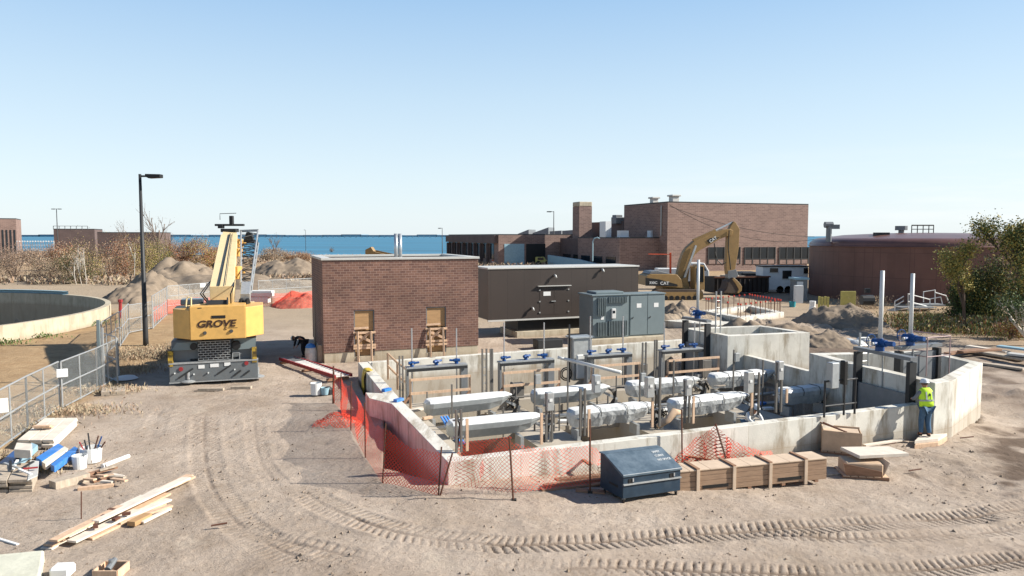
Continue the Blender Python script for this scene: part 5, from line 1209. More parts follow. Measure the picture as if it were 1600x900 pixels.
MB().beam(rails[0][1] + Vector((-.05, 0, 0)), rails[1][1] + Vector((.05, 0, 0)), .12, .14).build('jib_crossbar', M_['galv'], crane)
for px, py, L_ in ((333, 609, 1.0), (380, 606, .8)):
    P = g(px, py); MB().box((P.x, P.y - .2, float(hbase(P.x, P.y)) + .06), (L_, .2, .1), .05).solo('timber_block', M_['wood2'], 'flat timber block on the dirt behind the crane, ' + ('left of the hitch' if px < 350 else 'right of the hitch'), 'timber')

piv = Matrix.Translation(Vector((xm, Yb, 0)) - Vector(crane.location)); RR = piv @ Matrix.Rotation(math.radians(19), 4, 'Z') @ Matrix.Diagonal((.94, 1, 1, 1)) @ piv.inverted()
bpy.context.view_layer.update()
for o_ in crane.children:
    nm_ = o_.name.split('.')[0]
    if nm_.startswith('boom') or nm_.startswith('jib') or nm_ in ('lift_cylinder',): continue
    o_.matrix_local = RR @ o_.matrix_local

# ------------------------------------------------------------------ EXCAVATOR (profile set on its own vertical plane)
ex0 = g(1050, 467.5); eY = ex0.y; er = math.radians(8)
ex = thing('excavator', 'large muddy yellow excavator with raised boom and bucket resting on the spoil', 'excavator', (ex0.x, ex0.y, 0))
eu = Vector((math.cos(er), math.sin(er), 0)); ev = Vector((-math.sin(er), math.cos(er), 0))
def ep(cx, cy, dv=0.0):   # crop pixel -> point on the machine's centre plane, dv metres behind it
    px, py = 980 + cx / 4.284, 290 + cy / 4.284; r_ = ray(px, py); k = (ex0.x * ev.x + ex0.y * ev.y) / (r_.x * ev.x + r_.y * ev.y); return CAMP + r_ * k + ev * dv
def eplate(pts, w_, name, m, parent, v0=0.0, bevel=.03): return MB().ext([ep(x, y) + ev * (v0 - w_ / 2) for x, y in pts], ev * w_).build(name, M_[m], parent, bevel=bevel)
for s_, off in ((-1.3, 0), (1.5, 70)):
    tr = [(128 + off, 725), (140 + off, 700), (170 + off, 688), (430 + off, 686), (458 + off, 705), (466 + off, 735), (452 + off, 760), (430 + off, 770), (165 + off, 770), (138 + off, 752)]
    tk = eplate(tr, .7, 'track', 'tread', ex, s_)
    inner = [(150 + off, 722), (175 + off, 704), (425 + off, 704), (445 + off, 730), (428 + off, 752), (170 + off, 754)]
    eplate(inner, .06, 'track_frame', 'excy', tk, s_ - .39, 0)
    for k in range(7): P = ep(180 + off + k * 38, 742, s_ - .45); MB().lathe(P, [(0, -.03), (.22, -.03), (.22, .03), (0, .03)], 10, axis='Y').build('roller', M_['dark'], tk)
    for cx in (160, 437): P = ep(cx + off, 728, s_ - .45); MB().lathe(P, [(0, -.05), (.42, -.05), (.42, .05), (0, .05)], 14, axis='Y').build('sprocket', M_['excy'], tk)
MB().box(ep(300, 690, .2), (2.6, 2.2, .5), er).build('undercarriage', M_['excy'], ex)
eplate([(102, 600), (130, 588), (300, 590), (330, 625), (345, 680), (95, 662)], 2.8, 'body', 'excy', ex)
eplate([(92, 612), (180, 622), (300, 655), (305, 668), (92, 664)], .05, 'counterweight_panel', 'black', ex, -1.43, 0)
eplate([(120, 588), (135, 570), (180, 566), (270, 588)], 2.2, 'engine_hood', 'grey', ex)
text('CAT', 'lettering', .42, ep(188, 657, -1.47), eu, (0, 0, 1), M_['label'], ex, 1.1, offset=.01)
text('330C', 'lettering', .34, ep(116, 652, -1.47), eu, (0, 0, 1), M_['label'], ex, 1.1, offset=.008)
eplate([(298, 590), (298, 450), (308, 450), (308, 590)], .2, 'exhaust', 'orange', ex, .6, 0)
MB().beam(ep(155, 459, .6), ep(300, 461, .6), .06, .08).build('mast_arm', M_['orange'], ex)
eplate([(345, 690), (350, 650), (340, 620), (380, 610), (400, 680), (385, 700)], 1.6, 'boom_mount', 'excy', ex)
cabm = eplate([(415, 690), (415, 540), (440, 525), (475, 530), (478, 690)], 1.3, 'cab', 'excy', ex, -.9)
eplate([(422, 640), (424, 550), (442, 536), (468, 540), (470, 640)], .05, 'cab_glass', 'glass', cabm, -1.57, 0)
boomp = [(330, 600), (340, 545), (350, 500), (368, 450), (390, 415), (440, 372), (500, 345), (570, 315), (640, 292), (672, 290), (700, 300), (690, 335), (655, 340), (600, 362), (540, 398), (480, 430), (445, 462), (420, 510), (408, 560), (398, 640), (370, 650), (345, 625)]
bmx = eplate(boomp, .75, 'boom', 'excy', ex)
eplate([(520, 368), (545, 352), (610, 345), (590, 358), (540, 387)], .03, 'boom_badge', 'black', bmx, -.39, 0)
A_p, B_p = ep(545, 384, -.42), ep(590, 355, -.42); text('CAT', 'lettering', .44, A_p, (B_p - A_p), (0, 0, 1), M_['label'], bmx, 1.0, offset=.012)
MB().beam(ep(360, 640, -.55), ep(445, 400, -.55), .2, .2).build('lift_cylinder', M_['chrome'], bmx)
MB().beam(ep(440, 368, 0), ep(590, 300, 0), .28, .28).build('stick_cylinder', M_['excy'], bmx)
MB().beam(ep(590, 300, 0), ep(705, 245, 0), .14, .14).build('cylinder_rod', M_['chrome'], bmx)
stp = [(690, 262), (705, 240), (718, 245), (745, 290), (743, 330), (740, 405), (728, 480), (715, 560), (690, 600), (660, 590), (655, 545), (660, 440), (665, 345), (672, 300)]
stx = eplate(stp, .6, 'stick', 'excy', ex)
MB().beam(ep(725, 400, -.1), ep(718, 545, -.1), .2, .2).build('bucket_cylinder', M_['chrome'], stx)
eplate([(665, 570), (720, 560), (735, 600), (690, 640), (662, 615)], .7, 'bucket_linkage', 'grey', ex)
bk = eplate([(655, 640), (690, 610), (722, 640), (743, 670), (742, 700), (720, 720), (610, 716), (640, 690)], 1.6, 'bucket', 'tread', ex, 0, .08)
eplate([(690, 612), (722, 640), (744, 672), (742, 700), (722, 718), (712, 712), (722, 690), (700, 650), (680, 625)], 1.7, 'bucket_side', 'excy', bk, 0, .03)
hz_ = MB(); hz_.tube([ep(570, 385, -.5), ep(572, 440, -.55), ep(590, 500, -.55), ep(620, 525, -.5), ep(650, 515, -.4)], .05, 6); hz_.build('hydraulic_hose', M_['black'], ex)
hz_ = MB(); hz_.tube([ep(670, 300, -.45), ep(664, 420, -.45), ep(680, 560, -.45)], .05, 6).build('hydraulic_hose', M_['black'], ex)

# white truck cab behind the excavator
P = g(1091, 452); tk_ = thing('white_truck', 'white truck cab with blue tinted windscreen parked behind the excavator', 'truck', P)
MB().ext([P + Vector((-1.6, 0, .9)), P + Vector((-1.6, 0, 3.0)), P + Vector((-.8, 0, 3.2)), P + Vector((.7, 0, 3.2)), P + Vector((1.3, 0, 2.2)), P + Vector((1.35, 0, .7))], (0, 2.2, 0)).build('cab', M_['white'], tk_, bevel=.12, seg=2)
MB().ext([P + Vector((-.7, -.02, 2.2)), P + Vector((-.6, -.02, 3.0)), P + Vector((.55, -.02, 3.0)), P + Vector((.95, -.02, 2.25))], (0, .03, 0)).build('window', M_['screen'], tk_)
for dx in (-1.0, .9):
    w_ = MB().lathe(P + Vector((dx, .1, .5)), [(0, -.15), (.3, -.15), (.5, -.12), (.52, .15), (0, .15)], 16, axis='Y').build('wheel', M_['rubber'], tk_)
MB().box(P + Vector((.9, -.05, 1.2)), (.5, .1, .35)).build('headlight', M_['label'], tk_)
MB().box(P + Vector((-3.2, 1.1, 1.6)), (3.4, 2.2, 1.8)).build('bed', M_['white'], tk_, bevel=.05)

# dumpster
d0, d1 = g(1116, 461.5), g(1201, 460); dz = zt(d0, 433)
t = thing('roll_off_dumpster', 'long rusty black roll off dumpster behind the excavator bucket', 'dumpster', d0); dr_ = (d1 - d0).normalized(); dn_ = Vector((-dr_.y, dr_.x, 0)); dL = (d1 - d0).length; drz = math.atan2(dr_.y, dr_.x)
blackr = mat('dumpster_black', '#221d1b', .7, dirt=.4, dirtcol='#3b2b24')
wb_ = MB()
wb_.wall([d0, d1, d1 + dn_ * 2.4, d0 + dn_ * 2.4], .12, .25, dz, True, 1); wb_.box((d0 + d1) / 2 + dn_ * 1.2 + Vector((0, 0, .3)), (dL - .3, 2.1, .1), drz)
wb_.build('body', blackr, t)
for k in range(12): MB().box(d0 + dr_ * (.3 + k * (dL - .6) / 11) - dn_ * .08 + Vector((0, 0, dz / 2)), (.14, .14, dz - .5), drz).build('rib', blackr, t)
MB().box((d0 + d1) / 2 - dn_ * .08 + Vector((0, 0, dz - .02)), (dL + .2, .22, .16), drz).build('top_rail', M_['rust'], t)
P = lerp(d0, d1, .5) + dn_ * 1.1; mbp = MB(); 
for k in range(9): mbp.box(P + dr_ * random.uniform(-2.4, 2) + Vector((0, 0, dz - .1 + random.uniform(-.1, .2))), (random.uniform(.5, 1.4), .6, random.uniform(.2, .5)), random.uniform(0, 3))
mbp.solo('rubble_load', M_['wood2'], 'mixed rubble heaped inside the black dumpster', 'rubble', kind='stuff')
# office trailer
d0, d1 = g(1191, 458), g(1262, 458); d0.z = 0; d1.z = 0
t = thing('office_trailer', 'white site office trailer with small square windows beside the brown tank', 'trailer', d0); dr_ = (d1 - d0).normalized(); dn_ = Vector((-dr_.y, dr_.x, 0)); dL = (d1 - d0).length; drz = math.atan2(dr_.y, dr_.x)
z0_, z1_ = zt(d0, 453), zt(d0, 417); P = lambda s, t_, z: d0 + dr_ * s + dn_ * t_ + Vector((0, 0, z))
MB().box(P(dL / 2, 1.2, (z0_ + z1_) / 2), (dL, 2.4, z1_ - z0_), drz).build('body', M_['bwhite'], t, bevel=.05)
MB().box(P(dL / 2, 1.2, z1_ + .06), (dL + .15, 2.6, .12), drz).build('roof', M_['dark'], t)
for (px, py, w_, h_) in ((1209, 422, .9, .45), (1229.5, 429, 1.0, .9), (1259, 423, .5, .6)):
    s_ = (ay(px, 430, d0.y).x - d0.x); zc = zt(d0, py); w0 = MB().box(P(s_, -.03, zc), (w_, .06, h_), drz).build('window', M_['glass'], t)
    MB().box(P(s_, -.04, zc - h_ / 2 - .04), (w_ + .1, .08, .06), drz).build('sill', M_['galv'], w0)
for s_ in (2.0, 2.9): MB().lathe(P(s_, .1, .42), [(0, -.1), (.4, -.1), (.4, .12), (0, .12)], 14, axis='Y').build('wheel', M_['rubber'], t)
for s_ in (.2, dL - .3): MB().box(P(s_, .3, z0_ / 2), (.2, .2, z0_), drz).build('jack_stand', M_['dark'], t)
# portable toilet / blue roofed booth by trailer
P = g(1249, 470); zz = zt(P, 437)
t = thing('site_booth', 'grey site booth with pale blue roof and white door beside the brown tank', 'booth', P)
MB().box(P + Vector((.2, .8, zz / 2)), (1.1, 1.6, zz)).build('body', M_['grey'], t); MB().box(P + Vector((.2, .8, zz + .1)), (1.4, 1.8, .2)).build('roof', M_['pale'], t)
MB().box(P + Vector((.0, -.05, zz * .48)), (.6, .06, zz * .85)).build('door', M_['label'], t)
# digester tank
tp0 = g(1264, 478); TC = ay(1447, 400, 64.0); 
# left tangent at px~1264, right about px 1632: centre px 1447
Rk = 11.4; cyk = 78.5; TCx = (1444 - 800) / F_PX * cyk
tzt = ay(1444, 379, cyk - Rk * 1.0).z; print('dig', TCx, cyk, tzt)
dg = thing('digester_tank', 'huge round red brown digester tank with a low domed roof', 'storage tank', (TCx, cyk, 0))
zW = zt(Vector((TCx - Rk * .6, cyk - Rk * .8, 0)), 386)
MB().lathe((TCx, cyk, 0), [(Rk, -.5), (Rk, zW)], 96).build('wall', M_['tank'], dg, smooth=True)
zS = zt(Vector((TCx - Rk * .6, cyk - Rk * .8, 0)), 372)
dome = [(Rk + .02, zW - .05), (Rk + .12, zW - .05), (Rk + .12, zW + .03)] + [(Rk * (.87 + .135 * math.cos(q)), zW + .03 + (zS - zW) * math.sin(q)) for q in [k * math.pi / 2 / 8 for k in range(9)]] + [ (Rk * .7, zS + .30), (Rk * .35, zS + .50), (0, zS + .55)]
MB().lathe((TCx, cyk, 0), dome, 96).build('dome', M_['tanktop'], dg, smooth=True)
def dome_z(px, Y): return zS + .3
for (px, py0, py1, nm) in ((1295, 368, 348, 'cowl'), (1408, 366, 352, 'drum')):
    P = ay(px, py0, cyk - (2.5 if nm == 'cowl' else 1)); P.z = zS + (.1 if nm == 'cowl' else .45); zt1 = zt(P, py1 + 1)
    v_t = MB(); v_t.tube([P - Vector((0, 0, .5)), (P.x, P.y, zt1 - .3)], .28, 12)
    if nm == 'cowl': v_t.tube([(P.x - .45, P.y, zt1 - .15), (P.x + .35, P.y, zt1 - .15)], .32, 12).box((P.x + .55, P.y, zt1 - .35), (.9, .5, .45))
    else: v_t.tube([(P.x, P.y, zt1 - .45), (P.x, P.y, zt1)], .6, 14)
    v_t.build('vent', M_['grey'], dg)
P = ay(1377, 369, cyk - 4); P.z = zS + .35; MB().box(P, (1.3, .8, .4)).build('hatch', M_['dark'], dg)
P = ay(1442, 365, cyk - 1); P.z = zS + .5; hr = MB(); zt1 = zt(P, 352)
for dx in (-1.2, -.6, 0, .6, 1.1): hr.tube([(P.x + dx, P.y, P.z - .3), (P.x + dx, P.y, zt1)], .05, 5)
hr.tube([(P.x - 1.2, P.y, zt1), (P.x + 1.1, P.y, zt1)], .07, 5); hr.tube([(P.x - 1.2, P.y, (zt1 + P.z) / 2), (P.x + 1.1, P.y, (zt1 + P.z) / 2)], .04, 5); hr.build('roof_railing', M_['dark'], dg)

# round clarifier
cl = thing('clarifier_tank', 'large open round concrete tank with a shaded inside at the left', 'open tank', (TKC[0], TKC[1], 0))
MB().lathe((TKC[0], TKC[1], 0), [(TKR, -.6), (TKR, tz), (TKR - .4, tz), (TKR - .4, -2.7)], 120).build('wall', M_['oldconc'], cl, smooth=False)
MB().lathe((TKC[0], TKC[1], 0), [(TKR - .4, -2.6), (0, -2.9)], 60).build('floor', mat('sludge_floor', '#4b4236', .9, var=.2, scale=.8), cl)
wl_ = MB().lathe((TKC[0], TKC[1], 0), [(TKR - .40, tz + .01), (TKR - .0, tz + .01), (TKR, tz + .3), (TKR - .40, tz + .3)], 60, a0=math.radians(62), a1=math.radians(100)).build('weir_cover', M_['pale'], cl)
# ------------------------------------------------------------------ nets
def net_strip(name, m, pts_b, pts_t, parent, sag=.08, sub=6, rows=5, seed=1, bulge=.12):
    """a sagging net between posts: bottoms and tops given post by post; its own UVs run along the net in metres"""
    R_ = random.Random(seed); vs = []; uv = []; L_ = 0; cols = []
    for i in range(len(pts_b) - 1):
        for j in range(sub + (1 if i == len(pts_b) - 2 else 0)):
            t_ = j / sub; b_ = lerp(pts_b[i], pts_b[i + 1], t_); tp = lerp(pts_t[i], pts_t[i + 1], t_)
            tp = tp - Vector((0, 0, sag * 4 * t_ * (1 - t_) * R_.uniform(.5, 1.2)))
            if cols: L_ += (b_ - cols[-1][0]).length
            cols.append((b_, tp, L_, 4 * t_ * (1 - t_)))
    for (b_, tp, l, s_) in cols:
        h_ = (tp - b_).length
        w = R_.uniform(-bulge, bulge)
        for k in range(rows + 1):
            q = k / rows; p = lerp(b_, tp, q); p = p + Vector((math.sin(q * 3.1) * w * s_, math.sin(q * 3.1) * w * s_ * .6, 0)); vs.append(p); uv.append((l, h_ * q))
    fs = []
    for i in range(len(cols) - 1):
        for k in range(rows): fs.append((i * (rows + 1) + k, (i + 1) * (rows + 1) + k, (i + 1) * (rows + 1) + k + 1, i * (rows + 1) + k + 1))
    o = MB().add(vs, fs).build(name, m, parent, smooth=True)
    lay = o.data.uv_layers[0]
    for lp in o.data.loops: lay.data[lp.index].uv = uv[lp.vertex_index]
    return o
def post(parent, P, T_, r=.02, m='rust', n=5, name='post'): return MB().tube([P, T_], r, n).build(name, M_[m], parent)
def PB(px, py): return g(px, py)
def PT(P, px, py): q = ay(px, py, P.y); return q
west = [((522, 630), (522, 586)), ((533, 641), (533, 588)), ((548, 672), (549, 602)), ((571, 714), (570, 636)), ((597, 756), (603, 669)), ((684, 778), (690, 706))]
t = thing('safety_fence', 'orange safety net on rusty bars sagging along the pit beside the left basin wall', 'safety fence', g(560, 690), 'orange safety fences')
bs_ = [PB(*a) for a, b in west]; ts_ = [PT(P, *b) for P, (a, b) in zip(bs_, west)]
net_strip('net', M_['netfar'], bs_[:4], ts_[:4], t, .16, seed=4, bulge=.38); net_strip('net', M_['net'], bs_[3:], ts_[3:], t, .25, seed=9, bulge=.1)
for P, T_ in zip(bs_, ts_): post(t, P - Vector((0, 0, .2)), T_ + Vector((0, 0, .12)))
MB().tube([bs_[0] - Vector((.05, 0, .2)), PT(bs_[0], 521, 572)], .03, 6).build('post', M_['rust'], t)
hp = MB(); R_ = random.Random(5); c_ = g(528, 664); nn_ = 9
vs = [c_ + Vector(((i / 8 - .5) * 1.5, (j / 8 - .5) * .8, max(0, .38 * math.cos((i / 8 - .5) * 2.9) * math.cos((j / 8 - .5) * 2.9) + R_.uniform(-.07, .09)))) for i in range(nn_) for j in range(nn_)]
fs = [(i * nn_ + j, (i + 1) * nn_ + j, (i + 1) * nn_ + j + 1, i * nn_ + j + 1) for i in range(nn_ - 1) for j in range(nn_ - 1)]
hp.add(vs, fs).solo('net_heap', M_['netfar'], 'crumpled heap of orange net on the dirt left of the sagging fence', 'net heap', smooth=True)
t = thing('safety_fence', 'orange diamond net on leaning rusty bars in front of the front basin wall', 'safety fence', g(803, 785), 'orange safety fences')
south = [((684, 764), (700, 712)), ((803, 778), (797, 690)), ((922, 764), (921, 694)), ((965, 752), (965, 702))]
bs_ = [PB(*a) for a, b in south]; ts_ = [PT(P, *b) for P, (a, b) in zip(bs_, south)]
bs_ = [b + Vector((0, 0, .12)) for b in bs_]
net_strip('net', M_['netlight'], bs_, ts_, t, .16, sub=8, seed=12, bulge=.2)
post(t, PB(683, 778) - Vector((0, 0, .2)), PT(PB(683, 778), 707, 708), .022)
post(t, PB(803, 785) - Vector((0, 0, .2)), PT(PB(803, 785), 796, 683), .024); post(t, PB(922, 771) - Vector((0, 0, .2)), PT(PB(922, 771), 922, 655), .024)
for px, py in ((803, 785), (922, 771), (522, 630)): MB().box(PB(px, py) + Vector((0, 0, .03)), (.12, .12, .1)).build('base_block', M_['black'], t) if px > 600 else None
t = thing('safety_fence', 'short orange net draped over the top of the wall inside the front left corner', 'safety fence', g(757, 700, W), 'orange safety fences')
A, B = g(722, 706, W), g(806, 698, W); net_strip('net', M_['net'], [A + V2 * .5 - Vector((0, 0, .3)), B + V2 * .5 - Vector((0, 0, .3))], [PT(A + V2 * .4, 716, 690), PT(B + V2 * .4, 800, 681)], t, .03, sub=6, seed=3, bulge=.05)
t = thing('safety_fence', 'torn orange net slumped over boards behind the long wooden crate', 'safety fence', g(1120, 725), 'orange safety fences')
sl_ = [((1056, 728), (1062, 706)), ((1085, 728), (1085, 684)), ((1122, 728), (1118, 664)), ((1140, 730), (1140, 684)), ((1172, 728), (1175, 700)), ((1215, 722), (1205, 704))]
bs_ = [PB(*a) for a, b in sl_]; ts_ = [PT(P, *b) for P, (a, b) in zip(bs_, sl_)]
net_strip('net', M_['net'], bs_, ts_, t, .05, sub=4, seed=21, bulge=.35)
net_strip('net', M_['netfar'], [b + Vector((.05, -.3, 0)) for b in bs_[2:]], [lerp(b, c, .35) + Vector((0, -.1, .05)) for b, c in zip(bs_[2:], ts_[2:])], t, .05, sub=4, seed=22, bulge=.3)
post(t, PB(1142, 742), PT(PB(1142, 742), 1118, 662), .024); post(t, PB(1066, 728), PT(PB(1066, 728), 1065, 640), .022)
# far nets
def straight_fence(name, label, cat, segs_, m, hgt, group, rails=(1.0, 0.5), postm='galv', r=.03, solid=False, bulge=.02):
    t = thing(name, label, cat, segs_[0], group)
    bs_ = segs_; ts_ = [p + Vector((0, 0, hgt)) for p in segs_]
    net_strip('mesh', m, [b + Vector((0, 0, .08)) for b in bs_], ts_, t, .0 if rails else .1, sub=4, bulge=bulge)
    for b_, tp in zip(bs_, ts_): post(t, b_, tp, r, postm, 6)
    for q in rails:
        for i in range(len(bs_) - 1): MB().tube([bs_[i] + Vector((0, 0, hgt * q)), bs_[i + 1] + Vector((0, 0, hgt * q))], r * .8, 5).build('rail', M_[postm], t)
    return t
straight_fence('safety_fence', 'far orange net behind the wire fence left of the crane', 'safety fence', [g(240, 506), g(262, 492), g(300, 488), g(345, 484)], M_['netfar'], 1.25, 'orange safety fences', (), 'rust', .03)
straight_fence('safety_fence', 'far orange net along the spoil between crane and pump house', 'safety fence', [g(385, 478), g(425, 480), g(455, 478), g(495, 474)], M_['netfar'], 1.3, 'orange safety fences', (), 'rust', .03)
# chain link panels
CH = M_['chain']
def panel(label, a, b, hgt, mid=True, group='temporary chain link fence panels'):
    A, B = g(*a), g(*b); t = thing('fence_panel', label, 'fence panel', A, group); L_ = (B - A).length; n_ = max(1, round(L_ / 1.5))
    pts = [lerp(A, B, k / n_) for k in range(n_ + 1)]
    net_strip('mesh', CH, [p + Vector((0, 0, .12)) for p in pts], [p + Vector((0, 0, hgt)) for p in pts], t, 0, 2, 1, bulge=0)
    for k, p in enumerate(pts): MB().tube([p + Vector((0, 0, .05)), p + Vector((0, 0, hgt))], .032 if k in (0, n_) else .022, 6).build('post', M_['galv'], t)
    for q in (.06, .52, 1.0) if mid else (1.0,): MB().tube([A + Vector((0, 0, hgt * q)), B + Vector((0, 0, hgt * q))], .028, 6).build('rail', M_['galv'], t)
    return t
HF = 1.75
panel('chain link panel nearest the camera beside the stacked white siding', (-80, 762), (44, 673), HF)
panel('chain link panel leading to the pair of white tied posts', (44, 673), (94, 641), HF)
panel('chain link panel with a dark shadow behind it, right of the tied posts', (98, 641), (152, 612), HF)
panel('chain link panel ending near the grey block on the dirt', (152, 612), (186, 590), HF)
panel('chain link panel turned sideways between the gate posts', (154, 586), (184, 600), 2.0)
panel('chain link panel standing before the round concrete tank', (160, 560), (188, 536), 1.9)
panel('bright chain link panel leaning by the pink marker post', (188, 543), (202, 522), 2.0)
panel('chain link panel left of the tall lamp post', (202, 522), (240, 514), 1.9)
panel('chain link panel right of the tall lamp post', (239, 515), (261, 494), 2.3)
panel('long low wire fence before the grey spoil behind the crane', (262, 480), (345, 470), 1.9)
panel('wire fence running behind the lattice jib towards the pump house', (404, 468), (489, 462), 1.9)
for (px, py, w_, h_, lb, kk) in ((97, 583, .35, .3, 'white cloth tied round the fence posts', 'cloth'), (3, 634, .3, .42, 'small white notice hung at the left end of the fence', 'notice'), (317, 446, .5, .4, 'small white notice on the wire fence behind the crane', 'notice')):
    P = ay(px, py, g(px, {583: 641, 634: 708, 446: 475}[py]).y - .05); MB().box(P, (w_, .03, h_), .6).solo('white_' + kk, M_['label'], lb, kk, bevel=.01)
P = g(188, 497); MB().tube([P, PT(P, 188, 470)], .12, 8).tube([PT(P, 188, 472), PT(P, 188, 468)], .18, 8).solo('marker_post', M_['red'], 'small pinkish red hydrant post by the round tank', 'hydrant')
P = g(140, 615)
# ------------------------------------------------------------------ lamp posts
def lamp(label, px, pyb, pyt, arm, r, headw=1.1, Y=None, name='street_lamp', both=False):
    P = g(px, pyb) if Y is None else ay(px, 369, Y)
    if Y is not None: P = Vector((P.x, P.y, 0))
    zz = zt(P, pyt); t = thing(name, label, 'street lamp', P, 'street lamps')
    MB().tube([P - Vector((0, 0, .1)), P + Vector((0, 0, .5)), (P.x, P.y, zz)], [r * 1.25, r * 1.15, r * .6], 12).build('pole', M_['dark'], t, smooth=True)
    for s_ in ((-1, 1) if both else (1,)):
        h_ = MB().beam((P.x, P.y, zz - .12), (P.x + arm * s_ * .35, P.y, zz - .12), .1, .1)
        h_.build('arm', M_['dark'], t)
        MB().ext([(P.x + arm * s_ * .3, P.y - .2, zz - .0), (P.x + arm * s_, P.y - .2, zz - .02), (P.x + arm * s_, P.y - .2, zz - .22), (P.x + arm * s_ * .45, P.y - .2, zz - .25), (P.x + arm * s_ * .3, P.y - .2, zz - .15)], (0, .4, 0)).build('lamp_head', M_['black'], t, bevel=.02)
    return t
lamp('tall dark lamp post with a flat head beside the crane', 228, 540, 272, 1.25, .13)
lamp('distant lamp post with a flat head before the garage building', 865, 413, 330, -1.6, .13)
lamp('thin far lamp post standing against the sea', 478, 398, 359, -.9, .14)
lamp('twin headed lamp pole on the shore at the left', 90, 400, 326, 1.5, .16, both=True, Y=225)
lamp('tiny far lamp post behind the garage roof', 691, 372, 356, -1.2, .12, Y=215)
P = ay(926, 405, 130); P = Vector((P.x, P.y, 2)); zz = zt(P, 371); MB().tube([P, (P.x, P.y, zz - .7), (P.x + .3, P.y, zz - .15), (P.x + .8, P.y, zz), (P.x + 1.2, P.y, zz - .2)], .1, 6).solo('goose_neck_vent', M_['pale'], 'pale goose neck pipe standing before the low brick wing', 'vent pipe')
# ------------------------------------------------------------------ mounds of spoil
def mound(label, px0, px1, pyb, pyt, depth, seed, m='earth', skew=.4, name='dirt_pile', rough=.34, thr=1.0):
    A, B = g(px0, pyb), g(px1, pyb); rx = (B.x - A.x) / 2 * 1.22; c = (A + B) / 2; c.y = A.y + depth * .5; ry = depth; H = zt(c, pyt) 
    H = H - float(hbase(c.x, c.y)); n = 56; xs = np.linspace(-1.05, 1.05, n); X, Y = np.meshgrid(xs, xs)
    r = np.hypot(np.maximum(np.abs(X + skew * .5 * Y + .12) - .22, 0) / .72, Y); z = np.clip(1 - r, 0, 1) ** .8
    wx, wy = c.x + X * rx, c.y + Y * ry
    z = H * z * (1 + rough * 2 * fbm(wx, wy, rx * .7, seed, 3)) * 1.08 + (z > .02) * rough * .5 * np.abs(fbm(wx, wy, max(.5, rx * .18), seed + 9)) * H
    z = np.where(r > 1.0, -.3, z + .0) + hbase(wx, wy) - .12
    idx = np.arange(n * n).reshape(n, n); F = np.stack([idx[:-1, :-1], idx[:-1, 1:], idx[1:, 1:], idx[1:, :-1]], -1).reshape(-1, 4)
    return MB().add(np.stack([wx, wy, z], -1).reshape(-1, 3).tolist(), [tuple(f) for f in F.tolist()]).solo(name, M_[m], label, 'dirt pile', 'heaps of spoil around the site', smooth=True)
spoil = mat('spoil', '#857767', .95, var=.2, scale=.8, bump=.9, bscale=3, dirt=.5, dirtcol='#5f5345', dscale=.9, spec=.1); M_['spoil'] = spoil
mound('tallest sandy spoil heap with eroded gullies right of the lamp post', 215, 335, 447, 409, 7, 3, 'spoil', rough=.45)
mound('grey clotted spoil heap left of the lamp post', 160, 262, 470, 434, 7, 8, 'spoil', rough=.5)
mound('broad low spoil bank behind the crane boom', 240, 460, 452, 426, 4, 12, 'spoil')
mound('pale sandy heap between the jib and the pump house', 395, 500, 432, 408, 6, 17, 'spoil')
mound('small pale sand heap before the birches', 120, 215, 437, 424, 4, 19, 'spoil')
mound('long grey bank of clods next to the pump house', 380, 520, 452, 437, 3, 27, 'spoil', rough=.4)
mound('shaded dirt heap with dry grass left of the tank steps', 1275, 1400, 519, 474, 3.2, 23, 'spoil', rough=.3)
mound('brown dug out dirt bank behind the square chamber', 1150, 1295, 530, 497, 3.0, 29, 'spoil', rough=.45)
mound('rubbly spoil left of the tall single valve', 1036, 1098, 497, 476, 3.0, 33, 'spoil', rough=.45)
mound('small grey gravel heap under the excavator bucket', 1112, 1175, 474, 464, 3, 37, 'spoil', rough=.3)
mound('clumpy dark clods right of the dug out bank', 1250, 1345, 541, 520, 2.0, 41, 'spoil', rough=.6)
o = mound('spoil heap wrapped in orange net beside the pump house', 425, 500, 479, 456, 4.5, 44, 'spoil')
nm = bpy.data.materials.new('net_over_soil'); 
o2 = o.copy(); o2.data = o.data.copy(); COL.objects.link(o2); o2.location = o.location + Vector((0, -.03, .06)); o2.name = 'net_cover'
o2.data.materials.clear(); o2.data.materials.append(M_['netfar']); tag(o2, 'orange net thrown over the spoil heap beside the pump house', 'net'); del o2['group']
# white barriers
for k, (px0, px1, yb, yt) in enumerate(((383, 419, 474, 464), (385, 425, 464, 454))):
    A = g(px0, 474); B = g(px1, 474); z0_, z1_ = zt(A, yb) if k else 0, zt(A, yt)
    MB().box(((A.x + B.x) / 2, A.y + .4, (z0_ + z1_) / 2), (B.x - A.x, .8, z1_ - z0_ - .05)).solo('white_crate', M_['label'], ('lower' if not k else 'upper') + ' long white crate of the stack behind the lattice jib', 'crate', bevel=.03)
# tyre / dark junk on bank
P = g(336, 422); MB().lathe(P + Vector((0, 0, .7)), [(.25, -.2), (.65, -.25), (.75, 0), (.65, .25), (.25, .2)], 16, axis='X').solo('old_tyre', M_['rubber'], 'black tyre lying on the sand bank left of the boom', 'tyre', smooth=True)
P = g(580, 402); 
t = thing('small_loader', 'small yellow loader half hidden behind the pump house roof', 'loader', ay(582, 405, 120)); c = ay(582, 396, 120)
MB().ext([c + Vector((-1.2, 0, -1.5)), c + Vector((-1.2, 0, .6)), c + Vector((-.2, 0, 1.1)), c + Vector((.4, 0, .2)), c + Vector((2.2, 0, -.2)), c + Vector((2.2, 0, -1.5))], (0, 1.6, 0)).build('body', M_['excy'], t, bevel=.1)
MB().beam(c + Vector((.5, 0, .4)), c + Vector((5.2, 0, -.6)), .25, .3).build('arm', M_['excy'], t)
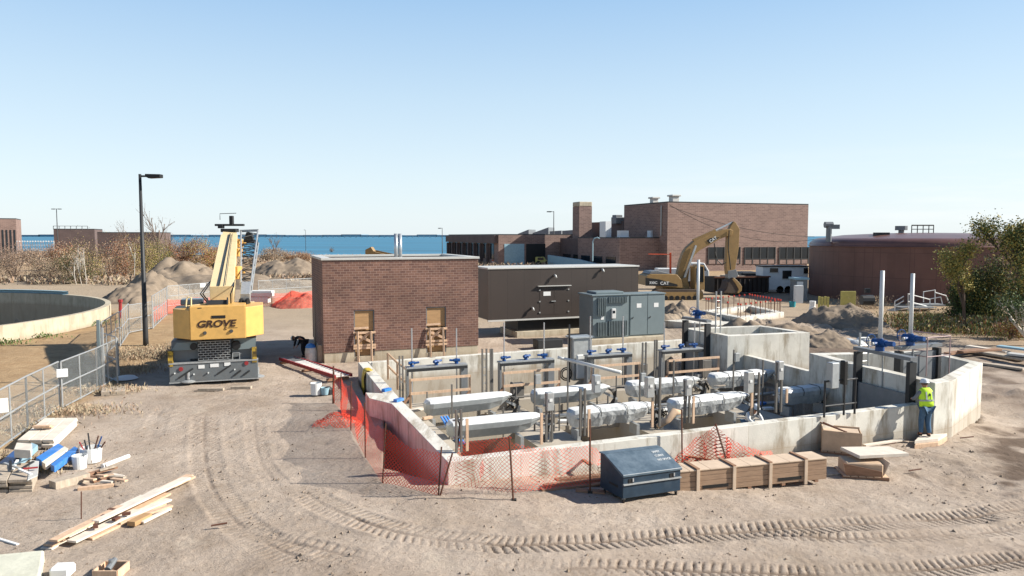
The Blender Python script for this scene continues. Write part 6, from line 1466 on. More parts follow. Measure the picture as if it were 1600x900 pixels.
# vehicles and drums before the garage
for k, px in enumerate((711 + 60, 777, 785, 803)):
    P = g(px, 414.5); P.z = 0; z_ = zt(P, 406)
    t = thing('traffic_drum', ['leftmost orange traffic drum peeping over the generator roof', 'second orange drum from the left over the generator roof', 'orange drum next to the pale post over the generator roof', 'orange drum standing alone before the grey garage door'][k], 'traffic drum', P, 'orange drums before the garage')
    MB().tube([P, (P.x, P.y, z_)], .38, 10).build('body', M_['drumo'], t); MB().tube([(P.x, P.y, z_ * .55), (P.x, P.y, z_ * .7)], .39, 10).build('band', M_['label'], t)
def small_truck(label, px, pyb, w_, h_, m, name='truck'):
    P = g(px, pyb); t = thing(name, label, 'truck', P)
    MB().ext([P + Vector((-w_ / 2, 0, .6)), P + Vector((-w_ / 2, 0, h_)), P + Vector((w_ * .1, 0, h_)), P + Vector((w_ * .25, 0, h_ * .62)), P + Vector((w_ / 2, 0, h_ * .55)), P + Vector((w_ / 2, 0, .6))], (0, 3.0, 0)).build('body', M_[m], t, bevel=.15, seg=2)
    MB().box(P + Vector((-w_ * .15, -.02, h_ * .78)), (w_ * .4, .04, h_ * .28)).build('window', M_['glass'], t)
    for dx in (-.3, .3): MB().lathe(P + Vector((w_ * dx, 0, .55)), [(0, -.1), (.5, -.1), (.55, .2), (0, .2)], 12, axis='Y').build('wheel', M_['rubber'], t)
small_truck('white truck with dark windscreen facing out of the garage', 831, 414, 4.0, 3.3, 'bwhite')
small_truck('teal pickup parked left of the white garage truck', 813, 414, 2.6, 2.0, 'teal', 'pickup_truck')
small_truck('pale yellow utility vehicle before the ramp wall', 848, 415, 3.2, 1.9, 'yb', 'utility_vehicle')
small_truck('dark van parked behind the rubble dumpster', 1182, 455, 3.6, 2.2, 'dark', 'van')
# ------------------------------------------------------------------ left foreground materials
def stackq(name, label, cat, quad, layers, th_, m, gap=.0, cols=1, bevel=.006, group=None, z0=None):
    """a stack of long boards; quad = ground pixels of near-left, near-right, far-right, far-left"""
    q_ = [g(*p) for p in quad]; t = thing(name, label, cat, q_[0], group); base = float(hbase(q_[0].x, q_[0].y)) if z0 is None else z0
    R_ = random.Random(len(label))
    for L_ in range(layers):
        for c in range(cols):
            f0, f1 = c / cols + .01, (c + 1) / cols - .01
            a_, b__ = lerp(q_[0], q_[1], f0), lerp(q_[0], q_[1], f1); d__, c__ = lerp(q_[3], q_[2], f0), lerp(q_[3], q_[2], f1)
            ax = (d__ - a_).normalized() * R_.uniform(-.12, .12)
            z_ = base + .05 + L_ * (th_ + .012)
            MB().prism([a_ + ax, b__ + ax, c__ + ax, d__ + ax], z_, z_ + th_).build('board', m if not isinstance(m, str) else M_[m], t, bevel=bevel)
    return t
stackq('siding_stack', 'neat stack of long off white siding planks beside the chain link fence', 'siding stack', [(28, 703), (85, 703), (122, 667), (70, 667)], 4, .055, 'wood4', cols=3)
P = g(55, 690); MB().box((P.x + .1, P.y + .2, .62), (.5, .14, .05), .1).box((P.x + .1, P.y + .28, .57), (.5, .14, .05), .1).solo('wood_offcut', M_['wood'], 'small tan offcut lying on the white siding stack', 'offcut')
stackq('steel_channel_stack', 'stack of dark steel channels with pale flanges at the left edge', 'steel stack', [(-25, 774), (52, 772), (62, 745), (-10, 745)], 4, .075, 'wood2', cols=2)
def slab(name, label, cat, quad, z0, th_, m, group=None):
    q_ = [g(*p) for p in quad]; zz = [float(hbase(p.x, p.y)) for p in q_]; vs = [Vector((p.x, p.y, z_ + z0)) for p, z_ in zip(q_, zz)]
    n = (vs[1] - vs[0]).cross(vs[3] - vs[0]).normalized()
    if n.z < 0: n = -n
    return MB().ext(vs, n * th_).solo(name, M_[m], label, cat, group, bevel=.006)
for k, (qd, lb) in enumerate((([(57, 737), (66, 742), (101, 719), (92, 713)], 'bright blue panel in the middle of the pile of panels'), ([(80, 748), (86, 752), (124, 722), (117, 718)], 'blue channel panel nearest the white buckets'),
                              ([(22, 742), (30, 746), (60, 716), (50, 712)], 'pale blue panel at the back of the pile'), ([(-8, 752), (12, 756), (45, 728), (26, 722)], 'dark blue panel at the left edge of the pile'), ([(66, 744), (72, 748), (108, 722), (102, 718)], 'off white panel between the two blue ones'))):
    slab('formwork_panel', lb, 'panel', qd, .22, .16, ('bluep', 'bluep', 'pale', 'blue', 'wood4')[k], 'blue and white panels in the left pile')
slab('white_box', 'square off white box on top of the left panel pile', 'box', [(24, 748), (50, 750), (52, 738), (28, 736)], .55, .22, 'wood4')
slab('greenish_sheet', 'thin pale green sheet leaning across the left pile', 'sheet', [(44, 776), (60, 768), (62, 744), (48, 742)], .38, .02, 'coping')
R_ = random.Random(11)
for k in range(7):
    P = g(20 + R_.uniform(-5, 30), 762 + R_.uniform(-12, 8)); a_ = R_.uniform(0, 3.14); L_ = R_.uniform(.3, .6)
    MB().beam(P + Vector((0, 0, .42 + R_.uniform(0, .12))), P + Vector((math.cos(a_) * L_, math.sin(a_) * L_, .46 + R_.uniform(0, .2))), .06, .03).solo('metal_scrap', M_[('galv', 'label', 'dark', 'red', 'pale', 'dark', 'label')[k]],
        ['short bent steel scrap on the steel channel stack', 'white strip across the steel channel stack', 'dark bracket on the steel channel stack', 'dark red bar on the steel channel stack', 'pale blue strip on the steel channel stack', 'dark angle piece beside the white box', 'thin white strip beside the greenish sheet'][k], 'scrap')
def bucket(label, px, py, r, h_, tilt=0, m='label', tools=False, name='bucket', group='buckets'):
    P = g(px, py); t = thing(name, label, 'bucket', P, group)
    b_ = MB().lathe((P.x, P.y, P.z), [(0, .02), (r * .85, .02), (r, h_), (r * .93, h_), (r * .8, .06), (0, .06)], 18).build('body', M_[m], t, smooth=False)
    MB().tube([P + Vector((r * math.cos(q), r * math.sin(q) * .3 - r * .6, h_ * .9 + r * .8 * math.sin(q))) for q in [k * math.pi / 8 for k in range(9)]], .008, 4).build('handle', M_['grey'], t)
    if tools:
        for k in range(6):
            q = k * 1.1; MB().tube([P + Vector((.08 * math.cos(q), .08 * math.sin(q), h_ * .3)), P + Vector((.35 * math.cos(q) + .05, .2 * math.sin(q), h_ + .15 + .1 * (k % 3)))], .02, 5).build('tool', M_[('rust', 'blue', 'dark', 'red', 'dark', 'rust')[k]], t)
    return t
bucket('white bucket standing against the blue panel pile', 125, 733, .19, .38)
bucket('white crate shaped bucket with tool handles sticking out', 143, 722, .28, .42, tools=True)
bucket('white bucket beside the red ladder frame', 494, 617, .22, .48)
bucket('small grey bucket next to the white bucket by the red ladder frame', 508, 617, .17, .3, m='pale')
P = g(513, 616); MB().lathe(P, [(0, 0), (.2, 0), (.18, .2), (.1, .3), (0, .32)], 12).solo('dark_can', M_['black'], 'small dark can between the grey bucket and the net post', 'can')
P0_, P1_ = g(160, 732), g(201, 716); MB().tube([P0_ + Vector((0, 0, .06)), P1_ + Vector((0, 0, .06))], .06, 10).solo('white_pipe', M_['label'], 'short white plastic pipe lying on open dirt right of the buckets', 'pipe')
P = g(127, 813); MB().tube([P, PT(P, 127, 768)], .013, 5).solo('thin_stake', M_['rust'], 'thin dark stake stuck upright above the lumber pile', 'stake')
def plank(label, a, b, w_, th_, z0, m='wood', z1=None, name='plank', cat='plank', group=None):
    A, B = g(*a), g(*b); z1 = z0 if z1 is None else z1
    return MB().beam(A + Vector((0, 0, z0 + th_ / 2)), B + Vector((0, 0, z1 + th_ / 2)), w_, th_).solo(name, M_[m], label, cat, group, bevel=.004)
plank('long grey brown timber beam left of the offcut heap', (82, 766), (136, 751), .32, .22, .0, 'wood2')
plank('pinkish beam lying in front of the offcut heap', (122, 767), (178, 761), .12, .09, .0, 'wood')
plank('thin brown plank beyond the offcut heap', (133, 747), (166, 736), .14, .04, .05, 'wood3')
offl = ['tan', 'brown', 'grey', 'pale', 'dark', 'split', 'pinkish', 'short', 'thin', 'chipped', 'wide', 'crooked']
for k in range(12):
    P = g(136 + (k % 4) * 12 + R_.uniform(-4, 4), 744 + (k // 4) * 6 + R_.uniform(-2, 2)); a_ = R_.uniform(-.6, .9); L_ = R_.uniform(.25, .55)
    MB().beam(P + Vector((0, 0, .04 + .05 * (k % 3))), P + Vector((math.cos(a_) * L_, math.sin(a_) * L_, .05 + .06 * (k % 3))), .1, .045).solo('wood_offcut', M_[('wood', 'wood3', 'wood2', 'wood4', 'wood3', 'wood', 'wood', 'wood2', 'wood', 'wood3', 'wood4', 'wood')[k]],
        offl[k] + ' offcut in the ' + ('back' if k // 4 == 0 else 'middle' if k // 4 == 1 else 'front') + ' of the scrap wood heap', 'offcut', 'offcuts in the scrap wood heap')
# long lumber pile
lp = [((72, 860), (252, 765), 0, .26, 'wood4', 'lowest long plank reaching the white covered box'), ((75, 858), (297, 747), .05, .22, 'wood', 'long plank along the far side of the lumber pile'), ((92, 852), (300, 752), .09, .22, 'wood', 'long plank on top of the far side of the lumber pile'),
      ((100, 850), (228, 786), .13, .28, 'wood4', 'wide pale board on top near the camera end of the pile'), ((170, 816), (292, 757), .13, .24, 'wood4', 'wide pale board on top at the far end of the pile'),
      ((128, 845), (262, 776), .03, .2, 'wood', 'plank inside the near side of the lumber pile'), ((140, 846), (256, 790), .0, .16, 'wood', 'low plank at the near edge of the lumber pile'), ((172, 826), (264, 787), .05, .2, 'wood4', 'shorter pale plank at the near edge of the lumber pile'),
      ((84, 862), (190, 806), .16, .2, 'wood', 'tan plank on the camera end of the lumber pile'), ((150, 832), (280, 768), .17, .18, 'wood4', 'topmost plank along the middle of the lumber pile'), ((112, 856), (215, 806), .06, .24, 'wood4', 'wide board on the near side by the camera end of the lumber pile'),
      ((186, 824), (268, 796), .02, .14, 'wood', 'short stub plank nearest the open dirt'), ((205, 826), (232, 812), .0, .2, 'ply', 'thick tan block under the lumber pile'), ((222, 822), (266, 800), .0, .1, 'wood4', 'thin batten outermost on the open dirt side')]
for k, (a_, b__, z_, w_, m_, lb) in enumerate(lp): plank(lb, a_, b__, w_, .045 if 'block' not in lb else .1, z_ + .0043 * k, m_, group='planks of the long lumber pile')
for k, (px, py) in enumerate(((165, 822), (178, 818), (182, 826), (150, 838), (175, 812), (198, 818))):
    P = g(px, py); MB().box(P + Vector((0, 0, .22)), (.16, .09, .05), k * .7).solo('wood_chip', M_['rust'], ['first dark block on the long lumber pile from the box end', 'dark block in the middle of the long lumber pile', 'reddish chip by the middle of the long lumber pile', 'dark knotty chip near the box end of the lumber pile', 'small chip farthest up the lumber pile', 'single chip over the near planks of the lumber pile'][k], 'wood chip')
# tarp covered box in the near left corner
q_ = [g(-40, 985), g(56, 960), g(70, 876), g(-30, 886)]
t = thing('covered_box', 'off white tarpaulin covered box in the bottom left corner', 'covered box', q_[1])
MB().prism(q_, -.1, .42).build('cover', mat('old_tarp', '#c3c1ae', .8, var=.12, scale=3, bump=.8, bscale=5, dirt=.3, dirtcol='#93917c'), t, bevel=.04, seg=2)
P = g(101, 899); MB().box(P + Vector((0, -.05, .12)), (.35, .3, .2), .1).solo('white_sack', M_['label'], 'pale flat sack cut by the bottom edge left of the small tool box', 'sack', bevel=.04)
t = thing('open_tool_tray', 'small wooden tray with a dark power tool at the bottom edge', 'tray', g(174, 899)); P = g(174, 899)
for dx, dy, sx_, sy_ in ((-.22, 0, .03, .4), (.22, 0, .03, .4), (0, -.2, .44, .03), (0, .2, .44, .03)): MB().box(P + Vector((dx, dy, .09)), (sx_, sy_, .18)).build('side', M_['wood'], t)
MB().tube([P + Vector((0, -.12, .16)), P + Vector((0, .14, .24))], [.06, .05], 10).tube([P + Vector((0, .0, .2)), P + Vector((0, .0, .3))], .04, 8).build('power_tool', M_['grey'], t)
slab('grey_block', 'flat grey concrete kerb block lying beside the far fence end', 'kerb block', [(158, 619), (196, 617), (196, 609), (160, 611)], .0, .16, 'wood2')
P = g(197, 592); MB().lathe(P, [(.0, .18), (.35, .12), (.5, .02)], 14).solo('pale_sack', M_['label'], 'pale sack in the shade left of the crane', 'sack', smooth=True)
P = g(200, 715)
plank('pale curved plastic strip at the left edge above the covered box', (-5, 842), (28, 852), .06, .03, .0, 'label')
# red ladder frame
A, B = g(437, 566), g(524, 598); dA = (B - A).normalized(); nA = Vector((-dA.y, dA.x, 0)); t = thing('ladder_frame', 'red scaffold ladder frame lying on the dirt by the pump house corner', 'ladder', A); Lr = (B - A).length
for s_ in (0, .75): MB().beam(A + nA * s_ + Vector((0, 0, .18)), B + nA * s_ + Vector((0, 0, .25)), .08, .14).build('side_rail', M_['red'], t)
for k in range(int(Lr / .34)): MB().beam(A + dA * (.15 + k * .34) + nA * .05 + Vector((0, 0, .22)), A + dA * (.15 + k * .34) + nA * .72 + Vector((0, 0, .24)), .07, .03).build('rung', M_['label' if k > 4 else 'grey'], t)
for q in (.08, .5, .92): P = lerp(A, B, q); MB().box(P + nA * .35 + Vector((0, 0, .05)), (.15, 1.0, .1), math.atan2(dA.y, dA.x)).build('support', M_['wood3'], t)
P = g(489, 566); t = thing('blue_bag', 'bright blue bag on wrapped bundles against the shaded pump house wall', 'bundle', P)
MB().lathe(P + Vector((-.1, 0, 0)), [(0, 0), (.28, 0), (.3, .5), (.26, .75), (0, .8)], 12).build('bundle', M_['wrap'], t); MB().lathe(P + Vector((-.12, .05, .72)), [(0, .25), (.18, .2), (.27, .05), (.25, -.05)], 10).build('bag', M_['bluep'], t, smooth=True)
MB().lathe(P + Vector((.35, .2, 0)), [(0, 0), (.2, 0), (.2, .85), (0, .86)], 12).build('roll', M_['wood2'], t)

# ------------------------------------------------------------------ blue site toolbox
A = g(973, 789); B = g(1063, 775); dt_ = (B - A).normalized(); nt = Vector((-dt_.y, dt_.x, 0)); Lt = (B - A).length; rzt = math.atan2(dt_.y, dt_.x)
t = thing('job_site_toolbox', 'dented dark blue slope lid site toolbox on small castors', 'toolbox', A); Q = lambda s_, n, z: A + dt_ * s_ + nt * n + Vector((0, 0, z))
zf = zt(A, 744) - A.z; Dt = .95; zr = zt(A + nt * (Dt), 706.5) - A.z; zb_ = .14; print('toolbox', Lt, zf, zr)
body = MB().ext([Q(0, 0, zb_), Q(0, 0, zf - .03), Q(0, Dt - .18, zr - .03), Q(0, Dt, zr - .03), Q(0, Dt, zb_)], dt_ * Lt).build('body', M_['tblue'], t, bevel=.012)
lid = MB().ext([Q(-.02, -.035, zf - .03), Q(-.02, -.035, zf + .03), Q(-.02, Dt - .2, zr + .01), Q(-.02, Dt - .18, zr - .028), Q(-.02, 0.0, zf - .028)], dt_ * (Lt + .04)).build('lid', M_['tbluel'], t, bevel=.008)
MB().ext([Q(-.02, Dt - .195, zr - .02), Q(-.02, Dt - .2, zr + .012), Q(-.02, Dt + .02, zr + .012), Q(-.02, Dt + .02, zr - .02)], dt_ * (Lt + .04)).build('top_shelf', M_['tbluel'], t)
MB().beam(Q(.0, -.02, zb_ + .34), Q(Lt, -.02, zb_ + .34), .04, .03).build('ledge', M_['galv'], body)
for s_ in (.22, Lt - .28):
    rc = MB().box(Q(s_, -.006, zf - .16), (.13, .012, .15), rzt).build('handle_recess', M_['black'], body)
    MB().box(Q(s_ + .06, -.02, zf - .12), (.035, .02, .08), rzt).build('lock', M_['chrome'], rc)
for k in range(4): MB().box(Q(-.004, Dt * .4, zf * .55), (.008, .35, .05), rzt).build('side_handle', M_['black'], body) if k == 0 else None
for s_ in (.08, Lt - .08):
    for n_q in (.08, Dt - .08):
        c_r = MB().lathe(Q(s_, n_q, .065), [(0, -.02), (.06, -.02), (.06, .02), (0, .02)], 12, axis='X').build('castor', M_['rubber'], t); MB().box(Q(s_, n_q, .12), (.06, .06, .05), rzt).build('fork', M_['galv'], c_r)
MB().box(Q(Lt / 2, Dt / 2, zb_ - .03), (Lt * .9, .1, .06), rzt).build('skid', M_['dark'], t)
lx = (Q(0, Dt - .2, zr) - Q(0, 0, zf)).normalized(); ln = dt_.cross(lx)
for k, w_ in enumerate(('SAFEY', 'CURRY', 'NO SPACE')):
    text(w_, 'lettering', .10, Q(Lt - .42 - .02 * k, 0, 0) + (Q(0, Dt - .2, zr + .012) - Q(0, 0, 0)) * 0 + Vector((0, 0, zf + .032)) + lx * (.62 - k * .15) + ln * .004, dt_, lx, M_['label'], lid, sx=.85, ext=.001)

# ------------------------------------------------------------------ long crate
A = g(1064, 769); B = g(1291, 757.5); A.z = B.z = (A.z + B.z) / 2; dc = (B - A).normalized(); nc = Vector((-dc.y, dc.x, 0)); Lc = (B - A).length; rzc = math.atan2(dc.y, dc.x); Hc = zt(A, 737) - A.z; Wc = .62
A = A - dc * .35; Lc += .35
t = thing('long_wooden_crate', 'long low brown timber crate right of the blue toolbox', 'crate', A); Q = lambda s_, n, z: A + dc * s_ + nc * n + Vector((0, 0, z))
fb = MB(); bh_ = (Hc - .08) / 4
for k in range(4): fb.box(Q(Lc / 2, .02 + .002 * k, .06 + bh_ * (k + .5)), (Lc, .035, bh_ - .008), rzc)
fb.build('front_boards', M_['crate'], t, bevel=.003)
MB().box(Q(Lc / 2, Wc / 2 + .03, .06 + Hc * .46), (Lc - .02, Wc - .05, Hc - .12), rzc).build('body', M_['crate'], t)
nl = 8
for k in range(nl):
    MB().box(Q(Lc * (k + .5) / nl, Wc / 2, Hc - .005), (Lc / nl - .008, Wc + .02, .03), rzc).build('lid_board', M_['cratelid'], t, bevel=.003)
for px in (1090, 1146.5, 1203, 1258):
    r_ = ray(px, 750); k_ = (A.x * nc.x + A.y * nc.y) / (r_.x * nc.x + r_.y * nc.y); s_ = (Vector((r_.x * k_, r_.y * k_, 0)) - Vector((A.x, A.y, 0))).dot(dc)
    MB().box(Q(s_, -.02, Hc / 2 + .0), (.09, .04, Hc + .04), rzc).build('batten', M_['cratelid'], t, bevel=.004)
    MB().box(Q(s_, Wc / 2, Hc + .03), (.1, Wc + .06, .035), rzc).build('top_batten', M_['wood3'], t, bevel=.004)
for px0, px1 in ((1098, 1138), (1216, 1252)):
    ss2 = []
    for px in (px0, px1):
        r_ = ray(px, 750); k_ = (A.x * nc.x + A.y * nc.y) / (r_.x * nc.x + r_.y * nc.y); ss2.append((Vector((r_.x * k_, r_.y * k_, 0)) - Vector((A.x, A.y, 0))).dot(dc))
    MB().box(Q(sum(ss2) / 2, -.002, .17), (ss2[1] - ss2[0], .012, .08), rzc).build('dark_slot', M_['black'], t)  # darkness of the crate's slots, laid on as flat black strips
for k in range(5): MB().box(Q(.3 + k * (Lc - .6) / 4, Wc / 2, .03), (.1, Wc, .06), rzc).build('skid', M_['wood3'], t)
# plywood crates on pallets
def pallet(parent, C_, L_, D_, rz, z0=0):
    d_x = Vector((math.cos(rz), math.sin(rz), 0)); n_x = Vector((-d_x.y, d_x.x, 0)); p_ = MB()
    for k in range(3): p_.box(C_ + n_x * (k - 1) * (D_ / 2 - .06) + Vector((0, 0, z0 + .05)), (L_, .09, .09), rz)
    p_.build('pallet_runner', M_['wood3'], parent)
    for k in range(6): MB().box(C_ + d_x * ((k - 2.5) * L_ / 6) + Vector((0, 0, z0 + .11)), (L_ / 6 - .03, D_, .02), rz).build('pallet_board', M_['wood'], parent)
C_ = (g(1293, 716) + g(1352, 706)) / 2 + V2 * .25; rzp = math.radians(-20)
t = thing('open_plywood_crate', 'open topped plywood crate with loose bars, left of the man in the vest', 'crate', C_); h_ = .62
dx_ = Vector((math.cos(rzp), math.sin(rzp), 0)); nx2 = Vector((-dx_.y, dx_.x, 0)); pallet(t, C_, 1.15, .8, rzp)
for a_, b__, hh in ((C_ - dx_ * .55 - nx2 * .38, C_ + dx_ * .55 - nx2 * .38, h_), (C_ - dx_ * .55 + nx2 * .38, C_ + dx_ * .55 + nx2 * .38, h_ + .0), (C_ - dx_ * .55 - nx2 * .36, C_ - dx_ * .55 + nx2 * .36, h_ + .12), (C_ + dx_ * .55 - nx2 * .36, C_ + dx_ * .55 + nx2 * .36, h_ - .05)):
    MB().beam(a_ + Vector((0, 0, .13 + hh / 2)), b__ + Vector((0, 0, .13 + hh / 2)), .02, hh).build('side', M_['card'], t)
MB().box(C_ + Vector((0, 0, h_ - .02)), (1.0, .7, .2), rzp).build('contents', M_['cratelid'], t)
MB().beam(C_ - dx_ * .6 + Vector((0, 0, .9)), C_ + dx_ * .1 - nx2 * .3 + Vector((0, 0, .74)), .03, .03).beam(C_ - dx_ * .5 + Vector((0, .05, .9)), C_ + dx_ * .15 - nx2 * .25 + Vector((0, 0, .72)), .03, .03).build('bar', M_['rust'], t)
C_ = (g(1324, 745) + g(1395, 753)) / 2 + V2 * .3; rzp = math.radians(-8); dx_ = Vector((math.cos(rzp), math.sin(rzp), 0)); nx2 = Vector((-dx_.y, dx_.x, 0))
t = thing('board_topped_crate', 'battered cardboard and plywood crate with a wide pale board laid on top', 'crate', C_); pallet(t, C_, 1.2, .85, rzp)
zt1 = .56
MB().prism([C_ - dx_ * .5 - nx2 * .32, C_ + dx_ * .45 - nx2 * .38, C_ + dx_ * .5 + nx2 * .3, C_ - dx_ * .52 + nx2 * .36], C_.z + .12, C_.z + zt1 - .1).build('box', M_['card'], t, bevel=.03)
MB().ext([C_ - dx_ * .58 - nx2 * .40 + Vector((0, 0, .45)), C_ + dx_ * .4 - nx2 * .44 + Vector((0, 0, .28)), C_ + dx_ * .42 - nx2 * .44 + Vector((0, 0, .13)), C_ - dx_ * .5 - nx2 * .40 + Vector((0, 0, .13))], nx2 * .02).build('loose_flap', M_['wood3'], t)
MB().ext([C_ + dx_ * .46 - nx2 * .35 + Vector((0, 0, .14)), C_ + dx_ * .62 - nx2 * .30 + Vector((0, 0, .5)), C_ + dx_ * .42 + nx2 * .3 + Vector((0, 0, .62)), C_ + dx_ * .5 + nx2 * .3 + Vector((0, 0, .14))], dx_ * .02).build('torn_side', M_['cratelid'], t)
b4 = [g(*p, C_.z + zt1) for p in ((1343, 717), (1420, 713), (1389, 702), (1313, 703))]
MB().prism(b4, C_.z + zt1, C_.z + zt1 + .09).build('top_board', M_['wood4'], t, bevel=.006)
plank('long white plank leaning low between the wall and the crates', (1350, 700), (1410, 691), .14, .06, .05, 'wood4')
st_ = [g(1429, 700), g(1466, 696), g(1480, 688), g(1438, 690)]
t = thing('plank_step', 'low step of stacked planks under the man in the vest', 'step', st_[0]); MB().prism(st_, st_[0].z - .05, st_[0].z + .10).build('plank', M_['wood'], t, bevel=.005); MB().prism([p + Vector((.05, .1, 0)) for p in st_], st_[0].z + .102, st_[0].z + .2).build('plank', M_['wood4'], t, bevel=.005)
STEPZ = st_[0].z + .2; STEPC = sum(st_, Vector()) / 4 + Vector((.05, .1, 0))
for k, (a_, b__, w_, z_) in enumerate([((845, 768), (952, 757), .2, .02), ((850, 764), (955, 752), .16, .06), ((868, 757), (958, 748), .18, .1), ((900, 768), (945, 772), .2, .02), ((906, 733), (922, 745), .1, .3), ((1060, 720), (1098, 726), .12, .15), ((1080, 716), (1120, 730), .1, .1), ((1180, 727), (1240, 722), .1, .02)]):
    plank(['lowest brown board behind the front net left of the toolbox', 'brown board in the middle of the boards behind the front net', 'topmost brown board behind the front net', 'broken board beside the toolbox shadow', 'short timber propped on the boards behind the net', 'reddish board under the torn net by the toolbox', 'slanting board under the middle of the torn net', 'low board behind the middle of the long crate'][k], a_, b__, w_, .05, z_, 'wood3')
P = g(1071, 715); MB().box(P + Vector((0, 0, .25)), (.28, .2, .5), .4).box(P + Vector((-.35, .1, .55)), (.5, .2, .14), -.3).solo('broken_crate', M_['card'], 'splintered orange tan crate piece behind the toolbox lid', 'crate piece', bevel=.01)
P = g(1183, 723); MB().lathe(P, [(0, .0), (.05, 0), (.05, .16), (.02, .2), (0, .2)], 8).solo('bottle', M_['label'], 'small white bottle on the dirt behind the long crate', 'bottle')
plank('short dark bar leaning at the foot of the front wall', (1246, 706), (1256, 697), .05, .05, .1, 'dark', .3)
slab('flat_board', 'flat grey board in the shadow between the two crates', 'board', [(1292, 745), (1318, 743), (1316, 735), (1291, 736)], .02, .04, 'wood2')

# ------------------------------------------------------------------ things at the right, by the tank
A = g(1398, 487); t = thing('steel_stairs', 'galvanised access stairs and platform with white handrails by the tank', 'stairs', A)
def gp(px, py, Y): return ay(px, py, Y)
Ys = A.y
for (pl, nm) in (([(1398, 486), (1398, 471), (1412, 463)], 'handrail'), ([(1419, 486), (1419, 459), (1453, 468), (1453, 487)], 'handrail'), ([(1419, 471), (1450, 479)], 'handrail'), ([(1443, 472), (1443, 456), (1461, 453), (1461, 475)], 'handrail'), ([(1461, 457), (1478, 462), (1484, 476)], 'handrail'), ([(1453, 467), (1470, 464), (1473, 477)], 'handrail'), ([(1398, 478), (1412, 470)], 'handrail')):
    MB().tube([gp(x, y, Ys + (1.0 if x > 1440 else 0)) for x, y in pl], .045, 6).build(nm, M_['label'], t)
z_ = gp(1430, 481, Ys).z
MB().box((gp(1436, 481, Ys).x, Ys + .6, z_), (3.0, 1.2, .1)).build('platform', M_['galv'], t); MB().box((gp(1465, 478, Ys).x, Ys + 1.5, z_ + .15), (2.4, 1.2, .1)).build('platform', M_['galv'], t)
for px in (1420, 1437, 1452, 1466): MB().beam(gp(px, 482, Ys), (gp(px, 482, Ys).x, Ys, 0), .1, .1).build('leg', M_['wood2'], t)
for k in range(5): MB().box((gp(1399 + k * 3.5, 481, Ys).x, Ys + .6, z_ * (k + 1) / 6), (.3, 1.0, .05)).build('tread', M_['galv'], t)
def board(label, x0, x1, yb, yt, m, name, cat, th_=.15, group=None):
    A = g(x0, yb); B = ay(x1, yb, A.y); z_ = zt(A, yt); return MB().box(((A.x + B.x) / 2, A.y, (A.z + z_) / 2), (B.x - A.x, th_, z_ - A.z)).solo(name, M_[m], label, cat, group, bevel=.01)
board('square pale yellow board leaning against the brown tank', 1313, 1336, 484, 455, 'yb', 'yellow_board', 'board')
for k in range(4): board(['first', 'second', 'third', 'last'][k] + ' upright yellow slat from the left at the tank foot', 1278 + k * 4.5, 1281.5 + k * 4.5, 484, 463 + k % 2, 'yb', 'yellow_stake_board', 'board', .1, 'yellow slats at the tank foot')
board('narrow white upright cabinet left of the brown tank', 1241, 1253, 474, 446, 'label', 'white_cabinet', 'cabinet', .5)
P = g(1269, 496); MB().lathe(P, [(.45, 0), (.3, .5), (.22, .9), (.25, 1.3), (0, 1.3)], 10).solo('white_cone', M_['label'], 'white waisted stand before the tank foot', 'stand')
P = g(1240, 480); bucket('pale teal bucket beside the white cabinet', 1238, 480, .3, .5, m='teal')
P = ay(1355, 462, 51); MB().tube([P + Vector((-.4, 0, -.3)), P + Vector((.4, 0, -.3))], .35, 10).box(P + Vector((0, 0, .35)), (.35, .2, .3)).solo('tank_nozzle', M_['dark'], 'dark pipe nozzle with a white tag on the tank side', 'nozzle')
R_ = random.Random(31)
for k, (px, py, s_) in enumerate(((1325, 536, .5), (1338, 540, .6), (1349, 533, .45), (1332, 522, .4), (1345, 519, .5))):
    P = g(px, py); MB().lathe(P, [(0, s_ * .6), (s_ * .6, s_ * .5), (s_, s_ * .15), (s_ * .9, 0)], 10).solo('white_sack', M_['wrap'], ['white sack left of the blue valves, lowest left', 'fattest white sack left of the blue valves', 'white sack closest to the ladder rails', 'small white sack topmost left on the clods', 'white sack topmost right on the clods'][k], 'sack', 'white sacks on the clods', smooth=True)
# lumber by the right edge
for k, (a_, b__, w_, z_, m_) in enumerate([((1512, 546), (1575, 556), .4, .15, 'wood4'), ((1505, 552), (1600, 566), .5, .1, 'wood2'), ((1500, 560), (1560, 556), .4, .3, 'wood3'), ((1540, 560), (1610, 572), .5, .25, 'wood2'), ((1480, 560), (1530, 553), .4, .2, 'wood3'), ((1560, 552), (1620, 560), .5, .35, 'pale'), ((1530, 570), (1600, 580), .4, .05, 'wood2'), ((1575, 566), (1640, 574), .6, .4, 'coping')]):
    plank(['pale board at the far side of the right lumber heap', 'long grey board through the right lumber heap', 'dark brown board at the left of the right lumber heap', 'grey board near the middle of the right lumber heap', 'brown board closest to the pointed chamber', 'bluish sheet on the far side of the right lumber heap', 'low grey board at the near side of the right lumber heap', 'pale greenish sheet at the right end of the heap'][k], a_, b__, w_, .1, z_, m_, group='boards of the right lumber heap')
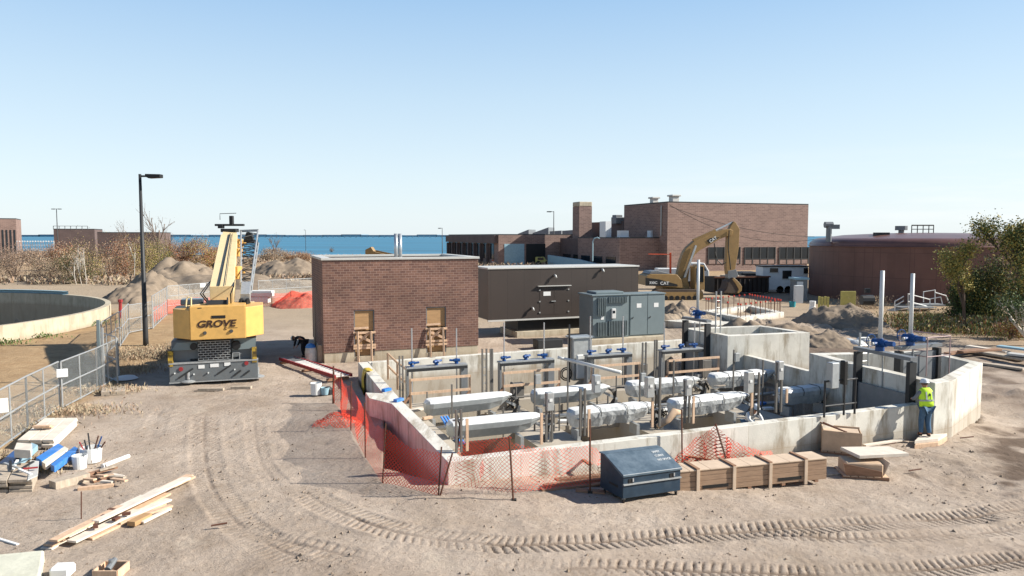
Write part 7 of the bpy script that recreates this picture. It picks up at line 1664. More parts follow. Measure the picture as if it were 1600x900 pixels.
# ------------------------------------------------------------------ vegetation
def quads(name, C, size, mats, parent=None, weights=None, seed=0, flat=0.0, long_=1.0, label=None, cat=None, kind=None, group=None):
    r = np.random.default_rng(seed); n = len(C); C = np.asarray(C)
    a = r.normal(size=(n, 3)); a[:, 2] *= (1 - flat); a /= np.linalg.norm(a, axis=1)[:, None] + 1e-9
    b = r.normal(size=(n, 3)); b -= (b * a).sum(1)[:, None] * a; b /= np.linalg.norm(b, axis=1)[:, None] + 1e-9
    sz = (size * r.uniform(.55, 1.35, n))[:, None]
    a = a * sz * long_; b = b * sz
    base = np.array(wl_of(parent)) if parent is not None else np.array([C[:, 0].mean(), C[:, 1].mean(), C[:, 2].min()])
    V = np.stack([C - a * .5, C + b * .35, C + a * .5, C - b * .35], 1) - base
    me = bpy.data.meshes.new(name); me.vertices.add(4 * n); me.vertices.foreach_set('co', V.reshape(-1)); me.loops.add(4 * n); me.loops.foreach_set('vertex_index', np.arange(4 * n, dtype=np.int32))
    me.polygons.add(n); me.polygons.foreach_set('loop_start', np.arange(0, 4 * n, 4, dtype=np.int32)); 
    me.update(calc_edges=True)
    for m in mats: me.materials.append(M_[m])
    me.polygons.foreach_set('material_index', r.choice(len(mats), n, p=weights).astype(np.int32))
    o = bpy.data.objects.new(name, me); COL.objects.link(o)
    if parent is not None: o.parent = parent
    else: o.location = base
    WLOC[o.name] = Vector(base)
    return tag(o, label, cat, group, kind)
def clumps(c, rad, nclump, per, r, spread=.28, low=0.0):
    out = []
    for _ in range(nclump):
        d = r.normal(size=3); d /= np.linalg.norm(d); q = r.uniform(.25, 1) ** .5
        cc = np.array(c) + d * np.array(rad) * q
        if cc[2] < c[2] - rad[2] * .92: cc[2] = c[2] - rad[2] * .9
        out.append(cc + r.normal(size=(per, 3)) * np.array(rad) * spread * r.uniform(.5, 1.2))
    return np.concatenate(out)
def branchy(P, h, r0, seed, levels=3, lean=(0, 0), spread=.55, n0=4):
    """tapered trunk with forked limbs; returns mesh builder and limb tips"""
    R_ = random.Random(seed); mb = MB(); tips = []
    def grow(p, d, L_, r, lv):
        k = 3; pts = [p]; dd = d.copy()
        for i in range(k):
            dd = (dd + Vector((R_.uniform(-.12, .12), R_.uniform(-.12, .12), .03))).normalized(); pts.append(pts[-1] + dd * L_ / k)
        mb.tube(pts, [r * (1 - .35 * i / k) for i in range(k + 1)], 6 if lv == 0 else 4)
        if lv >= levels: tips.append(pts[-1]); return
        for j in range(n0 if lv == 0 else 3):
            t_ = R_.uniform(.45, 1.0); q = pts[min(k, int(t_ * k))]
            az = R_.uniform(0, 6.28); el = R_.uniform(spread * .6, spread * 1.3)
            nd = (dd + Vector((math.cos(az) * el, math.sin(az) * el, R_.uniform(0, .3)))).normalized()
            grow(q, nd, L_ * R_.uniform(.5, .72), r * .55, lv + 1)
        tips.append(pts[-1])
    grow(Vector(P), Vector((lean[0], lean[1], 1)).normalized(), h * .48, r0, 0)
    return mb, tips
def shrub(label, px, pyb, hw, hp, mats, n=900, size=.16, seed=0, name='shrub', group='brush beyond the clearing', dy=1.0, w=None):
    P = g(px, pyb); s_ = P.y / F_PX; rx = hw * s_; H = hp * s_
    t = thing(name, label, 'shrub', P, group); r = np.random.default_rng(seed + 100)
    c = (P.x, P.y + rx * dy * .5, H * .5); pts = clumps(c, (rx * .85, rx * dy * .8, H * .52), 22, n // 22, r)
    pts = pts[pts[:, 2] > P.z - .1]
    quads('foliage', pts, size, mats, t, w, seed)
    sm_ = MB(); R_ = random.Random(seed)
    for k in range(9):
        a_ = R_.uniform(0, 6.28); q = R_.uniform(.2, .8)
        sm_.tube([P + Vector((0, rx * .4, 0)), P + Vector((math.cos(a_) * rx * q * .5, rx * .4 + math.sin(a_) * rx * q * .4, H * .5)), P + Vector((math.cos(a_) * rx * q, rx * .4 + math.sin(a_) * rx * q, H * R_.uniform(.8, 1.1)))], [.05, .035, .015], 4)
    sm_.build('stems', M_['twig'], t)
    return t
SH = [('grey leafless brush at the left edge of the view', 12, 441, 38, 58, ['bush4', 'bush1', 'twig'], 1), ('tan reedy brush left of the dark olive bush', 62, 443, 32, 40, ['bush1', 'straw', 'bush4'], 2), ('dark olive bush at the left foot of the birches', 108, 446, 30, 52, ['bush3', 'leafd', 'bush1'], 3),
      ('tall olive brown bush round the birch trunks', 130, 443, 34, 66, ['bush3', 'bush1', 'bush4', 'leafy'], 4), ('rusty brown bush right of the birches', 168, 441, 30, 58, ['bush2', 'bush1', 'bush4'], 5), ('rust coloured bush with grey tips left of the lamp post', 192, 437, 26, 55, ['bush2', 'bush4', 'leafy'], 6),
      ('yellow green bush half behind the lamp post', 218, 437, 28, 60, ['leafy', 'bush3', 'bush1'], 7), ('yellow olive bush right of the lamp post', 243, 432, 24, 48, ['leafy', 'bush3', 'leafg'], 8), ('brown brush above the sandy heap', 272, 420, 30, 36, ['bush1', 'bush2', 'bush4'], 9),
      ('rusty orange brush left of the boom', 305, 419, 30, 45, ['bush2', 'leafy', 'bush1'], 10), ('low grey brown brush just left of the boom', 335, 416, 22, 30, ['bush1', 'bush4', 'bush2'], 11), ('low tan brush right of the lattice jib', 425, 409, 26, 20, ['bush1', 'straw', 'bush4'], 12),
      ('tan brush strip halfway to the pump house', 462, 408, 28, 15, ['bush1', 'straw', 'bush2'], 13), ('green leafy bush before the shore buildings', 165, 402, 13, 34, ['leafg', 'leafy'], 14), ('grey thicket in front of the shore buildings', 200, 410, 40, 40, ['bush4', 'bush1', 'twig'], 15), ('tawny thicket between the thicket and the sea', 262, 405, 36, 30, ['bush4', 'bush1'], 16),
      ('grey brush far left before the brick building', 40, 415, 40, 26, ['bush4', 'bush1'], 17), ('pinkish brown thicket behind the dark olive bush', 92, 425, 30, 40, ['bush1', 'bush2', 'bush4'], 18)]
for lb, px, yb, hw, hp, mm, sd in SH: shrub(lb, px, yb, hw, hp, mm, 8000, .12 if yb > 430 else .18, sd)
# reeds and low dry growth as one mass
r = np.random.default_rng(5)
pts = []
for (x0, x1, y0, y1, h_, n_) in ((-140, -30, 93, 104, 1.6, 16000), (-30, -8, 104, 112, 1.3, 5000), (-130, 60, 150, 232, 1.3, 24000), (-40, -8, 112, 150, .9, 9000)):
    X = r.uniform(x0, x1, n_); Y = r.uniform(y0, y1, n_); k = fbm(X, Y, 9, 3) > -.12; X, Y = X[k], Y[k]
    pts.append(np.stack([X, Y, hbase(X, Y) + r.uniform(.1, 1, len(X)) * h_ * .6], 1))
quads('dry_reeds', np.concatenate(pts), .3, ['straw', 'bush1', 'bush4'], seed=9, flat=-1.5, long_=2.2, kind='stuff')
# weeds: tank bank, lamp base, fence foot
def weeds(name, areas, mats, size, seed, long_=3.0):
    r = np.random.default_rng(seed); pts = []
    for (px, py, rx, ry, h_, n_) in areas:
        P = g(px, py); a = r.normal(size=n_) * .5; b = r.normal(size=n_) * .5; X = P.x + a * rx; Y = P.y + b * ry
        pts.append(np.stack([X, Y, hbase(X, Y) + r.uniform(0, 1, n_) ** 1.4 * h_ + .03], 1))
    return quads(name, np.concatenate(pts), size, mats, seed=seed, flat=-2.5, long_=long_, kind='stuff')
weeds('dry_grass', [(235, 556, 2.2, 1.8, .35, 4500), (215, 580, 1.5, 1.5, .15, 1200), (10, 720, 1.6, .5, .16, 1100), (60, 672, 1.0, .7, .14, 700), (110, 645, 2.0, .8, .16, 1300), (165, 612, 1.6, .8, .18, 1000), (20, 735, 1.5, .5, .14, 900), (1350, 482, 2.2, 1.3, 1.1, 2500)], ['straw', 'bush1', 'straw'], .045, 41, 3.5)
weeds('green_weeds', [(10, 538, 1.5, .5, .3, 150), (60, 528, 2, .5, .25, 120), (150, 508, 2, .5, .3, 120)], ['leafg'], .12, 43, 1.5)
weeds('bank_weeds', [(1500, 515, 5, 3.5, .6, 12000), (1560, 515, 5, 4, .8, 12000), (1620, 518, 6, 4, 1.0, 9000), (1450, 500, 3, 2.5, .4, 4000)], ['leafg', 'leafy', 'straw', 'leafg', 'bush2'], .075, 45, 3)
# birches, bare trees
def tree(label, px, pyb, pyt, r0, seed, bark='twig', leaves=None, nl=0, lsz=.2, lean=(0, 0), group='thin trees by the shore', levels=3, spread=.5, name='tree', rad=.5):
    P = g(px, pyb); H = (zt(P, pyt) - P.z); t = thing(name, label, 'tree', P, group)
    mb, tips = branchy(P, H, r0, seed, levels, lean, spread); mb.build('trunk', M_[bark], t, smooth=True)
    if leaves:
        r = np.random.default_rng(seed); T_ = np.array([tuple(p) for p in tips]); k = r.integers(0, len(T_), nl)
        quads('crown', T_[k] + r.normal(size=(nl, 3)) * rad, lsz, leaves, t, None, seed)
    return t
tree('white birch trunk, left of the pair behind the olive bush', 128, 448, 352, .05, 3, 'birch', ['bush1'], 60, .16, levels=2, spread=.22, name='birch_tree', lean=(-.1, 0))
tree('white birch trunk, right of the pair behind the olive bush', 135, 448, 354, .045, 8, 'birch', ['bush1'], 60, .16, levels=2, spread=.22, name='birch_tree')
tree('thin leaning birch left of the birch pair', 120, 447, 380, .05, 5, 'birch', None, name='birch_tree', lean=(-.3, 0))
tree('slim pale birch before the long low brick building', 209, 441, 348, .05, 6, 'birch', ['leafy'], 50, .16, levels=2, spread=.22, name='birch_tree')
tree('small pale birch among the rusty bush', 165, 441, 390, .04, 7, 'birch', None, name='birch_tree', lean=(.15, 0))
tree('bare many branched tree just right of the lamp post', 247, 428, 285, .17, 11, 'twig', ['bush4'], 90, .15, name='bare_tree', spread=.6)
tree('bare thin tree left of the lamp post top', 196, 425, 318, .10, 12, 'twig', ['bush4'], 60, .15, name='bare_tree')
tree('faint bare tree between lamp post and boom', 268, 418, 330, .10, 13, 'twig', None, name='bare_tree')
tree('bare sapling before the sea left of the boom', 292, 412, 352, .10, 15, 'twig', None, name='bare_tree')
tree('bare little tree right of the lattice jib', 430, 412, 350, .11, 14, 'twig', None, name='bare_tree')
tree('stunted bush on a thin stem at the shore', 521, 400, 384, .1, 16, 'twig', ['bush4', 'twig'], 300, .3, name='bare_tree', lean=(-.2, 0), rad=.6)
# right hand trees
G2 = 'trees by the brown tank'
tree('sparse tree with yellow leaves in front of the tank right of the stairs', 1508, 520, 335, .12, 21, 'bark', ['leafy', 'leafy', 'leafg'], 5200, .12, group=G2, spread=.36, rad=.26)
tree('tallest yellow green tree cut by the right edge of the view', 1598, 528, 285, .17, 22, 'bark', ['leafy', 'leafg', 'leafy', 'leafd'], 12000, .13, lean=(.0, 0), group=G2, spread=.55, rad=.32)
tree('leaning pale limbed tree low at the right edge', 1612, 540, 430, .12, 24, 'birch', ['leafg', 'leafd'], 1500, .12, lean=(-.75, 0), group=G2, spread=.5, rad=.35)
shrub('dark green evergreen mass between the two yellow trees', 1553, 512, 40, 94, ['leafd', 'leafg', 'leafd', 'leafy'], 22000, .12, 31, 'evergreen_shrub', 'evergreens by the brown tank', .8)
shrub('dark evergreen bush at the left of the evergreen mass', 1500, 510, 20, 62, ['leafd', 'leafg'], 9000, .11, 32, 'evergreen_shrub', 'evergreens by the brown tank', .8)
shrub('dark evergreen mass running out of view at the right', 1615, 520, 36, 120, ['leafd', 'leafg', 'leafy'], 18000, .12, 33, 'evergreen_shrub', 'evergreens by the brown tank', .8)
shrub('rusty brown weed clump at the foot of the right trees', 1585, 532, 24, 34, ['bush2', 'leafy', 'bush1'], 1800, .1, 34, 'weed_clump', 'evergreens by the brown tank', .8)
# clods and pebbles on the open dirt
r = np.random.default_rng(77); n = 8000
X = np.concatenate([r.uniform(-14, 14, n), r.uniform(11, 24, 2000), r.uniform(-14, 20, 3000)]); Y = np.concatenate([12.5 + 14 * r.random(n) ** 1.3, r.uniform(21, 36, 2000), r.uniform(26, 40, 3000)])
k = (fbm(X, Y, 1.5, 91) + .25 * r.normal(size=len(X)) > .12) & ~inpoly(X, Y, [FLc, FRc, C2, C3, C4, B2, B3, BLc]); X, Y = X[k], Y[k]; n = len(X)
sz = (.011 + .04 * r.random(n) ** 6) * np.where(X > 9, 1.4, 1); tetra = np.array([[1, 0, -.3], [-.5, .87, -.3], [-.5, -.87, -.3], [0.1, 0.1, .8]])
ang = r.uniform(0, 6.28, n); ca_, sa_ = np.cos(ang), np.sin(ang)
V = np.empty((n, 4, 3))
for i in range(4):
    V[:, i, 0] = X + sz * (tetra[i, 0] * ca_ - tetra[i, 1] * sa_); V[:, i, 1] = Y + sz * (tetra[i, 0] * sa_ + tetra[i, 1] * ca_)
    V[:, i, 2] = hbase(X, Y) + 0.10 * fbm(X, Y, 5.0, 11) + 0.045 * fbm(X, Y, 0.7, 23) + .012 + sz * tetra[i, 2] * .8
Fc = np.array([[0, 1, 3], [1, 2, 3], [2, 0, 3]]); F = (np.arange(n)[:, None, None] * 4 + Fc[None]).reshape(-1, 3)
me = bpy.data.meshes.new('dirt_clods'); me.from_pydata(V.reshape(-1, 3).tolist(), [], F.tolist()); me.materials.append(mat('clod', '#7f7060', .95, var=.25, scale=5)); me.update()
o = bpy.data.objects.new('dirt_clods', me); COL.objects.link(o); o['kind'] = 'stuff'

# ------------------------------------------------------------------ people
def skin_mesh(name, J, bones, m, parent, sub=1):
    """J: joint -> (x,y,z,r); bones: list of joint pairs; first joint is the root"""
    names = list(J); me = bpy.data.meshes.new(name); me.from_pydata([J[k][:3] for k in names], [(names.index(a), names.index(b)) for a, b in bones], [])
    o = bpy.data.objects.new(name, me); COL.objects.link(o); o.parent = parent; WLOC[o.name] = wl_of(parent)
    md = o.modifiers.new('skin', 'SKIN'); md.use_smooth_shade = True; md.branch_smoothing = .3
    me.materials.append(M_[m])
    for i, k in enumerate(names):
        r_ = J[k][3]; r_ = (r_, r_) if not isinstance(r_, tuple) else r_
        me.skin_vertices[0].data[i].radius = r_
    me.skin_vertices[0].data[0].use_root = True
    if sub: s_ = o.modifiers.new('sub', 'SUBSURF'); s_.levels = sub; s_.render_levels = sub
    return o
def person(label, loc, rz, J, jacket, trousers, vest=None, hat='hat', scale=1.0):
    t = thing('person', label, 'person', (0, 0, 0)); t['_'] = 0; del t['_']
    def sub(keys, grow=0.0, over={}): return {k: (*J[k][:3], tuple(q + grow for q in J[k][3]) if isinstance(J[k][3], tuple) else J[k][3] + grow) if k not in over else over[k] for k in keys}
    # body: one continuous skin figure with five-fingered hands
    keys = ['pelvis', 'waist', 'chest', 'neck', 'headb', 'head', 'headt']; bones = [('pelvis', 'waist'), ('waist', 'chest'), ('chest', 'neck'), ('neck', 'headb'), ('headb', 'head'), ('head', 'headt')]
    for s_ in 'LR':
        keys += [k + s_ for k in ('sho', 'elb', 'wri', 'palm', 'hip', 'kne', 'ank', 'toe')]
        bones += [('chest', 'sho' + s_), ('sho' + s_, 'elb' + s_), ('elb' + s_, 'wri' + s_), ('wri' + s_, 'palm' + s_), ('pelvis', 'hip' + s_), ('hip' + s_, 'kne' + s_), ('kne' + s_, 'ank' + s_), ('ank' + s_, 'toe' + s_)]
    B = sub(keys)
    for s_ in 'LR':
        w_ = Vector(J['wri' + s_][:3]); p_ = Vector(J['palm' + s_][:3]); d_h = (p_ - w_).normalized(); sd = d_h.orthogonal().normalized(); nn2 = d_h.cross(sd)
        for i, L_ in enumerate((.062, .072, .067, .054)):
            o_ = p_ + sd * (i - 1.5) * .019; a_ = o_ + d_h * (L_ * .55) ; e_ = a_ + (d_h + nn2 * .5).normalized() * L_ * .45
            B['f%d%sa' % (i, s_)] = (*a_, .009); B['f%d%sb' % (i, s_)] = (*e_, .007); bones += [('palm' + s_, 'f%d%sa' % (i, s_)), ('f%d%sa' % (i, s_), 'f%d%sb' % (i, s_))]
        th = w_.lerp(p_, .5) + sd * .04; B['th' + s_] = (*(th + d_h * .03), .010); bones.append(('palm' + s_, 'th' + s_))
    skin_mesh('body', B, bones, 'skin', t)
    tk = ['pelvis', 'waist', 'chest', 'neckb', 'shoL', 'elbL', 'cufL', 'shoR', 'elbR', 'cufR']
    J2 = dict(J); c_, n_k = Vector(J['chest'][:3]), Vector(J['neck'][:3]); J['neckb'] = (*c_.lerp(n_k, .6), .075)
    for s_ in 'LR': e_, w_ = Vector(J['elb' + s_][:3]), Vector(J['wri' + s_][:3]); J['cuf' + s_] = (*e_.lerp(w_, .93), .036)
    skin_mesh('shirt', sub(tk, .018), [('pelvis', 'waist'), ('waist', 'chest'), ('chest', 'neckb'), ('chest', 'shoL'), ('shoL', 'elbL'), ('elbL', 'cufL'), ('chest', 'shoR'), ('shoR', 'elbR'), ('elbR', 'cufR')], jacket, t)
    skin_mesh('trousers', sub(['pelvis', 'hipL', 'kneL', 'ankL', 'hipR', 'kneR', 'ankR'], .022), [('pelvis', 'hipL'), ('hipL', 'kneL'), ('kneL', 'ankL'), ('pelvis', 'hipR'), ('hipR', 'kneR'), ('kneR', 'ankR')], trousers, t)
    for s_ in 'LR':
        a_, q_ = Vector(J['ank' + s_][:3]), Vector(J['toe' + s_][:3]); h_ = a_ + (a_ - q_) * .3; h_.z = q_.z
        skin_mesh('boot', {'h': (*h_, .045), 'a': (*(a_ + Vector((0, 0, .03))), .06), 'm': (*a_.lerp(q_, .6), .05), 't': (*q_, .045)}, [('h', 'm'), ('m', 't'), ('m', 'a')], 'boot', t)
    if vest:
        ch, ws, pv = Vector(J['chest'][:3]), Vector(J['waist'][:3]), Vector(J['pelvis'][:3])
        vm = MB(); ax = (Vector(J['shoR'][:3]) - Vector(J['shoL'][:3])).normalized()
        rings = [(pv + (ws - pv) * .1, .215, .165), (ws, .205, .16), (ws.lerp(ch, .6), .215, .165), (ch, .225, .16), (ch + (ch - ws).normalized() * .12, .20, .13), (ch + (ch - ws).normalized() * .2, .13, .10)]
        vs = []; n = 20; up = (ch - pv).normalized(); fwd = up.cross(ax).normalized()
        for (c0, a_, b_) in rings:
            for k in range(n): q = 2 * math.pi * k / n; vs.append(c0 + ax * a_ * math.copysign(abs(math.cos(q)) ** .75, math.cos(q)) + fwd * b_ * math.sin(q))
        fs = [(i * n + k, i * n + (k + 1) % n, (i + 1) * n + (k + 1) % n, (i + 1) * n + k) for i in range(len(rings) - 1) for k in range(n)]
        vo = vm.add(vs, fs).build('vest', M_[vest], t, smooth=True); so = vo.modifiers.new('so', 'SOLIDIFY'); so.thickness = .012
        st = MB(); c0 = ws.lerp(ch, .12); vs = []
        for (dz) in (0, .05):
            for k in range(n): q = 2 * math.pi * k / n; vs.append(c0 + up * dz + ax * .226 * math.copysign(abs(math.cos(q)) ** .75, math.cos(q)) + fwd * .178 * math.sin(q))
        st.add(vs, [(k, (k + 1) % n, n + (k + 1) % n, n + k) for k in range(n)]).build('reflective_band', M_['galv'], vo, smooth=True)
        for sgn in (-1, 1):
            st = MB(); st.beam(c0 + ax * .11 * sgn - fwd * .185 + up * .05, ch + ax * .10 * sgn - fwd * .168 + up * .08, .045, .006, up=tuple(fwd)); st.build('reflective_band', M_['galv'], vo)
            st = MB(); st.beam(c0 + ax * .11 * sgn + fwd * .185 + up * .05, ch + ax * .10 * sgn + fwd * .168 + up * .08, .045, .006, up=tuple(fwd)); st.build('reflective_band', M_['galv'], vo)
        MB().box(ch - fwd * .176 - up * .02, (.07, .012, .06)).build('badge', M_['dark'], vo)
    hb, hd_, ht = Vector(J['headb'][:3]), Vector(J['head'][:3]), Vector(J['headt'][:3]); upd = (ht - hb).normalized(); face = Vector(J['face']).normalized(); sid = upd.cross(face).normalized(); face = sid.cross(upd)
    fm = MB()
    fm.tube([hd_ + face * .085 + upd * .01, hd_ + face * .12 - upd * .03], [.012, .018], 6); fm.build('nose', M_['skin'], t, smooth=True)
    for sgn in (-1, 1):
        MB().lathe(hd_ + face * .088 + sid * .034 * sgn + upd * .02, [(0, -.01), (.011, 0), (0, .01)], 8).build('eye', M_['dark'], t)
        MB().box(hd_ + sid * .088 * sgn - upd * .005, (.02, .03, .055)).build('ear', M_['skin'], t, bevel=.008)
    MB().box(hd_ + face * .09 - upd * .065, (.045, .012, .01)).build('mouth', M_['red'], t)
    R3 = Matrix((sid, face, upd)).transposed()
    hr_ = MB(); vs = []; fs = []
    def cap(mbx, prof, n=20, sy=1.15):
        vs = []
        for (r_, z_) in prof:
            for k in range(n): q = 2 * math.pi * k / n; vs.append(hd_ + R3 @ Vector((r_ * math.cos(q), r_ * sy * math.sin(q), z_)))
        fs = [(i * n + k, i * n + (k + 1) % n, (i + 1) * n + (k + 1) % n, (i + 1) * n + k) for i in range(len(prof) - 1) for k in range(n)]
        return mbx.add(vs, fs)
    cap(hr_, [(.092, -.03), (.096, .03), (.09, .07), (.05, .1), (0.001, .11)]).build('hair', M_['bark'], t, smooth=True)
    hm = cap(MB(), [(.135, .035), (.138, .045), (.115, .05), (.113, .09), (.095, .135), (.06, .16), (.001, .168)]); hm.build('hard_hat', M_[hat], t, smooth=True)
    t.location = loc; t.rotation_euler = (0, 0, rz); t.scale = (scale,) * 3
    WLOC[t.name] = Vector(loc)
    return t
def stand_pose():
    return dict(pelvis=(0, 0, .95, (.15, .115)), waist=(0, .02, 1.10, (.14, .10)), chest=(0, .06, 1.34, (.165, .115)), neck=(0, .09, 1.50, .058), headb=(0, .11, 1.56, .065), head=(0, .13, 1.65, (.085, .095)), headt=(0, .13, 1.74, .06), face=(0, 1, -.3))
J = stand_pose()
J.update(shoL=(-.19, .06, 1.42, .062), elbL=(-.27, .18, 1.18, .047), wriL=(-.20, .40, 1.12, .033), palmL=(-.16, .48, 1.12, .038), shoR=(.19, .06, 1.42, .062), elbR=(.25, .16, 1.16, .047), wriR=(.15, .36, 1.10, .033), palmR=(.11, .44, 1.10, .038),
         hipL=(-.095, 0, .90, .095), kneL=(-.10, .09, .50, .066), ankL=(-.11, .06, .10, .046), toeL=(-.12, .20, .045, .04), hipR=(.095, 0, .90, .095), kneR=(.10, .06, .50, .066), ankR=(.09, -.06, .10, .046), toeR=(.11, .08, .045, .04))
pl = STEPC + Vector((-.16, .0, 0)); pl.z = STEPZ
person('man in lime vest, white hard hat and jeans leaning on the wall, back turned', pl, math.radians(8), J, 'shirt', 'denim', 'lime', scale=1.04)
# bending worker in the shade by the pump house, dark clothes
J = dict(pelvis=(0, 0, .88, (.15, .12)), waist=(0, .12, 1.0, (.14, .11)), chest=(0, .34, 1.06, (.165, .12)), neck=(0, .48, 1.03, .058), headb=(0, .54, 1.0, .065), head=(0, .62, .98, (.085, .095)), headt=(0, .70, .97, .06), face=(0, .25, -1),
         shoL=(-.19, .38, 1.04, .062), elbL=(-.21, .42, .78, .047), wriL=(-.15, .52, .58, .033), palmL=(-.13, .55, .51, .038), shoR=(.19, .38, 1.04, .062), elbR=(.21, .40, .78, .047), wriR=(.13, .50, .56, .033), palmR=(.10, .54, .49, .038),
         hipL=(-.095, 0, .84, .095), kneL=(-.12, .06, .47, .066), ankL=(-.13, -.04, .10, .046), toeL=(-.15, .11, .045, .04), hipR=(.095, 0, .84, .095), kneR=(.12, .06, .47, .066), ankR=(.13, -.06, .10, .046), toeR=(.15, .09, .045, .04))
P = g(476, 558); person('worker in dark clothes and white hard hat bending over in the pump house shade', P, math.radians(75), dict(J), 'darkcloth', 'darkcloth', scale=1.0)
# kneeling worker in the basin
J = dict(pelvis=(0, 0, .42, (.15, .12)), waist=(0, .10, .56, (.14, .11)), chest=(0, .26, .74, (.165, .12)), neck=(0, .36, .86, .058), headb=(0, .40, .90, .065), head=(0, .44, .98, (.085, .095)), headt=(0, .46, 1.07, .06), face=(0, 1, -.6),
         shoL=(-.19, .28, .80, .062), elbL=(-.24, .45, .62, .047), wriL=(-.16, .62, .52, .033), palmL=(-.13, .68, .48, .038), shoR=(.19, .28, .80, .062), elbR=(.26, .42, .60, .047), wriR=(.15, .60, .50, .033), palmR=(.12, .67, .46, .038),
         hipL=(-.10, 0, .38, .095), kneL=(-.16, .34, .12, .066), ankL=(-.14, -.06, .08, .046), toeL=(-.14, -.20, .05, .04), hipR=(.10, 0, .38, .095), kneR=(.18, .40, .42, .066), ankR=(.16, .28, .10, .046), toeR=(.17, .42, .045, .04))
P = g(1165, 643, fz + .6); P = g(1168, 640, .35); P.z = fz
person('worker in white shirt and hard hat crouching in the basin right of the stepladder', P, math.radians(200), J, 'label', 'denim')
# ------------------------------------------------------------------ loose clutter in the basin
R_ = random.Random(55)
cl_items = [((760, 640), 'short pale plank on the divider between the first two channels', 'wood', .7, .12), ((868, 648), 'grey block on the divider right of the first front trough', 'wood2', .3, .2), ((880, 660), 'white scrap of sheet on the divider right of the first front trough', 'label', .4, .3),
            ((1040, 640), 'flat white board on the divider by the cardboard roll', 'label', .6, .3), ((1060, 600), 'short timber on the divider behind the cardboard roll', 'wood', .6, .1), ((1190, 632), 'blue crate on the divider right of the crouching worker', 'bluep', .35, .25),
            ((1200, 640), 'white sheet scrap right of the blue crate', 'label', .4, .25), ((650, 668), 'pale lumpy block on the left ledge', 'wood4', .4, .3), ((668, 655), 'tan offcut on the left ledge', 'wood', .35, .15), ((640, 645), 'long plank lying on the left ledge', 'wood4', 1.2, .2), ((662, 681), 'grey ended pipe on the left ledge', 'label', .8, .12)]
for (px, py), lb, m, L_, w_ in cl_items:
    z_ = -.05 + .02 if px < 700 else fz
    P = g(px, py, z_); MB().box(P + Vector((0, 0, .05)), (L_, w_, .09), TH + R_.uniform(-.5, .5)).solo('loose_piece', M_[m], lb, 'loose piece', bevel=.008)
for k, (px, py, lb) in enumerate(((802, 640, 'tangle of black hoses at the end of the first back trough'), (935, 620, 'tangle of black hoses at the end of the second back trough'), (1028, 690, 'tangle of black hoses at the end of the baggy trough'), (1100, 612, 'tangle of black hoses at the end of the third back trough'), (1290, 640, 'loose plastic and hoses at the end of the last front trough'))):
    P = g(px, py if k != 2 else 662, fz); mb = MB()
    for j in range(6):
        q = [P + Vector((R_.uniform(-.3, .3), R_.uniform(-.2, .2), h)) for h in (.05, .35, .6, .35, .08)]
        mb.tube(q, .022, 5)
    mb.solo('hose_tangle', M_['black'], lb, 'hoses', 'hose tangles at the trough ends', smooth=True)
# pipes running under the troughs along the floor
for k, (u0, u1, v_, lb) in enumerate(((us[0] - .3, ue[0] + .5, mu[4][0][1] - 1.1, 'pale floor pipe crossing the first channel'), (us[1] - .3, ue[1] + .5, mu[5][0][1] - 1.1, 'pale floor pipe crossing the second channel'), (us[2] - .3, ue[2] + .5, mu[6][0][1] - 1.1, 'pale floor pipe crossing the third channel'), (us[3] - .3, ue[3] + .2, mu[7][0][1] - 1.1, 'pale floor pipe crossing the last channel'))):
    MB().tube([uvz(u0, v_, fz + .22), uvz(u1, v_, fz + .22)], .07, 10).solo('floor_pipe', M_['steel'], lb, 'pipe', smooth=True)
# pallets and planks about the site
for k, (px, py, lb) in enumerate(((1000, 668, ''),)): pass

for px, yb, yt, w_, lb in ((157, 600, 500, .12, 'pale green gate post at the bend of the chain link fence'), (163, 603, 512, .09, 'slimmer grey gate post beside the pale green one')):
    P = g(px, yb); MB().box((P.x, P.y, zt(P, yt) / 2), (w_, w_, zt(P, yt)), .3).solo('gate_post', M_['grn' if w_ > .1 else 'galv'], lb, 'gate post', bevel=.01)
# rough lumps and sticks in the churned ground by the right wall
for k, (px, py, L_, lb) in enumerate(((1500, 690, .5, 'short stick on the churned dirt right of the pointed chamber'), (1420, 742, .4, 'small dark stick on open dirt right of the board topped crate'), (1385, 700, .35, 'thin stick beside the plank step'), (330, 830, .3, 'tiny stick on open dirt by the wheel tracks'), (1530, 640, .6, 'weathered stick in the churned dirt near the right edge'))):
    P = g(px, py); MB().tube([P + Vector((0, 0, .12)), P + Vector((L_, .1, .14))], .02, 5).solo('stick', M_['rust'], lb, 'stick')
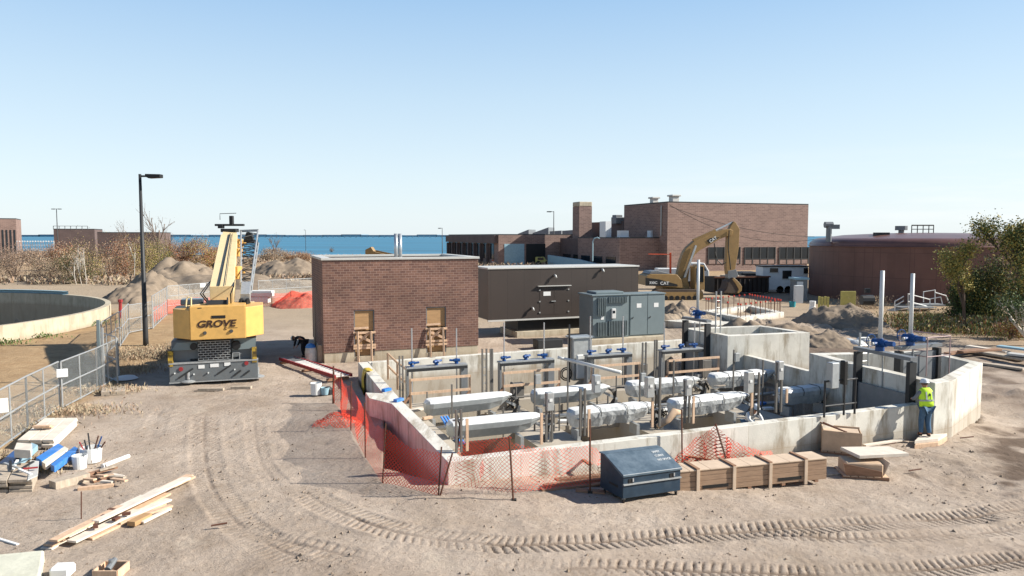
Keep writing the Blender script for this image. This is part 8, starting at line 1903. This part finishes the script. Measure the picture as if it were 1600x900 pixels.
# hoses and fittings on the crane
hz_ = MB()
for dx in (-.5, -.42, .5): hz_.tube([b0c + Vector((dx, -.3, -.2)), b0c + Vector((dx * 1.3, -.7, .25)), b0c + Vector((dx * 1.2, -.2, .55)), b0c + bd * 1.5 + Vector((dx, 0, .4))], .03, 5)
hz_.build('boom_hose', M_['black'], crane)

vA, vB = mu[0][0][1], mu[4][0][1]
for k, (u0, u1, v_, z_, lb) in enumerate(((us[0] + .2, us[1] - .2, vA + 1.0, .15, 'horizontal conduit between the trough rows over the first channel'), (us[1], us[2] - .2, vA + 1.0, .2, 'horizontal conduit between the trough rows over the second channel'), (us[2], us[3] - .3, vA + 1.0, .18, 'horizontal conduit between the trough rows over the third channel'),
        (us[0] + .3, ue[1], vB + .9, .1, 'long conduit behind the left half of the back trough row'), (us[2], ue[3], vB + .9, .12, 'long conduit behind the right half of the back trough row'))):
    t = thing('conduit_run', lb, 'conduit', uvz(u0, v_, fz), 'conduit runs among the troughs')
    MB().tube([uvz(u0, v_, z_), uvz(u1, v_, z_)], .035, 8).build('pipe', M_['tray'], t, smooth=True)
    for q in (0, .5, 1): MB().tube([uvz(u0 + (u1 - u0) * q, v_, fz), uvz(u0 + (u1 - u0) * q, v_, z_ + .5 - .2 * q)], .03, 6).build('post', M_['tray'], t)
lbs = ['leftmost thin post rising behind the front trough row', 'thin post behind the right end of the first front trough', 'thin post behind the left end of the baggy trough', 'thin post behind the right end of the baggy trough', 'thin post behind the trough by the stepladder', 'thin post just right of the crouching worker', 'rightmost thin post rising behind the front trough row']
for k, u_ in enumerate((us[0] + .4, ue[0] + .25, us[1] + .5, ue[1] + .3, us[2] + .9, ue[2] + .35, us[3] + .6)):
    h_ = 1.0 + .25 * (k % 3); t = thing('junction_post', lbs[k], 'post', uvz(u_, vA + 1.35, fz), 'thin posts behind the front trough row')
    MB().box(uvz(u_, vA + 1.35, fz + .45 + h_ / 2), (.05, .05, h_ + .9), TH).build('post', M_['tray'], t)
    if k % 2: MB().box(uvz(u_ + .1, vA + 1.3, fz + h_ + .6), (.2, .14, .34), TH).build('junction_box', M_['steel'], t, bevel=.01)
